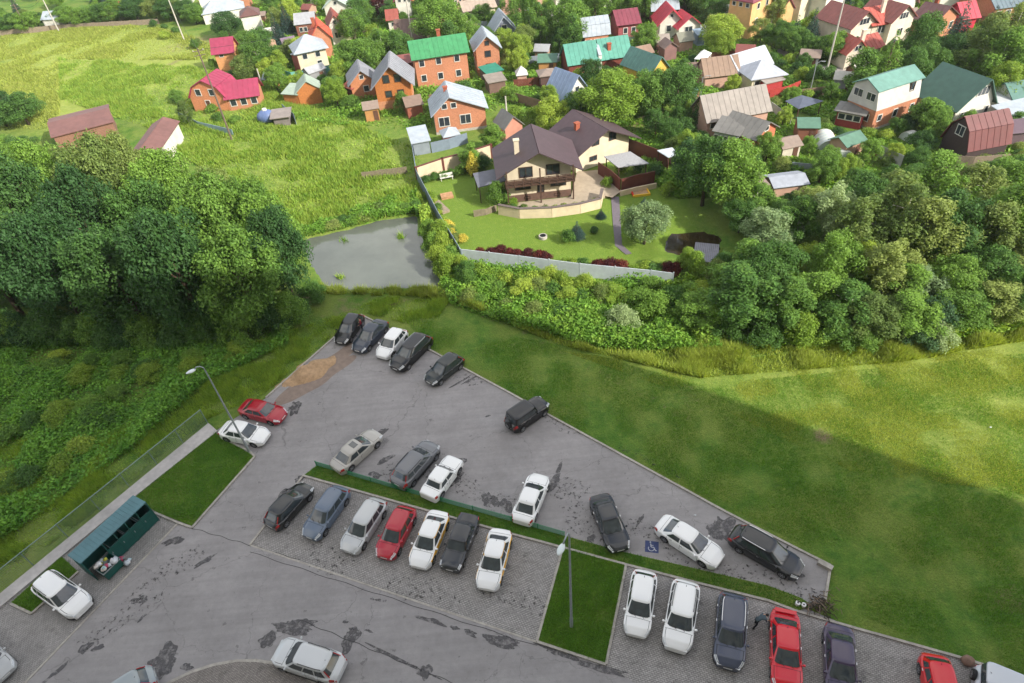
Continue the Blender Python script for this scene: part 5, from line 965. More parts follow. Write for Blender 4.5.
S = [('garden_shed', 'blue grey roofed garage with dark red door inside the metal fence', 'garage', (415, 156), (431, 153), 0, 5, 1.9, .9, 'mono', LG, wallm((150, 160, 170)), 'the blue grey garage'),
 ('garden_shed', 'little pink cabin with weathered grey roof behind the estate roof', 'cabin', (506, 142), (523, 137), 0, 4.5, 2.1, 1.7, 'gable', SL, wallm((214, 150, 130)), 'the little pink cabin'),
 ('summer_house', 'small orange timber summer house with pale green roof', 'summer house', (301, 106), (323, 102), 0, 5, 2.4, 1.8, 'gable', roofm((168, 184, 168)), ORW, 'the orange summer house'),
 ('summer_house_wing', 'low pale green roofed wing left of the orange summer house', 'shed', (286, 105), (300, 106), 0, 4, 1.9, .8, 'mono', roofm((168, 184, 168)), ORW, None),
 ('garden_shed', 'grey hipped garden shed inside the grey blue fence', 'shed', (446, 148), (460, 145), 0, 3, 1.8, .7, 'hip', LG, brickm((150, 80, 70)), None),
 ('garden_shed', 'pale brown shed with flat grey roof left of the turquoise roofs', 'shed', (541, 89), (556, 87), 0, 4, 2.1, .5, 'hip', roofm((150, 134, 124)), wallm((104, 78, 72)), None),
 ('garden_shed', 'small white roofed kiosk left of the pale brown shed', 'kiosk', (518, 84), (527, 83), 0, 2.4, 1.7, .9, 'hip', roofm((226, 224, 220)), PK, None),
 ('garden_shed', 'brown outhouse below the red roofed white house', 'outhouse', (664, 61), (676, 59), 0, 3.5, 2.2, 1, 'gable', roofm((132, 110, 104)), wallm((150, 112, 108)), None),
 ('garden_shed', 'dull green grey shed right of the brown outhouse', 'shed', (679, 53), (692, 51), 0, 4, 2, 1.2, 'ridge', roofm((132, 132, 116)), PK, None),
 ('garden_shed', 'weathered grey outbuilding left of the dull green shed', 'shed', (656, 53), (668, 52), 0, 3.5, 1.9, 1, 'ridge', roofm((162, 150, 140)), wallm((132, 92, 88)), None),
 ('garden_shed', 'small blue walled shed below the white domed shelter', 'shed', (697, 46), (704, 45), 0, 3, 1.8, .5, 'mono', roofm((140, 160, 176)), wallm((130, 150, 168)), None),
 ('garden_shed', 'brown shed behind the yellow gable', 'shed', (634, 67), (652, 63), 0, 4, 1.9, 1, 'ridge', roofm((150, 122, 104)), PK, None),
 ('garden_shed', 'turquoise roofed low shed in front of the narrow brick house', 'shed', (488, 84), (503, 80), 0, 4, 1.7, .4, 'mono', roofm((48, 140, 120)), wallm((120, 110, 104)), None),
 ('garden_shed', 'grey weathered shed below the turquoise roofed shed', 'shed', (490, 94), (506, 91), 0, 4, 1.8, .4, 'mono', roofm((150, 140, 130)), wallm((130, 104, 92)), None),
 ('garden_shed', 'burgundy lean-to between the timber house and the green roof', 'lean-to', (400, 76), (415, 74), 0, 5, 2.2, 1, 'ridge', roofm((140, 84, 80)), BRD, None),
 ('garden_shed', 'brown roofed hut left of the brick house front', 'hut', (409, 119), (424, 116), 0, 5, 2, 1, 'ridge', roofm((140, 118, 104)), brickm((170, 100, 80)), None),
 ('garden_shed', 'white box garage behind the maroon barn', 'garage', (994, 120), (1012, 117), 0, 4, 2.2, .3, 'mono', roofm((200, 204, 206)), WH, None),
 ('garden_shed', 'pale grey long shed at the right edge behind the maroon barn', 'shed', (1008, 136), (1040, 128), 0, 5, 2, .8, 'mono', LG, wallm((170, 160, 160)), None),
 ('village_house', 'green roofed white house at the right edge above the pale grey shed', 'house', (1006, 117), (1036, 112), 0, 6, 2.4, 1.8, 'ridge', DG, WH, None),
 ('garden_shed', 'plum brown shed roof at the right edge', 'shed', (1000, 146), (1030, 143), 0, 5, 1.7, 1, 'ridge', roofm((104, 84, 96)), wallm((110, 90, 96)), None),
 ('garden_shed', 'red sided shed with grey roof left of the dark canopy', 'shed', (764, 96), (781, 92), 0, 4, 1.9, .4, 'mono', roofm((170, 160, 152)), brickm((190, 60, 60)), None),
 ('garden_shed', 'grey plank hut behind the small garden pond', 'hut', (746, 205), (764, 200), 0, 3, 2, .8, 'mono', roofm((150, 132, 122)), mat('dark_boards', (70, 54, 54)), None),
 ('garden_shed', 'low grey shed among the trees right of the plank hut', 'shed', (772, 200), (804, 196), 0, 4, 1.7, .6, 'ridge', roofm((170, 176, 188)), PK, None),
 ('village_house', 'low house with long pale grey hipped roof at the far left of the village', 'house', (206, 25), (247, 18), 0, 8, 2.4, 2.0, 'hip', LG, WH, 'the long pale grey roof'),
 ('village_house', 'white house with brown hipped roof right of the long pale grey roof', 'house', (246, 34), (264, 31), 0, 7, 3.6, 1.2, 'hip', BR, WH, 'the brown hipped house'),
 ('village_house', 'small red roofed house far out at the meadow edge', 'house', (110, 22), (122, 21), 0, 6, 2.2, 2, 'ridge', REDB, WH, 'the far small red roof'),
 ('village_house', 'far red brown gabled house left of the yellow one', 'house', (203, 12), (219, 9), 0, 8, 3, 2.4, 'gable', RD, WH, None),
 ('village_house', 'far yellow house at the top edge', 'house', (220, 9), (234, 8), 0, 7, 4, 1.5, 'hip', roofm((206, 120, 70)), wallm((236, 196, 120)), None),
 ('village_house', 'far orange brick house right of the yellow one', 'house', (236, 10), (251, 8), 0, 7, 4.5, 2, 'gable', TER, OR, None),
 ('village_house', 'far pale house with white roof at the top left edge', 'house', (176, 6), (192, 4), 0, 7, 3, 1.5, 'ridge', roofm((196, 196, 200)), WH, None),
 ('village_house', 'far low white house with grey roof left of the concrete masts', 'house', (47, 30), (62, 29), 0, 6, 2.4, 1.5, 'ridge', LG, WH, None),
 ('village_house', 'far white house between two poplars at the top edge', 'house', (375, 9), (386, 8), 0, 7, 3.5, 1.5, 'hip', LG, WH, None),
 ('village_house', 'far cream house behind the red roofed white house', 'house', (710, 12), (727, 9), 0, 8, 4, 2, 'gable', roofm((196, 184, 168)), CR, None),
 ('village_house', 'far orange building left of the tall orange house', 'house', (778, 30), (790, 27), 0, 6, 3.5, 2, 'gable', BURG, wallm((240, 190, 130)), None),
 ('village_house', 'far pale pink house above the poplars', 'house', (527, 9), (545, 6), 0, 7, 3.8, 1.6, 'hip', roofm((176, 150, 140)), PK, None),
 ('village_house', 'far house with light blue roof at the top centre', 'house', (556, 7), (570, 5), 0, 7, 3, 2, 'gable', BLU, WH, None),
 ('village_house', 'far small white house above the burgundy house', 'house', (604, 7), (613, 6), 0, 6, 3, 1.6, 'gable', LG, WH, None),
 ('village_house', 'far house with brown roof right of the villa at the top edge', 'house', (938, 8), (962, 5), 0, 7, 3, 1.8, 'ridge', BR, WH, None),
 ('village_house', 'far dark roofed house above the bright red house', 'house', (966, 9), (988, 6), 0, 7, 3, 2, 'gable', roofm((110, 110, 130)), OR, None)]
for s_ in S: shed(*s_[:12], short=s_[12], ribs=0, ov=.25)
for (px_, lb_) in ((-90, 'a'), (-30, 'b')): pass
# village beyond the frame's top
rr_ = random.Random(21); k_ = 0
for i in range(26):
    x = -90+i*9.5+rr_.uniform(-2, 2); y = 178+rr_.uniform(0, 14)+(abs(x-10)*.05); pr = proj((x, y, 0))
    if pr[1] > -8: y += 18
# white domed shelter, polytunnel, tents, tank -------------------
def tunnel(name, label, A, B, r_, m_, cat):
    a, c = P(*A), P(*B); d = (c-a)[:2]; L_ = np.linalg.norm(d); fr = frame(a, d); q = MB(); n_ = 10
    vs = [fr(x, r_*math.cos(t), r_*1.05*math.sin(t)) for x in np.linspace(0, L_, 6) for t in np.linspace(0, math.pi, n_)]
    q.add(vs, [(i*n_+k, i*n_+k+1, (i+1)*n_+k+1, (i+1)*n_+k) for i in range(5) for k in range(n_-1)]+[tuple(range(n_))[::-1], tuple(5*n_+k for k in range(n_))]); o = empty(name, tuple(a), label, cat); q.build('cover', m_, o, smooth=True, autos=R(50))
    for x in np.linspace(0, L_, 6):
        pts = [fr(x, (r_+.02)*math.cos(t), (r_*1.05+.02)*math.sin(t)) for t in np.linspace(0, math.pi, 10)]; q = MB(); q.tube(pts, [.03]*10, 5); q.build('hoop', frm, o)
    return o
film = mat('greenhouse_film', (206, 216, 212), .35, .12, 1.5, k=.75)
tunnel('polytunnel', 'white film polytunnel in the overgrown garden below the barn roofed house', (828, 152), (822, 140), 1.5, film, 'greenhouse'); tunnel('polytunnel', 'short white film tunnel just right of the longer one', (842, 162), (838, 154), 1.4, film, 'greenhouse'); tunnel('polytunnel', 'tiny white greenhouse in front of the green tiled roof', (905, 141), (912, 139), 1.1, film, 'greenhouse')
tunnel('domed_shelter', 'white domed shelter left of the round bright tree', (696, 34), (704, 33), 1.5, mat('white_sheet', (228, 230, 230), .6, .05, k=.8), 'shelter')
canopy('white_gazebo', 'white fabric gazebo with peaked roof in a garden', [(694, 59), (706, 60), (712, 53), (701, 51)], 2.1, mat('white_sheet', (228, 230, 230)), frm, rh=1.0, cat='gazebo', short='the white gazebo')
p_ = P(269, 124); q = MB(); blob(q, (p_[0], p_[1], 1.2), 1.25, 4, (1.25, 1, .95), jag=.02, n=18, m=10); r = empty('water_tank', tuple(p_), 'big blue and white round tank below the magenta roofed house', 'tank'); q.build('tank_body', mat('tank_blue', (96, 116, 160), .5, .2, 1, k=.8), r, smooth=True); q = MB(); q.tube([p_+[0, 0, 2.3], p_+[0, 0, 2.6]], [.4, .35], 14); q.build('lid', frm, r)
shed('garden_shed', 'grey shack right of the round tank', 'shack', (276, 128), (291, 126), 0, 3, 1.6, .5, 'mono', roofm((150, 140, 134)), wallm((140, 132, 128)), ribs=0)
# ------------------------------------------------------------------ fences and walls of the village
def wallrun(name, label, pts, h, m_, t=.12, cat='fence', z0=-.2, pill=None, cap=None, group=None, pw_=.3, slats=None, lvl=0):
    w_ = [P(*p)[:2] for p in pts]; r = empty(name, (w_[0][0], w_[0][1], 0), label, cat, group)
    for i in range(len(w_)-1):
        d = w_[i+1]-w_[i]; L_ = np.linalg.norm(d); fr = frame(w_[i], d); q = MB()
        if slats:
            n_ = int(L_/slats)
            for k in range(n_): q.box(k*L_/n_+.01, (k+1)*L_/n_-.01, -.02, .02, z0, h+random.uniform(-.04, .04), fr)
            for z in (h*.3, h*.8): q.box(0, L_, .02, .06, z, z+.06, fr)
        else:
            n_ = max(1, int(L_/2.2))
            for k in range(n_): q.box(k*L_/n_+.005, (k+1)*L_/n_-.005, -t/2, t/2, z0, h, fr)
        q.build('panel', m_, r)
        if cap: q = MB(); q.box(0, L_, -t/2-.05, t/2+.05, h, h+.08, fr); q.build('coping', cap, r)
        if pill:
            n_ = max(1, int(L_/pill[0]))
            for k in range(n_+1): x = k*L_/n_; q = MB(); q.box(x-pw_/2, x+pw_/2, -pw_/2, pw_/2, z0, h+.12, fr); q.build('pillar', pill[1], r)
    LAND.append((sum(p[0] for p in pts)/len(pts), sum(p[1] for p in pts)/len(pts), label)) if False else None
    return r
mfen = mat('metal_fence', (128, 142, 158), .5, .1, 2, k=.8); wfen = mat('white_fence', (196, 206, 212), .45, .08, 2, k=.9); crw = wallm((236, 216, 184)); brp = mat('brown_sheet', (104, 52, 44), .6, .12, 2, k=.8)
wallrun('metal_sheet_fence', 'long grey blue sheet metal fence running down beside the large pond', [(413, 150), (418, 182), (440, 225), (463, 264)], 1.9, mfen, .06, pill=(2.5, mfen), pw_=.09)
wallrun('white_sheet_fence', 'long pale white sheet fence along the lower edge of the estate lawn', [(462, 263), (520, 270), (580, 278), (650, 285), (672, 288)], 1.9, wfen, .06, pill=(2.5, wfen), pw_=.08)
wallrun('cream_yard_wall', 'cream wall with brown pillars at the back of the estate lawn', [(418, 181), (444, 172), (470, 165), (492, 158)], 2.0, crw, .2, cat='wall', pill=(2.3, brp), cap=brp)
wallrun('garden_retaining_wall', 'curved cream retaining wall in front of the estate terrace', [(499, 214), (520, 218), (552, 217), (580, 213), (600, 208), (602, 198)], 1.3, crw, .3, cat='wall', cap=mat('stone_cap', (120, 108, 104), .9, .1, k=.7))
wallrun('lattice_fence', 'low weathered timber fence left of the curved cream wall', [(474, 217), (486, 215), (497, 211)], .9, mat('weathered_timber', (140, 128, 108), .9, .2, 3, k=.75), slats=.2)
wallrun('brown_garden_fence', 'brown sheet fence on a cream base above the sandbox', [(621, 194), (635, 190), (654, 186)], 2.1, brp, .08)
wallrun('cream_base_wall', 'low cream wall under the brown sheet fence above the sandbox', [(620, 196), (636, 192), (656, 188)], .7, crw, .2, cat='wall')
wallrun('brown_courtyard_fence', 'dark brown fence along the edge of the estate courtyard', [(598, 176), (610, 184), (620, 193)], 2.0, brp, .08)
wallrun('brown_rear_fence', 'dark brown fence running back behind the pergola', [(628, 152), (648, 160), (668, 168)], 2.0, brp, .08)
wallrun('grey_garden_fence', 'grey blue metal fence in front of the orange brick house', [(432, 153), (450, 149), (468, 143)], 1.6, mfen, .06)
wallrun('turquoise_fence', 'turquoise fence below the cream hipped house', [(280, 77), (293, 81), (310, 78), (334, 73), (346, 71)], 1.6, mat('turq', (110, 176, 166), .6, .1, 2, k=.8), .06)
wallrun('old_timber_fence', 'old grey timber fence at the edge of the rough meadow', [(363, 181), (385, 178), (408, 175)], 1.3, mat('weathered_timber', (140, 128, 108)), slats=.22)
wallrun('red_fence', 'red board fence left of the dark canopy', [(769, 99), (785, 96), (799, 90)], 1.5, mat('red_boards', (180, 60, 54), .8, .15, 3, k=.8), slats=.25)
wallrun('plank_fence', 'tall weathered plank fence in front of the maroon barn', [(932, 176), (966, 179), (1001, 176)], 2.9, mat('grey_planks', (158, 142, 122), .9, .2, 3, k=.75), slats=.18)
wallrun('orange_garden_fence', 'low orange garden fence in the overgrown garden', [(864, 160), (880, 156), (901, 151)], .8, mat('orange_boards', (206, 98, 54), .8, .15, 3, k=.8), slats=.25)
wallrun('brown_bed_edge', 'brown board edging beside the polytunnel', [(829, 136), (838, 142), (850, 151)], .7, mat('brown_boards', (124, 66, 52), .8, .15, 3, k=.8), slats=.25)
wallrun('villa_brick_fence', 'brick red wall with white pillars behind the barn roofed house', [(904, 78), (925, 79), (950, 77)], 2.0, brickm((150, 76, 66)), .2, cat='wall', pill=(2.6, frm), pw_=.35)
wallrun('brown_plank_fence', 'brown board fence left of the pale brown shed', [(514, 89), (528, 88), (541, 86)], 1.6, mat('brown_boards', (124, 66, 52)), slats=.2)
wallrun('blue_fence', 'pale blue fence curving below the magenta roofed house', [(180, 118), (200, 128), (222, 133), (234, 136)], 1.1, mat('blue_sheet', (150, 176, 190), .6, .1, 2, k=.8), .06)
wallrun('far_meadow_fence', 'long low fence at the far edge of the meadow', [(0, 36), (60, 30), (110, 27), (160, 24)], 1.2, mat('grey_planks', (158, 142, 122)), slats=.5)
wallrun('grey_orchard_fence', 'grey fence below the orange summer house', [(284, 112), (296, 122), (297, 126)], 1.4, mfen, .05)
# estate yard and furniture
conc = mat('courtyard_concrete', (188, 172, 150), .9, .1, 2, k=.7, var2=.1)
sheet('estate_courtyard', pw([(571, 199), (577, 174), (600, 172), (622, 193), (612, 200), (600, 197), (590, 204)]), .35, conc)
q = MB(); q.poly(pw([(500, 213), (508, 206), (572, 199), (577, 175), (598, 173), (621, 194), (602, 199), (600, 207), (580, 212), (552, 216), (520, 217)]), -.1, .345); q.build('terrace', conc)['kind'] = 'structure'
pathm = mat('garden_path_grey', (116, 108, 116), .9, .1, 3, k=.75); PATH = [(611, 197), (619, 197), (621, 225), (622, 245), (632, 254), (626, 255), (615, 246), (613, 225)]
sheet('garden_path', pw(PATH), .06, pathm)
sheet('village_lane', pw([(636, 118), (655, 114), (682, 119), (676, 124), (650, 125)]), .05, mat('lane_sand', (206, 178, 150), .95, .12, 1, k=.7))
sheet('village_lane', pw([(776, 54), (800, 62), (824, 72), (850, 74), (880, 80), (960, 84), (960, 80), (880, 74), (850, 69), (824, 66), (800, 56), (778, 49)]), .05, mat('lane_grey', (168, 160, 156), .95, .12, 1, k=.7))
sheet('village_lane', pw([(262, 34), (285, 30), (296, 20), (292, 10), (284, 10), (286, 20), (276, 26), (262, 30)]), .05, mat('lane_sand', (206, 178, 150)))
sheet('far_yard', pw([(262, 84), (280, 76), (292, 84), (284, 90), (268, 92)]), .05, mat('lane_sand2', (176, 158, 146), .95, .15, 1, k=.7))
p_ = P(447, 180); fr = frame(p_, (P(457, 178)-p_)[:2]); r = empty('white_garden_bench', tuple(p_), 'white bench on the lawn in front of the cream yard wall', 'bench'); q = MB(); q.box(-.9, .9, -.2, .25, .42, .48, fr); q.build('seat', frm, r); q = MB(); q.box(-.9, .9, .25, .3, .5, .9, fr); q.build('backrest', frm, r)
for x in (-.8, .75):
    for y in (-.18, .2): q = MB(); q.box(x, x+.06, y, y+.05, 0, .42, fr); q.build('leg', frm, r)
p_ = P(640, 193); fr = frame(p_, (P(648, 192)-p_)[:2]); r = empty('sandbox', tuple(p_), 'red and yellow sandbox on the estate lawn', 'sandbox'); ylm = mat('yellow_board', (224, 178, 50), .6, .1); rdm = mat('red_board', (204, 56, 44), .6, .1)
for a, m_ in (((-1.1, 1.1, -.9, -.75), ylm), ((-1.1, 1.1, .75, .9), rdm), ((-1.1, -.95, -.75, .75), rdm), ((.95, 1.1, -.75, .75), ylm)): q = MB(); q.box(*a, 0, .28, fr); q.build('side_board', m_, r)
q = MB(); q.box(-.95, .95, -.75, .75, 0, .1, fr); q.build('sand_fill', sandm, r); q = MB(); q.box(-1.2, -.5, .95, 1.05, 0, 1.0, fr); q.build('back_board', ylm, r)
p_ = P(543, 238); q = MB(); n_ = 20; q.tube([p_+[0, 0, 0], p_+[0, 0, .35]], [.5, .5], n_); r = empty('round_well_ring', tuple(p_), 'round grey concrete ring on the estate lawn', 'concrete ring'); q.build('ring', kc, r, smooth=True, autos=R(40)); q = MB(); q.tube([p_+[0, 0, .35], p_+[0, 0, .37]], [.34, .34], n_); q.build('dark_filling', gdark, r)
p_ = P(447, 197); q = MB(); fr = frame(p_, (1, .2)); q.box(-.8, .8, -.6, .6, 0, .35, fr); setp(q.build('planter_box', mat('bed_wood', (196, 150, 110), .9, .2, k=.7)), 'small wooden planter box on the lawn left of the pavilion', 'planter')
p_ = P(441, 208); q = MB(); fr = frame(p_, (.5, -1)); q.box(-1.6, 1.6, -.5, .5, 0, .3, fr); setp(q.build('timber_stack', mat('grey_planks', (158, 142, 122))), 'stack of grey boards beside the sheet metal fence', 'board stack')
p_ = P(706, 254); fr = frame(p_, (P(716, 255)-p_)[:2]); r = empty('pond_jetty', tuple(p_), 'grey timber jetty beside the small brown garden pond', 'jetty'); q = MB()
for k in range(13): q.box(-1.3+k*.2, -1.12+k*.2, -2.0, 1.6, .3, .36, fr)
q.build('deck', mat('jetty_grey', (150, 150, 160), .8, .12, 2, k=.75), r); 
for x in (-1.2, 1.1):
    for y in (-1.9, -.2, 1.4): q = MB(); q.box(x, x+.1, y, y+.1, -.6, .3, fr); q.build('post', dkw, r)
q = MB(); fr = frame(P(394, 301), (P(404, 297)-P(394, 302))[:2]); q.box(-.9, .9, -.25, .2, .0, .16, fr); setp(q.build('concrete_slab', kc), 'grey concrete slab lying in the grass between the pond and the parking lot', 'concrete slab')
# ------------------------------------------------------------------ utility poles
cpm = mat('pole_concrete', (206, 200, 188), .9, .1, 3, k=.72); wpm = mat('pole_timber', (116, 100, 88), .9, .2, 3, k=.75)
PT = []
for bp_, tp, m_, arm, lb in (((59.5, 32.5), (40, -4), cpm, 1, 'pale concrete pole at the far left of the meadow'), ((184.5, 41), (166, -8), cpm, 1, 'pale concrete pole leaning over the middle of the far meadow'), ((232, 140), (195, 49), wpm, 2, 'tall brown timber pole in front of the magenta roofed house'), ((825.5, 76), (846, -8), cpm, 1, 'tall pale concrete mast in front of the clipped hedge'), ((414, 48), (404, -6), cpm, 1, 'tall pale concrete mast behind the bright green roof'),
        ((809, 96), (817, 63), galv, 3, 'short grey lamp pole left of the tall mast'), ((950, 80), (957, 63), galv, 3, 'bent grey lamp pole in front of the birches'), ((547, 46), (547.5, 29), cpm, 0, 'short pale pole between the poplars and the grey mansard cottage'), ((1005, 22), (1010, 2), galv, 3, 'lamp pole at the far right corner of the village'), ((508, 130), (508, 96), cpm, 0, 'thin white pole beside the little pink cabin'), ((700, 100), (699, 86), galv, 3, 'thin lamp pole left of the long shed'), ((263, 88), (253, 70), cpm, 0, 'short white pole right of the magenta roofed house'), ((367, 64), (366, 54), cpm, 0, 'small white pole beyond the grey roofed cottage'), ((29, 33), (18, 3), wpm, 2, 'dark timber pole in the far left trees')):
    g = P(*bp_); v = RW@np.array([tp[0]-512, tp[1]-341.5, F_PX]); t = np.linalg.norm(g[:2])/np.hypot(v[0], v[1]); h = max(3.5, CAM_H+v[2]*t)
    tv = np.array([v[0]*t, v[1]*t]); r = empty('utility_pole', tuple(g), lb, 'utility pole', 'poles in the village'); q = MB(); q.tube([g-[0, 0, .3], np.array([g[0], g[1], h])], [.17 if m_ is not galv else .08, .10 if m_ is not galv else .05], 8); q.build('pole', m_, r, smooth=True, autos=R(40))
    if arm in (1, 2):
        for dz in (.3, .9)[:arm]: q = MB(); q.box(-.8, .8, -.05, .05, h-dz-.08, h-dz, frame(g, (1, .4))); q.build('crossarm', wpm, r)
        for sx in (-.7, 0, .7): q = MB(); f_ = frame(g, (1, .4)); q.tube([f_(sx, 0, h-.3), f_(sx, 0, h-.12)], [.05, .04], 6); q.build('insulator', frm, r)
        PT.append((g[0], g[1], h-.15, lb))
    if arm == 3: q = MB(); f_ = frame(g, (1, -.2)); q.tube([f_(0, 0, h-.1), f_(.5, 0, h+.25), f_(1.2, 0, h+.2)], [.045, .04, .06], 6); q.build('lamp_arm', galv, r)
def wire(a, b, sag, name='power_line', label=None):
    q = MB(); a = np.array(a); b = np.array(b); pts = [a+(b-a)*t-np.array([0, 0, sag*4*t*(1-t)]) for t in np.linspace(0, 1, 16)]; q.tube(pts, [.022]*16, 4); return q.build(name, blackp)
PT.sort()
for i in range(len(PT)-1):
    if np.hypot(PT[i][0]-PT[i+1][0], PT[i][1]-PT[i+1][1]) < 75: o = wire(PT[i][:3], PT[i+1][:3], 1.4); setp(o, 'thin cable running right from the '+' '.join(PT[i][3].split()[:9]), 'cable', 'overhead cables')
# ------------------------------------------------------------------ vegetation
def leaf_mesh(name, blobs, n, size, seed, m, up=.35, flat=1.0, out=.75):
    g = np.random.default_rng(seed); B = np.array(blobs, float)           # x y z rx ry rz
    wgt = (B[:, 3]*B[:, 4]+B[:, 3]*B[:, 5]+B[:, 4]*B[:, 5]); k = g.choice(len(B), n, p=wgt/wgt.sum())
    d = g.normal(size=(n, 3)); d /= np.linalg.norm(d, axis=1)[:, None]; d[:, 2] = np.where((d[:, 2] < -.2) & (g.random(n) < .6), -d[:, 2], d[:, 2])
    r = 1.14-.58*g.random(n)**1.3; bump = 1+.16*np.sin(d[:, 0]*5+k)*np.sin(d[:, 1]*6+k*2)
    c = B[k, :3]+d*B[k, 3:6]*(r*bump)[:, None]
    keep = c[:, 2] > .05; c = c[keep]; d = d[keep]; n = len(c)
    nr = d*out+g.normal(size=(n, 3))*.55+np.array([0, 0, up]); nr /= np.linalg.norm(nr, axis=1)[:, None]
    t = np.cross(nr, g.normal(size=(n, 3))); t /= np.linalg.norm(t, axis=1)[:, None]; b = np.cross(nr, t)
    s = size*(.55+.9*g.random(n))[:, None]*.5
    V = np.stack([c-t*s-b*s*.25, c-b*s*.75*flat, c+t*s+b*s*.2, c+b*s*.8*flat], 1).reshape(-1, 3)
    Q = np.arange(n*4).reshape(-1, 4); return npmesh(name, V, Q, m)
def crown_blobs(kind, seed):
    g = random.Random(seed); B = []
    if kind == 'broad':      # h 10 r 4
        for i in range(44):
            a = g.uniform(0, 6.28); z = g.uniform(-.9, 1); rr = math.sqrt(max(0, 1-z*z*.85))*g.uniform(.5, .98); q = g.uniform(.5, 1.3)
            B.append((4*rr*math.cos(a), 4*rr*math.sin(a), 5.5+3.8*z*.9, q, q, q*1.1))
        B.append((0, 0, 5.7, 2.5, 2.5, 3.0))
    elif kind == 'tall':     # h 10 r 2.6, upright crown
        for i in range(26):
            z = g.uniform(0, 1); a = g.uniform(0, 6.28); rr = (1-abs(z-.42)**1.7*1.9)*g.uniform(.4, .8); q = g.uniform(.6, 1.15)
            B.append((2.6*rr*math.cos(a), 2.6*rr*math.sin(a), 1.6+7.7*z, q, q, q*1.1))
        B.append((0, 0, 5, 1.4, 1.4, 3.4))
    elif kind == 'birch':    # airy with drooping sprays
        for i in range(36):
            z = g.uniform(0, 1); a = g.uniform(0, 6.28); rr = (1-abs(z-.45)**1.6*1.8)*g.uniform(.5, 1.0); q = g.uniform(.4, .8)
            B.append((2.7*rr*math.cos(a), 2.7*rr*math.sin(a), 1.8+7.5*z, q, q, q*1.6))
        for z in (3, 4.5, 6, 7.5, 8.8): B.append((g.uniform(-.4, .4), g.uniform(-.4, .4), z, 1.25-.08*z, 1.25-.08*z, 1.1))
    elif kind == 'conifer':  # spruce
        for i in range(15):
            z = i/14; R_ = 2.3*(1-z)+.25
            m_ = max(3, int(9*(1-z))+2)
            for k in range(m_): a = 6.28*k/m_+i*.7; B.append((R_*.62*math.cos(a), R_*.62*math.sin(a), 1.0+8.6*z-.25*(1-z), R_*.42, R_*.42, .32+.2*(1-z)))
        B.append((0, 0, 9.6, .3, .3, .6))
    elif kind == 'column':   # thuja / poplar, h 6 r .8
        for i in range(12): z = i/11; q = .8*(1-abs(z-.35)**1.8*1.5)*g.uniform(.8, 1.05); B.append((g.uniform(-.12, .12), g.uniform(-.12, .12), .5+5.2*z, q, q, .7))
    elif kind == 'bush':     # h 2 r 1.5
        for i in range(12): a = g.uniform(0, 6.28); rr = g.uniform(.1, .85); q = g.uniform(.4, .8); B.append((1.15*rr*math.cos(a), 1.15*rr*math.sin(a), .5+.9*(1-rr)*g.uniform(.6, 1.1), q, q, q*.85))
    elif kind == 'shrub':
        for i in range(30): a = g.uniform(0, 6.28); rr = g.uniform(.05, .9); q = g.uniform(.5, 1.0); B.append((2.3*rr*math.cos(a), 2.3*rr*math.sin(a), .7+2.4*(1-rr**2)*g.uniform(.6, 1.1), q, q, q*1.0))
    elif kind == 'ball':     # clipped round crown, h 10 r 4
        for i in range(22): a = g.uniform(0, 6.28); z = g.uniform(-.9, 1); rr = math.sqrt(1-z*z)*.78; B.append((4*rr*math.cos(a), 4*rr*math.sin(a), 5.4+3.9*z*.8, 1.2, 1.2, 1.2))
        B.append((0, 0, 5.4, 3.4, 3.4, 3.6))
    return B
PAL = dict(dark=((54, 86, 46), (82, 116, 52)), mid=((72, 106, 48), (110, 142, 58)), yel=((110, 138, 50), (148, 166, 66)), blue=((62, 92, 62), (88, 120, 78)), sil=((104, 128, 88), (142, 160, 112)), olive=((90, 112, 56), (130, 144, 76)), purp=((72, 30, 34), (110, 52, 44)), spr=((42, 66, 60), (78, 104, 100)), gold=((168, 160, 56), (192, 180, 84)))
TONE = dict(dark='dark green', mid='mid green', yel='bright yellow green', blue='bluish green', sil='silvery grey green', olive='olive green', purp='dark purple', spr='blue green', gold='golden yellow')
LM = {k: leafmat('leaves_'+k, v[0], v[1], k=1.2) for k, v in PAL.items()}
BASE = dict(broad=(10, 4, 20000, .26), tall=(10, 2.6, 12000, .27), birch=(10, 2.7, 12000, .22), conifer=(10, 2.5, 9000, .25), column=(6, .8, 2600, .2), shrub=(4, 3, 9000, .2), bush=(2, 1.5, 2800, .17), ball=(10, 4, 16000, .27))
bark = mat('bark', (96, 78, 62), .95, .25, 6, k=.7); birchbark = mat('birch_bark', (200, 194, 182), .8, .3, 7, k=.75)
TK = {}
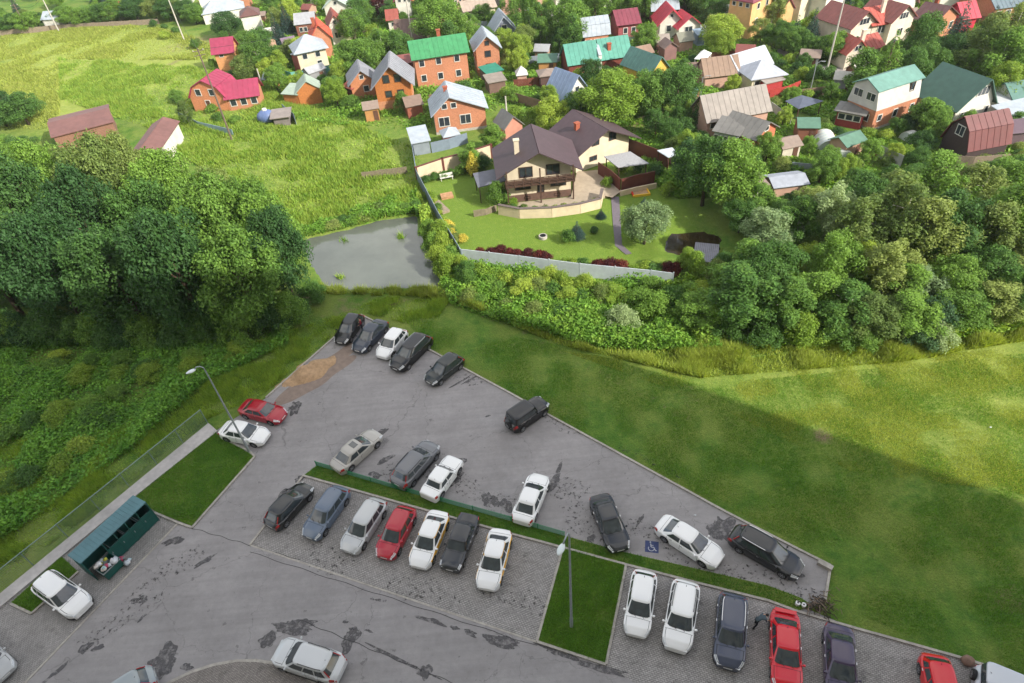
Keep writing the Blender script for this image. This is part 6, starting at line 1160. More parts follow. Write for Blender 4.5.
def trunk_mesh(kind, seed):
    key = (kind, seed)
    if key in TK: return TK[key]
    g = random.Random(seed); q = MB(); h = BASE[kind][0]; r0 = (.013*h if kind == 'birch' else .022*h) if kind not in ('bush', 'column', 'shrub') else .03*h
    if kind in ('bush', 'shrub'):
        for i in range(5): a = g.uniform(0, 6.28); q.tube([(0, 0, -.1), (.25*math.cos(a), .25*math.sin(a), .5), (.6*math.cos(a), .6*math.sin(a), 1.1)], [.05, .035, .015], 5)
    else:
        top = h*.86 if kind != 'broad' else h*.7; b1 = g.uniform(-.2, .2); q.tube([(0, 0, -.2), (b1*.3, 0, h*.2), (b1, b1*.5, h*.45), (b1*.5, b1, top)], [r0*1.25, r0, r0*.7, r0*.18], 8)
        for i in range(9):
            a = g.uniform(0, 6.28); z = h*g.uniform(.25, .7); R_ = BASE[kind][1]*g.uniform(.4, .62)*(.8 if kind == 'birch' else 1); q.tube([(b1*z/h, 0, z), (R_*.5*math.cos(a), R_*.5*math.sin(a), z+R_*.35), (R_*math.cos(a), R_*math.sin(a), z+R_*(.6 if kind != 'conifer' else .05))], [r0*.42, r0*.28, r0*.08], 5)
    o = q.build('trunk', birchbark if kind == 'birch' else bark, smooth=True); me = o.data; bpy.data.objects.remove(o); TK[key] = me; return me
CM = {}
def crown_mesh(kind, tone, seed):
    key = (kind, tone, seed)
    if key not in CM:
        h, r, n, s = BASE[kind]; gk = (kind, seed)
        if gk not in CM: CM[gk] = leaf_mesh('crown_'+kind, crown_blobs(kind, seed*7+3), n, s, seed, LM[tone], flat=.8 if kind != 'conifer' else .55, up=.35 if kind != 'conifer' else .1); CM[key] = CM[gk]
        else:
            me = CM[gk].copy(); me.materials.clear(); me.materials.append(LM[tone]); CM[key] = me
    return CM[key]
NAMES = dict(broad='broadleaf_tree', tall='tall_tree', birch='birch_tree', conifer='spruce_tree', column='columnar_tree', bush='bush', shrub='shrub', ball='round_tree')
WORD = dict(broad='broad tree', tall='upright tree', birch='airy birch', conifer='spruce', column='columnar thuja', bush='bush', shrub='wide shrub', ball='round tree')
VEG = []
def plant(x, y, h, r, kind, tone, label=None, group=None):
    if kind == 'bush' and r > 1.5: kind = 'shrub'
    seed = random.randint(1, 4 if kind in ('broad', 'tall', 'bush', 'shrub') else 2); H0, R0 = BASE[kind][:2]
    o = bpy.data.objects.new(NAMES[kind], None); COL.objects.link(o); z = float(ground_z(x, y)); o.location = (x, y, max(z, -.3)); o.rotation_euler = (0, 0, random.uniform(0, 6.28)); o.empty_display_size = .2
    o['category'] = 'bush' if kind in ('bush', 'shrub') else 'tree'
    for nm, me in (('crown', crown_mesh(kind, tone, seed)), ('trunk', trunk_mesh(kind, seed))):
        if nm == 'trunk' and kind == 'bush' and r < .7: continue
        c = bpy.data.objects.new(nm, me); COL.objects.link(c); c.parent = o; c.scale = (r/R0, r/R0*random.uniform(.92, 1.08), h/H0)
    VEG.append([o, x, y, h, r, kind, tone, label, group]); return o
_alt = [0]
def T(px, py, h, r, kind='broad', tone='mid', label=None):
    p = P(px, py)
    if px > 730 and 215 < py < 340 and kind == 'broad':
        _alt[0] += 1
        if _alt[0] % 2: kind = 'birch'; tone = {'yel': 'mid', 'dark': 'olive', 'mid': 'sil' if _alt[0] % 3 == 0 else 'mid'}.get(tone, tone); h *= 1.08
        elif tone == 'yel': tone = 'mid'
    return plant(p[0], p[1], h, r, kind, tone, label)
# left grove
_T = T
def T(px, py, h, r, kind='broad', tone='mid', label=None):
    if px < 320 and 200 < py < 340 and kind == 'broad': h *= random.uniform(1.02, 1.3); r *= random.uniform(.76, .9)
    return _T(px, py, h, r, kind, tone, label)
for px, py, h, r, k_, t_ in [(25, 318, 12, 5.2, 'broad', 'dark'), (88, 326, 11, 4.6, 'broad', 'dark'), (150, 332, 12, 4.8, 'broad', 'dark'), (212, 336, 12.5, 5.0, 'broad', 'dark'), (262, 330, 11.5, 4.6, 'broad', 'mid'), (296, 304, 9.5, 3.6, 'broad', 'dark'), (284, 284, 10, 4, 'broad', 'mid'), (-15, 285, 12, 5, 'broad', 'mid'), (60, 280, 12, 5, 'broad', 'dark'), (122, 285, 12, 5, 'broad', 'dark'), (180, 285, 12.5, 5, 'broad', 'mid'), (235, 280, 12, 4.8, 'broad', 'mid'),
   (15, 248, 10, 4.6, 'broad', 'mid'), (75, 240, 11, 4.6, 'broad', 'mid'), (130, 242, 12, 4.8, 'broad', 'olive'), (190, 246, 12, 4.6, 'broad', 'mid'), (240, 252, 10.5, 4.2, 'broad', 'olive'), (270, 262, 9, 3.4, 'broad', 'mid'), (110, 216, 9, 4.2, 'broad', 'olive'), (150, 218, 9, 3.6, 'broad', 'olive'), (48, 208, 8, 3.8, 'broad', 'mid'), (5, 205, 6, 3.2, 'broad', 'dark'), (195, 225, 8, 3.2, 'birch', 'olive'), (228, 236, 7, 3, 'broad', 'mid'), (60, 196, 6, 3.2, 'broad', 'mid'), (92, 196, 6.5, 3.4, 'broad', 'olive'), (128, 204, 7, 3.2, 'broad', 'mid'), (25, 180, 5, 3, 'broad', 'mid'), (170, 196, 7, 3, 'broad', 'olive'),
   (8, 128, 6, 4, 'broad', 'dark'), (30, 126, 5.5, 3.4, 'broad', 'dark'), (2, 160, 3.5, 3.5, 'broad', 'mid'), (24, 156, 3, 3, 'broad', 'mid'), (48, 340, 3.6, 2.8, 'bush', 'dark'), (0, 345, 4.2, 3.2, 'bush', 'dark'), (118, 345, 3, 2.4, 'bush', 'dark'), (180, 345, 3.2, 2.4, 'bush', 'dark'), (240, 340, 3, 2.4, 'bush', 'dark'), (300, 318, 2.4, 2, 'bush', 'mid'), (315, 302, 2.2, 1.8, 'bush', 'mid')]: T(px, py, h, r, k_, t_)
# named single trees
for a in [(610, 128, 8.5, 4.9, 'broad', 'yel'), (578, 124, 5, 2.6, 'broad', 'mid'), (551, 132, 5.2, 2.6, 'broad', 'yel'), (648, 118, 7.5, 3.2, 'broad', 'mid'), (676, 117, 8, 3.2, 'broad', 'dark'), (719, 52, 6.5, 3.7, 'ball', 'yel'), (443, 48, 9.5, 4.9, 'broad', 'mid'), (402, 64, 6, 3, 'broad', 'mid'), (230, 37, 5.5, 3.5, 'ball', 'dark'), (355, 42, 6.5, 3.2, 'ball', 'mid'), (363, 24, 6, 3.2, 'ball', 'dark'), (282, 74, 4.4, 1.9, 'tall', 'yel'), (268, 66, 7, 3.2, 'broad', 'mid'), (262, 76, 7.5, 3.0, 'birch', 'mid'), (248, 82, 5, 2.6, 'birch', 'olive'), (360, 78, 7, 3.8, 'broad', 'mid'), (385, 66, 6.5, 3.2, 'birch', 'mid'), (345, 84, 4.5, 2.2, 'broad', 'yel'), (336, 96, 3.6, 2.4, 'broad', 'mid'), (352, 108, 2.4, 2.2, 'bush', 'mid'),
   (686, 125, 3.6, .7, 'column', 'yel'), (697, 128, 4.5, .8, 'column', 'dark'), (702, 206, 8.5, 3.6, 'broad', 'mid'), (726, 212, 9, 3.8, 'broad', 'mid'), (692, 186, 6.5, 2.8, 'broad', 'dark'), (750, 224, 5, 2.8, 'birch', 'mid'), (644, 244, 5.2, 2.5, 'broad', 'sil'), (632, 240, 3.6, 1.6, 'bush', 'mid'), (577, 238, 2.2, 1.0, 'conifer', 'spr'), (569, 242, 1.8, 1.1, 'bush', 'mid'), (601, 218, 1.2, .7, 'conifer', 'spr'), (594, 232, .8, .6, 'bush', 'dark'), (644, 210, 1.7, 1.0, 'conifer', 'spr'), (668, 194, 1.8, 1.2, 'bush', 'yel'), (608, 187, 1.6, 1.1, 'bush', 'yel'), (656, 178, 2, 1.3, 'bush', 'dark'), (620, 172, 1.9, 1.1, 'bush', 'yel'), (640, 172, 1.6, 1.2, 'bush', 'dark'), (655, 172, 1.6, 1.2, 'bush', 'mid'),
   (498, 205, 3.4, 1.8, 'bush', 'mid'), (506, 203, 2.0, 1.1, 'bush', 'mid'), (513, 206, 1.3, .9, 'bush', 'yel'), (472, 172, 4.0, 1.6, 'tall', 'mid'), (474, 176, 3.4, .8, 'column', 'gold'), (484, 168, 2.0, 1.4, 'bush', 'dark'), (493, 150, 3.8, 1.7, 'tall', 'mid'), (526, 184, 2.0, 1.2, 'bush', 'mid'),
   (815, 84, 3.0, 1.8, 'bush', 'mid'), (858, 94, 6.5, 3.0, 'tall', 'mid'), (880, 94, 9.0, 3.2, 'conifer', 'mid'), (902, 93, 6.5, 2.8, 'broad', 'dark'), (922, 88, 6.5, 3.0, 'broad', 'mid'), (915, 70, 8.5, 3.0, 'broad', 'mid'), (940, 78, 6.5, 2.6, 'broad', 'dark'), (950, 56, 8.5, 2.6, 'conifer', 'spr'), (982, 48, 6.5, 2.6, 'conifer', 'spr'), (940, 70, 5, 2, 'tall', 'dark'), (968, 88, 9.5, 3.4, 'birch', 'olive'), (985, 94, 9.5, 3.6, 'birch', 'mid'), (1008, 84, 10, 3.4, 'birch', 'olive'), (1000, 64, 9, 3.2, 'birch', 'olive'), (975, 72, 9, 3.0, 'birch', 'olive'), (995, 104, 6, 3.0, 'broad', 'yel'), (1018, 98, 6, 3, 'broad', 'mid'), (1022, 60, 8, 3.2, 'broad', 'mid'), (924, 132, 5, 2.6, 'tall', 'mid'), (905, 129, 2.4, 1.5, 'bush', 'dark'), (920, 152, 3, 2.0, 'bush', 'dark'), (760, 42, 4, 2.4, 'birch', 'olive'), (770, 30, 6.5, 2.6, 'birch', 'olive'), (775, 48, 4.4, 2.6, 'broad', 'mid'),
   (530, 44, 10, 3.0, 'birch', 'mid'), (541, 50, 6, 2.4, 'birch', 'mid'), (517, 30, 10, 3.0, 'birch', 'mid'), (570, 46, 9, 4.2, 'broad', 'mid'), (575, 22, 8, 3.6, 'birch', 'mid'), (595, 28, 8, 3.6, 'broad', 'mid'), (620, 22, 9, 3.4, 'birch', 'mid'), (640, 22, 8, 3.2, 'birch', 'mid'), (645, 52, 5, 2.4, 'broad', 'mid'), (683, 16, 9, 4.0, 'broad', 'mid'), (702, 18, 8, 3.4, 'broad', 'mid'), (722, 14, 6, 3, 'broad', 'dark'), (710, 26, 5.5, 3, 'broad', 'dark'), (486, 46, 3.5, 2.2, 'broad', 'mid'), (505, 56, 5, 2.6, 'broad', 'yel'), (472, 40, 5, 2.4, 'birch', 'mid'), (484, 26, 4.5, 2.4, 'broad', 'mid'), (404, 112, 3.4, 2, 'bush', 'mid'), (465, 96, 2.8, 2.4, 'bush', 'dark'), (446, 98, 2.2, 2, 'bush', 'mid'), (382, 20, 6.5, 2.6, 'tall', 'purp'), (390, 26, 5, 2.4, 'tall', 'dark'), (1008, 134, 3, 1.6, 'tall', 'mid')]: T(*a)
# right hand belt of trees
for a in [(700, 322, 3.6, 2.8, 'broad', 'mid'), (740, 326, 6.2, 3.6, 'broad', 'mid'), (765, 302, 6.5, 3.2, 'broad', 'mid'), (775, 332, 5.2, 2.8, 'broad', 'yel'), (805, 318, 5.5, 2.6, 'tall', 'mid'), (825, 294, 6.5, 2.8, 'broad', 'mid'), (846, 268, 8, 3.2, 'birch', 'olive'), (876, 300, 6.5, 2.8, 'birch', 'olive'), (885, 262, 9, 3.6, 'birch', 'olive'), (908, 272, 8, 3.2, 'broad', 'olive'), (935, 268, 8.5, 3.6, 'broad', 'dark'), (968, 270, 8, 3.2, 'birch', 'olive'), (1002, 262, 8.5, 3.6, 'broad', 'mid'), (1032, 275, 8, 3.6, 'broad', 'dark'), (820, 250, 7, 2.8, 'broad', 'mid'), (790, 252, 6, 2.6, 'birch', 'mid'), (850, 230, 6.5, 2.8, 'broad', 'dark'), (888, 226, 6.5, 2.8, 'birch', 'olive'), (925, 224, 7.5, 3.2, 'broad', 'mid'), (965, 226, 7, 3.2, 'birch', 'olive'), (1005, 216, 6.5, 3.2, 'broad', 'mid'), (1028, 205, 5.5, 3, 'broad', 'dark'), (905, 198, 3.8, 2.2, 'broad', 'mid'), (940, 200, 3.4, 2, 'broad', 'olive'), (985, 194, 3.6, 2.2, 'broad', 'mid'), (1015, 184, 3.2, 2.2, 'broad', 'mid'),
   (840, 330, 4.4, 3.0, 'broad', 'mid'), (870, 335, 4.2, 3.0, 'broad', 'olive'), (905, 335, 4, 2.8, 'broad', 'yel'), (925, 330, 3.6, 2.6, 'bush', 'blue'), (955, 325, 4, 2.8, 'broad', 'mid'), (985, 320, 4, 2.8, 'broad', 'olive'), (1012, 318, 4, 2.8, 'broad', 'mid'), (894, 312, 4.5, 2.6, 'broad', 'yel'), (945, 305, 5, 2.8, 'broad', 'yel'), (915, 308, 4, 2.4, 'broad', 'mid'), (980, 298, 5, 3, 'broad', 'mid'), (1018, 298, 4.5, 2.8, 'broad', 'olive'), (935, 345, 2.4, 2.0, 'bush', 'sil'), (915, 348, 2.4, 2, 'bush', 'blue'), (800, 342, 3.2, 2.6, 'bush', 'yel'), (830, 345, 2.8, 2.4, 'bush', 'mid'), (860, 350, 2.4, 2.2, 'bush', 'mid'), (760, 345, 2.6, 2.4, 'bush', 'dark'), (728, 338, 2.8, 2.2, 'bush', 'dark'),
   (622, 330, 2.6, 2.2, 'bush', 'sil'), (640, 310, 2.4, 2.2, 'bush', 'mid'), (655, 318, 3.0, 2.4, 'bush', 'mid'), (672, 312, 3.0, 2.2, 'bush', 'mid'), (650, 298, 2.4, 1.8, 'bush', 'mid'), (686, 276, 3.2, 1.0, 'tall', 'yel'), (694, 282, 3.6, 1.1, 'tall', 'yel'), (748, 290, 5.5, 2.6, 'tall', 'mid'), (722, 300, 4, 2.2, 'tall', 'mid'), (702, 300, 2.2, 1.8, 'bush', 'yel'), (772, 232, 4, 2.2, 'broad', 'mid'), (802, 228, 4.4, 2.4, 'broad', 'dark'), (738, 234, 4.2, 2.2, 'broad', 'mid'), (760, 262, 6, 2.8, 'broad', 'mid')]: T(*a)
# rows and belts of bushes
def row(pts, n, h, r, kinds, jit=.3):
    w_ = [P(*p)[:2] for p in pts]; seg = [np.linalg.norm(w_[i+1]-w_[i]) for i in range(len(w_)-1)]; L_ = sum(seg)
    for k in range(n):
        s = L_*(k+.5)/n; i = 0
        while i < len(seg)-1 and s > seg[i]: s -= seg[i]; i += 1
        p = w_[i]+(w_[i+1]-w_[i])*s/seg[i]; kd, tn = random.choice(kinds); f = random.uniform(.8, 1.2); plant(p[0]+random.uniform(-jit, jit), p[1]+random.uniform(-jit, jit), h*f, r*f, kd, tn)
ROWG = [(-10, 338), (80, 340), (160, 342), (240, 340), (305, 322)]
row([(466, 258), (500, 255), (552, 262)], 9, 1.2, .95, [('bush', 'purp')], .2); row([(560, 265), (586, 268)], 3, 1.3, .9, [('bush', 'yel'), ('bush', 'mid')], .2); row([(592, 268), (624, 272)], 5, 1.3, .95, [('bush', 'purp')], .2); row([(632, 274), (662, 276)], 4, 1.6, 1.1, [('bush', 'mid'), ('bush', 'yel')], .2); row([(666, 276), (684, 276)], 2, 1.6, 1.0, [('bush', 'purp')], .2)
row([(510, 210), (545, 213), (580, 209), (598, 204)], 9, 1.0, .7, [('bush', 'mid'), ('bush', 'olive'), ('bush', 'yel')], .15)
row([(424, 183), (450, 176), (486, 166)], 8, 1.2, .9, [('bush', 'dark'), ('bush', 'mid')], .15); row([(425, 194), (440, 215), (455, 240)], 7, .9, .8, [('bush', 'mid'), ('bush', 'yel')], .4); row([(448, 224), (462, 246)], 5, 1.1, .8, [('bush', 'gold'), ('bush', 'olive')], .5)
row([(432, 232), (444, 262), (470, 290)], 11, 2.4, 1.6, [('bush', 'yel'), ('bush', 'mid')], .7); row([(470, 285), (520, 296), (580, 304), (640, 310)], 11, 2.0, 1.5, [('bush', 'yel'), ('bush', 'mid'), ('bush', 'mid'), ('bush', 'olive'), ('tall', 'yel')], .8); row([(470, 280), (540, 290), (620, 298)], 12, 2.0, 1.4, [('bush', 'yel')], .8); row([(455, 300), (520, 315), (590, 325)], 6, 1.4, 1.3, [('bush', 'mid'), ('bush', 'olive')], .8)
row([(778, 48), (800, 57), (842, 64)], 11, 4.2, 2.0, [('broad', 'mid'), ('broad', 'mid')], .25); row([(885, 66), (930, 62)], 6, 4.5, 2, [('broad', 'mid'), ('broad', 'dark')], .3)
row([(330, 228), (380, 214), (420, 208)], 9, 1.1, 1.2, [('bush', 'mid'), ('bush', 'olive')], .5)
row([(170, 98), (215, 112), (236, 128)], 7, 1.6, 1.5, [('bush', 'mid'), ('bush', 'yel')], 1.2); row([(0, 32), (60, 28), (120, 22)], 12, 4.2, 3.0, [('broad', 'mid'), ('broad', 'olive'), ('broad', 'dark')], 2); row([(120, 22), (160, 20), (205, 24)], 10, 4.5, 2.8, [('broad', 'mid'), ('birch', 'olive'), ('broad', 'dark')], 2)
row(ROWG, 24, 3.6, 2.3, [('bush', 'mid'), ('bush', 'mid'), ('bush', 'dark')], .8); row([(-10, 300), (80, 305), (160, 308), (260, 300)], 12, 4.5, 2.6, [('broad', 'dark')], .8); row([(20, 370), (100, 375), (170, 370), (240, 345)], 12, 1.5, 1.6, [('bush', 'mid'), ('bush', 'yel')], 1.5); row([(0, 430), (50, 420), (110, 410), (60, 460), (0, 500)], 14, 1.4, 1.6, [('bush', 'yel'), ('bush', 'mid')], 1.5)
# small sheds, greenhouses and plot fences between the gardens
EXTRA = []
_rs = random.Random(77)
SC = [((150, 132, 120), 'brown'), ((176, 178, 182), 'pale grey'), ((120, 128, 140), 'slate'), ((136, 76, 70), 'rusty red'), ((92, 132, 112), 'dull green'), ((210, 206, 196), 'off white'), ((130, 112, 128), 'plum')]
WC_ = [(196, 160, 136), (128, 100, 88), (224, 214, 196), (150, 96, 76), (160, 160, 164), (206, 150, 92)]
def addshed(x, y):
    pr = proj((x, y, 1)); rgb, nm = _rs.choice(SC); wc_ = _rs.choice(WC_); big = _rs.random() < .35 and pr[1] < 40; w_, d_, h_ = (_rs.uniform(2, 3.4), _rs.uniform(2, 3), _rs.uniform(1.6, 2.1)) if not big else (_rs.uniform(4, 6), _rs.uniform(4, 5), _rs.uniform(2.2, 2.8))
    yaw = R(_rs.uniform(-30, 40)); root = empty('garden_shed' if not big else 'village_house', (x, y, 0), 'x', 'shed' if not big else 'house', 'small sheds in the gardens' if not big else 'village houses'); fr = frame((x, y), (math.cos(yaw), math.sin(yaw)))
    q = MB(); q.box(0, w_, 0, d_, -.1, h_, fr); rh = _rs.uniform(.5, .9)*(1.7 if big else 1); q.add([fr(0, 0, h_), fr(0, d_, h_), fr(0, d_/2, h_+rh), fr(w_, 0, h_), fr(w_, d_, h_), fr(w_, d_/2, h_+rh)], [(2, 1, 0), (3, 4, 5)]); q.build('wall', wallm(wc_), root)
    q = MB(); o_ = .25; sl = rh/(d_/2)
    for a, b_ in ((-o_, d_/2), (d_+o_, d_/2)): q.add([fr(X, Y, Z+dz) for dz in (.01, .09) for X, Y, Z in ((-o_, a, h_-o_*sl), (w_+o_, a, h_-o_*sl), (w_+o_, b_, h_+rh), (-o_, b_, h_+rh))], [(0, 1, 2, 3), (7, 6, 5, 4), (0, 4, 5, 1), (1, 5, 6, 2), (2, 6, 7, 3), (3, 7, 4, 0)])
    q.build('roof', roofm(rgb), root); q = MB(); q.box(w_*.6, w_*.6+.75, -.04, -.005, 0, 1.6, fr); q.build('door', doorm, root)
    if big:
        for u_ in (.15, .38): fw(lambda a, o, z: fr(a, -o, z), w_*u_, w_*u_+.8, .06, 1.0, 2.0, root)
    FOOT.append([fr(-.3, -.3, 0)[:2], fr(w_+.3, -.3, 0)[:2], fr(w_+.3, d_+.3, 0)[:2], fr(-.3, d_+.3, 0)[:2]]); EXTRA.append((root, x, y, h_, '%s roofed %s' % (nm, 'little house' if big else 'shed')))
def _try(poly, n, fn, r=2.6):
    w_ = pw(poly); a = np.array(w_); c = 0
    for _ in range(n*60):
        if c >= n: return
        x, y = _rs.uniform(a[:, 0].min(), a[:, 0].max()), _rs.uniform(a[:, 1].min(), a[:, 1].max())
        if not inside(w_, x, y) or any(inside(k_, x, y) for k_ in KEEP) or not free(x+1.5, y+1.2, r, .5) or not ok_screen(x+1.5, y, 2.6, 2.6, math.hypot(x, y), .04): continue
        fn(x, y); c += 1
def _plots():
    _try([(255, 0), (1024, 0), (1024, 55), (255, 60)], 34, addshed); _try([(500, 50), (860, 60), (860, 125), (690, 180), (640, 120), (500, 110)], 9, addshed); _try([(780, 125), (940, 130), (940, 180), (760, 185)], 2, addshed); _try([(190, 70), (420, 60), (420, 120), (200, 130)], 5, addshed)
    fc = [((110, 130, 116), 'green grey'), ((150, 84, 70), 'brick red'), ((150, 160, 172), 'blue grey'), ((134, 112, 92), 'brown'), ((196, 196, 190), 'pale')]
    for a, b_ in (((505, 100), (545, 112)), ((520, 66), (560, 62)), ((640, 95), (690, 100)), ((690, 100), (705, 122)), ((770, 110), (790, 125)), ((800, 100), (835, 96)), ((560, 112), (600, 104)), ((430, 104), (470, 100)), ((430, 60), (412, 50)), ((600, 45), (650, 45)), ((700, 62), (760, 58)), ((530, 30), (575, 34)), ((340, 36), (380, 34)), ((720, 40), (735, 60)), ((880, 36), (905, 58)), ((930, 50), (985, 46)), ((470, 30), (500, 30)), ((285, 50), (300, 56)), ((860, 150), (900, 168)), ((790, 172), (850, 178)), ((640, 20), (690, 12)), ((960, 20), (1010, 32))):
        rgb, nm = _rs.choice(fc); m_ = ((a[0]+b_[0])/2, (a[1]+b_[1])/2); r = wallrun('garden_fence', 'x', [a, m_, b_], _rs.uniform(1.2, 1.7), mat('plot_'+nm.replace(' ', '_'), rgb, .8, .15, 2, k=.75), .05, group='plot fences between the gardens'); p = P(*m_); EXTRA.append((r, p[0], p[1], 1.4, '%s plot fence' % nm))
# random gardens
BOXK = HB
def ok_screen(x, y, h, r, d, lim=.13):
    a = proj((x, y, h)); b = proj((x, y, 0)); c = proj((x+r, y, h*.5)); w_ = abs(c[0]-(a[0]+b[0])/2); bx = (min(a[0], b[0])-w_*.9, a[1], max(a[0], b[0])+w_*.9, b[1])
    for x0, y0, x1, y1, dd in BOXK:
        if dd < d+1: continue
        ix = min(bx[2], x1)-max(bx[0], x0); iy = min(bx[3], y1)-max(bx[1], y0)
        if ix > 0 and iy > 0 and ix*iy > lim*(x1-x0)*(y1-y0): return False
    return True
def free(x, y, r, gap=.55):
    for f in FOOT:
        if inside(f, x, y): return False
        if float(dist_poly(f, np.array([x]), np.array([y]))[0]) < r*.75: return False
    return all((v[1]-x)**2+(v[2]-y)**2 > (gap*(v[4]+r))**2 for v in VEG)
KEEP = [pw([(180, 60), (420, 140), (420, 180), (300, 232), (200, 150)]), pw([(418, 178), (470, 165), (500, 213), (552, 217), (600, 208), (610, 196), (655, 185), (700, 215), (660, 262), (462, 262)]), POND, POND2, pw([(636, 118), (655, 114), (682, 119), (676, 124), (650, 125)]), pw([(571, 199), (577, 174), (600, 172), (622, 193), (612, 200), (600, 197), (590, 204)]), pw([(776, 54), (800, 62), (824, 72), (850, 74), (880, 82), (960, 86), (960, 79), (880, 73), (850, 68), (824, 64), (800, 54), (778, 47)]), pw([(300, 118), (350, 112), (400, 118), (400, 104), (345, 112), (310, 110)])]
def fill(poly, n, hr, kinds, rk=.42, tries=40):
    w_ = pw(poly); a = np.array(w_); c = 0
    for _ in range(n*tries):
        if c >= n: break
        x, y = random.uniform(a[:, 0].min(), a[:, 0].max()), random.uniform(a[:, 1].min(), a[:, 1].max())
        if not inside(w_, x, y) or any(inside(k_, x, y) for k_ in KEEP): continue
        kd, tn = random.choice(kinds); h = random.uniform(*hr); h = h*.5 if kd == 'bush' else h; r = h*rk if kd != 'bush' else h*.75
        if kd == 'conifer': r = h*.3
        if kd == 'birch' or kd == 'tall': r = h*.32
        if not free(x, y, r) or not ok_screen(x, y, h, r, math.hypot(x, y)): continue
        plant(x, y, h, r, kd, tn); c += 1
_plots()
MIX = [('broad', 'mid'), ('broad', 'mid'), ('broad', 'dark'), ('broad', 'olive'), ('broad', 'yel'), ('bush', 'mid'), ('bush', 'yel'), ('bush', 'olive'), ('birch', 'mid'), ('tall', 'mid'), ('conifer', 'spr')]
BSH = [('bush', 'mid'), ('bush', 'yel'), ('bush', 'dark'), ('bush', 'olive'), ('broad', 'mid'), ('broad', 'yel')]
fill([(250, 0), (400, 0), (400, 60), (250, 60)], 26, (4, 7.5), MIX); fill([(400, 0), (560, 0), (560, 70), (400, 50)], 26, (4, 7), MIX); fill([(560, 0), (760, 0), (760, 60), (560, 60)], 24, (4, 7.5), MIX); fill([(760, 0), (1024, 0), (1024, 60), (760, 60)], 26, (4, 7), MIX)
fill([(120, 0), (250, 0), (250, 20), (120, 20)], 16, (4.5, 7.5), MIX); fill([(0, 0), (120, 0), (120, 24), (0, 30)], 16, (4, 7), MIX)
fill([(500, 50), (700, 55), (700, 130), (500, 130)], 30, (3, 5.5), BSH+[('broad', 'dark')]); fill([(690, 50), (860, 60), (860, 110), (690, 110)], 26, (2.6, 4.6), BSH); fill([(780, 125), (940, 130), (940, 185), (760, 190)], 34, (2.4, 4.4), BSH)
fill([(640, 125), (740, 105), (790, 195), (700, 180)], 20, (3, 5.5), BSH); fill([(260, 60), (420, 60), (420, 120), (260, 125)], 22, (2.4, 5), BSH); fill([(190, 70), (280, 60), (300, 125), (190, 130)], 14, (2.2, 5.5), BSH+[('birch', 'olive')]); fill([(740, 205), (1024, 200), (1024, 250), (740, 240)], 12, (3, 5), MIX); fill([(690, 270), (1024, 250), (1024, 330), (690, 330)], 26, (3.5, 5.5), BSH); fill([(940, 130), (1024, 100), (1024, 190), (1000, 190)], 12, (2.4, 4.5), BSH)
fill([(130, 30), (200, 18), (235, 40), (210, 55)], 8, (2, 4), BSH); fill([(300, 30), (200, 20), (300, 0)], 5, (4, 7), MIX)
for i in range(30):
    x = -115+i*9+random.uniform(-3, 3); y = 178+abs(x-5)*.35+random.uniform(0, 26)
    if proj((x, y, 0))[1] < 2 and len(VEG) < 900: plant(x, y, random.uniform(6, 9), random.uniform(3, 4), random.choice(['broad', 'birch']), random.choice(['mid', 'olive', 'dark']))
# dead leaning willow stems by the creek
for i, (a, c, lb) in enumerate((((852, 292), (893, 215), 'long bare grey trunk leaning over the bushes in the right belt'), ((856, 285), (872, 238), 'shorter bare reddish trunk leaning beside the long grey one'))):
    A_ = P(*a); B_ = P(*c, 4.8-i*1.5); q = MB(); m_ = (A_+B_)/2+np.array([0, 0, .5]); q.tube([A_, m_, B_], [.16, .12, .04], 7); r = empty('leaning_dead_tree', tuple(A_), lb, 'dead tree'); q.build('trunk', mat('dead_wood%d' % i, ((168, 152, 136), (132, 92, 74))[i], .9, .2, 4, k=.75), r, smooth=True); q = MB()
    for k in range(14): s_ = .3+.05*k; p0 = A_+(B_-A_)*s_+np.array([0, 0, .4*s_]); q.tube([p0, p0+np.array([random.uniform(-.9, .9), random.uniform(-.9, .9), random.uniform(.3, 1.1)])], [.04, .012], 4)
    q.build('branches', mat('dead_wood%d' % i, (168, 152, 136)), r)
# unique labels: look, size, then the nearest landmark and side
LAND += [(372, 255, 'the large pond'), (692, 241, 'the small garden pond'), (551, 268, 'the white sheet fence'), (120, 250, 'the left grove'), (540, 235, 'the estate lawn'), (870, 250, 'the right belt'), (100, 60, 'the far meadow'), (445, 235, 'the sheet metal fence')]
def side(dx, dy):
    if abs(dx) > abs(dy)*1.2: return 'right of' if dx > 0 else 'left of'
    return 'below' if dy > 0 else 'above'
from collections import defaultdict
D_ = defaultdict(list)
for v in VEG:
    o, x, y, h, r, kind, tone = v[:7]; c = proj((x, y, h*.5)); k_ = min(LAND, key=lambda l: (l[0]-c[0])**2+((l[1]-c[1])*1.4)**2)
    ph = k_[2] if k_[2].startswith('the ') else ' '.join(k_[2].split()[:6]); size = 'tall' if h > 8 else 'big' if h > 5.5 else 'medium' if h > 3.2 else 'small'
    if kind in ('bush', 'shrub'): size = 'big' if h > 2.6 else 'low' if h < 1.3 else 'rounded'
    if not ph.startswith('the '): ph = 'the '+ph
    D_['%s %s %s %s %s' % (size, TONE[tone], WORD[kind], side(c[0]-k_[0], c[1]-k_[1]), ph)].append((c[0], c[1], v))
for r_o, x, y, h_, ds in EXTRA:
    c = proj((x, y, h_*.5)); k_ = min(LAND, key=lambda l: (l[0]-c[0])**2+((l[1]-c[1])*1.4)**2); ph = k_[2] if k_[2].startswith('the ') else 'the '+' '.join(k_[2].split()[:6])
    D_['%s %s %s' % (ds, side(c[0]-k_[0], c[1]-k_[1]), ph)].append((c[0], c[1], [r_o, x, y, h_, 1, 'x', '', None, None]))
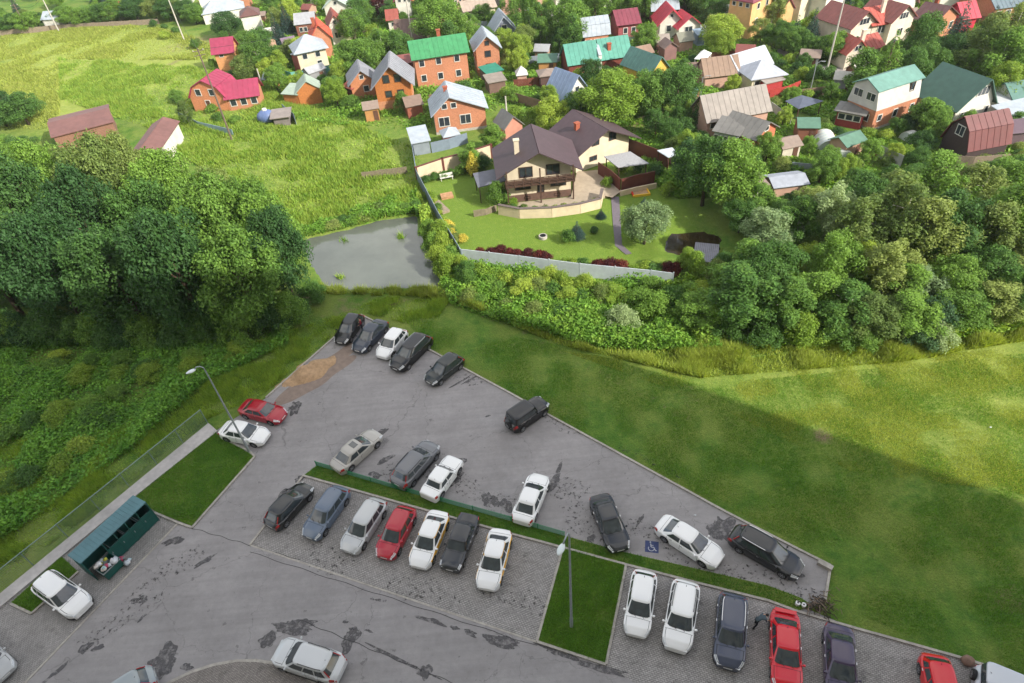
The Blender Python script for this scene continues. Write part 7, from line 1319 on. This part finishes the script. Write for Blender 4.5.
NUM = ['', 'first', 'second', 'third', 'fourth', 'fifth', 'sixth', 'seventh', 'eighth', 'ninth', 'tenth', 'eleventh', 'twelfth', 'thirteenth', 'fourteenth']; CNT = ['', 'one', 'two', 'three', 'four', 'five', 'six', 'seven', 'eight', 'nine', 'ten', 'eleven', 'twelve', 'thirteen', 'fourteen']
for lb, L_ in D_.items():
    L_.sort(key=lambda t: t[0]); n_ = len(L_)
    for i, (_, _, v) in enumerate(L_):
        t = lb
        if n_ > 1 and n_ < 15: t = lb+', '+('leftmost' if i == 0 else 'rightmost' if i == n_-1 else NUM[i+1]+' from left')+(' of the '+CNT[n_] if len(lb.split()) < 11 else '')
        t = t if len(t.split()) <= 16 else ' '.join(t.replace(' of the '+CNT[min(n_, 14)], '').split()[:16]); v[0]['label'] = v[7] or t
        if v[5] != 'x': v[0]['group'] = {'shrub': 'bushes of the gardens and the weedy belt', 'bush': 'bushes of the gardens and the weedy belt', 'conifer': 'spruces among the houses', 'column': 'thujas'}.get(v[5], 'trees of the village and the belts')
# ------------------------------------------------------------------ weeds and grass
def grassfield(name, poly, n, hr, wd, tones, seed, clump=3.0, thr=.35, lean=.35, excl=(), blobby=0, label=None):
    g = np.random.default_rng(seed); w_ = pw(poly); a = np.array(w_); lo, hi = a.min(0), a.max(0); pts = np.empty((0, 2))
    while len(pts) < n:
        q = lo+(hi-lo)*g.random((n, 2)); k_ = inside(w_, q[:, 0], q[:, 1]); q = q[k_]
        for e_ in excl: q = q[~inside(e_, q[:, 0], q[:, 1])]
        q = q[~inside(LOTP, q[:, 0], q[:, 1])]
        v = vnoise(q[:, 0], q[:, 1], clump, seed); q = q[g.random(len(q)) < np.clip((v-thr)*3+.35, .12, 1)]; pts = np.vstack([pts, q])
    pts = pts[:n]; v = vnoise(pts[:, 0], pts[:, 1], clump, seed); hs = (hr[0]+(hr[1]-hr[0])*np.clip(v*1.3-.2, 0, 1))*(.6+.7*g.random(n))
    zi = GZ[np.clip(np.searchsorted(gy, pts[:, 1]), 0, len(gy)-1), np.clip(np.searchsorted(gx, pts[:, 0]), 0, len(gx)-1)]
    b0 = np.column_stack([pts, np.maximum(zi, -.3)])
    ang_ = g.random(n)*6.283; t = np.column_stack([np.cos(ang_), np.sin(ang_), np.zeros(n)]); ln_ = np.column_stack([g.normal(size=n)*lean, g.normal(size=n)*lean, np.ones(n)])*hs[:, None]
    wv = (wd*(.6+.8*g.random(n)))[:, None]
    if blobby:      # leafy weeds: tilted leaves at random height
        c = b0+np.array([0, 0, 1.0])*(hs*g.random(n)**.6)[:, None]; nr = g.normal(size=(n, 3))*.6+np.array([0, 0, .9]); nr /= np.linalg.norm(nr, axis=1)[:, None]; t = np.cross(nr, g.normal(size=(n, 3))); t /= np.linalg.norm(t, axis=1)[:, None]; b = np.cross(nr, t)
        V = np.stack([c-t*wv, c-b*wv*.6, c+t*wv, c+b*wv*.6], 1).reshape(-1, 3); Q = np.arange(n*4).reshape(-1, 4)
    else:
        V = np.stack([b0-t*wv*.5, b0+t*wv*.5, b0+ln_+t*wv*.1], 1).reshape(-1, 3); Q = np.arange(n*3).reshape(-1, 3)
    me = npmesh(name, V, Q, tones); o = bpy.data.objects.new(name, me); COL.objects.link(o); o['kind'] = 'stuff'
    if label: o['label'] = label
    return o
L1 = leafmat('weed_dark', (84, 128, 50), (122, 158, 58), var=.35, k=1.35); L6 = leafmat('meadow_green', (112, 146, 54), (156, 170, 78), var=.3, k=1.1); L2 = leafmat('weed_mid', (98, 136, 50), (146, 168, 66), var=.35, k=1.25); L3 = leafmat('weed_yellow', (140, 156, 68), (176, 180, 98), var=.3); L4 = leafmat('grass_blades', (76, 126, 40), (108, 150, 50), var=.3, k=1.1)
L5 = leafmat('grass_dry', (136, 158, 60), (166, 176, 86), var=.3, k=1.1)
NOW = [POND, POND2]
grassfield('tall_weeds', [(-20, 340), (150, 338), (290, 320), (290, 345), (205, 385), (140, 445), (60, 500), (-20, 560)], 90000, (.15, 1.3), .13, L1, 3, 3.2, blobby=1)
grassfield('tall_grass', [(-20, 440), (100, 440), (240, 350), (330, 318), (380, 300), (450, 300), (430, 330), (360, 312), (330, 337), (262, 396), (210, 418), (100, 508), (-20, 596)], 90000, (.15, .6), .05, L2, 4, 1.5)
grassfield('tall_weeds', [(440, 285), (470, 270), (660, 290), (700, 300), (720, 355), (600, 350), (520, 330), (450, 305)], 60000, (.3, 1.5), .14, L2, 5, 2.5, blobby=1, excl=NOW)
grassfield('tall_grass', [(450, 300), (560, 322), (700, 350), (900, 345), (1030, 325), (1030, 340), (900, 362), (700, 378), (560, 345)], 60000, (.3, 1.1), .09, L6, 6, 2.0)
grassfield('tall_weeds', [(650, 290), (1040, 240), (1040, 330), (900, 350), (700, 350)], 60000, (.3, 1.6), .17, L2, 7, 3.0, blobby=1, excl=NOW)
grassfield('meadow_grass', [(60, 60), (215, 70), (420, 150), (418, 212), (300, 240), (240, 200), (150, 130), (60, 100)], 90000, (.25, .9), .17, L6, 8, 3.5, excl=NOW)
grassfield('tall_weeds', [(290, 238), (350, 215), (418, 196), (424, 218), (380, 222), (340, 235), (300, 246)], 22000, (.3, 1.1), .15, L2, 9, 2.0, blobby=1, excl=NOW)
grassfield('tall_weeds', [(416, 190), (432, 220), (466, 266), (480, 300), (440, 296), (436, 268), (424, 238)], 26000, (.3, 1.3), .13, L2, 10, 2.0, blobby=1, excl=NOW)
grassfield('meadow_grass', [(0, 30), (150, 26), (215, 45), (215, 60), (60, 60), (60, 130), (0, 130)], 50000, (.15, .7), .2, L3, 11, 5)
grassfield('reeds', [(318, 284), (360, 290), (406, 288), (446, 290), (450, 300), (400, 298), (320, 296)], 6000, (.2, 1.0), .07, L3, 31, 1.0, excl=NOW)
for _c, _n in (((400, 236), 90), ((343, 240), 50), ((341, 276), 80)):
    _q = [( _c[0]+a, _c[1]+b) for a, b in ((-6, 0), (0, -2.5), (6, 0), (0, 2.5))]; grassfield('water_reeds', _q, _n, (.4, 1.0), .08, L2, 40+_n, .5)
GG = [pw([(418, 178), (500, 213), (552, 217), (600, 208), (610, 196), (655, 185), (700, 215), (660, 262), (462, 262)])]
grassfield('garden_undergrowth', [(260, 60), (1024, 60), (1040, 190), (650, 200), (640, 150), (500, 110), (420, 130), (260, 120)], 110000, (.1, .9), .2, L2, 12, 3.5, excl=NOW+GG+FOOT+KEEP[4:7], blobby=1)
grassfield('garden_undergrowth', [(250, 0), (1024, 0), (1024, 60), (250, 60)], 60000, (.1, .9), .26, L1, 13, 4, excl=FOOT+KEEP[4:7], blobby=1)
grassfield('lawn_grass', [(400, 315), (560, 345), (700, 385), (1060, 350), (1060, 500), (1060, 700), (960, 657), (835, 605), (833, 560), (700, 495), (560, 418), (430, 348)], 170000, (.05, .16), .035, L4, 14, 2.2, thr=.3)
grassfield('dry_lawn_grass', [(560, 350), (700, 372), (1060, 345), (1060, 500), (850, 470), (700, 400)], 90000, (.05, .16), .04, L5, 15, 1.8, thr=.45)
def bedgrass(poly, n, seed, z):
    g = np.random.default_rng(seed); w_ = pw(poly); a = np.array(w_); lo, hi = a.min(0), a.max(0); q = lo+(hi-lo)*g.random((n*6, 2)); q = q[inside(w_, q[:, 0], q[:, 1])][:n]; n = len(q)
    hs = .05+.14*vnoise(q[:, 0], q[:, 1], .8, seed)*g.random(n)+.03; ang_ = g.random(n)*6.283; t = np.column_stack([np.cos(ang_), np.sin(ang_), np.zeros(n)])*.016; b0 = np.column_stack([q, np.full(n, z)]); l_ = np.column_stack([g.normal(size=n)*.5, g.normal(size=n)*.5, np.ones(n)])*hs[:, None]
    me = npmesh('bed_grass', np.stack([b0-t, b0+t, b0+l_], 1).reshape(-1, 3), np.arange(n*3).reshape(-1, 3), L4); o = bpy.data.objects.new('bed_grass', me); COL.objects.link(o); o['kind'] = 'stuff'
bedgrass([(564, 549), (625, 566), (605, 663), (539, 641)], 30000, 1, .08); bedgrass([(155.5, 512), (192, 526.5), (253.5, 457), (249, 453.5), (222, 439), (216, 433), (112, 517), (138, 499)], 30000, 2, .08); bedgrass([(12, 603), (32, 612.5), (78, 571.5), (62, 557)], 6000, 3, .08)
STR = [(317, 466), (400, 490), (512, 522), (560, 535), (622, 552), (700, 570), (768, 586), (800, 598), (812, 606), (798, 611), (768, 600), (700, 583), (626, 564), (563, 547), (512, 533.5), (431, 511), (305, 475)]
bedgrass(STR, 42000, 4, .07)
for px, py, lb in ((860, 364, 'small white scrap of litter near the upper edge of the sunlit lawn'), (990, 428, 'small white scrap of litter at the right edge of the sunlit lawn'), (695, 516, 'small pale scrap of litter just above the kerb of the big lawn')):
    p = P(px, py); q = MB(); blob(q, (p[0], p[1], .1), .07, px, (1.2, .8, .6)); setp(q.build('litter_scrap', mat('bag_white', (205, 208, 212)), None, smooth=True), lb, 'litter')
# ------------------------------------------------------------------ haze
hm = bpy.data.materials.new('haze'); hm.use_nodes = True; n = hm.node_tree.nodes
for x in list(n):
    if x.type == 'BSDF_PRINCIPLED': n.remove(x)
pv = n.new('ShaderNodeVolumePrincipled'); pv.inputs['Color'].default_value = (.86, .90, .95, 1); pv.inputs['Density'].default_value = .00016; pv.inputs['Anisotropy'].default_value = .2
hm.node_tree.links.new(pv.outputs[0], n['Material Output'].inputs['Volume'])
q = MB(); q.box(-3400, 3400, -3400, 3400, -2.5, 70); o = q.build('haze', hm); o['kind'] = 'stuff'
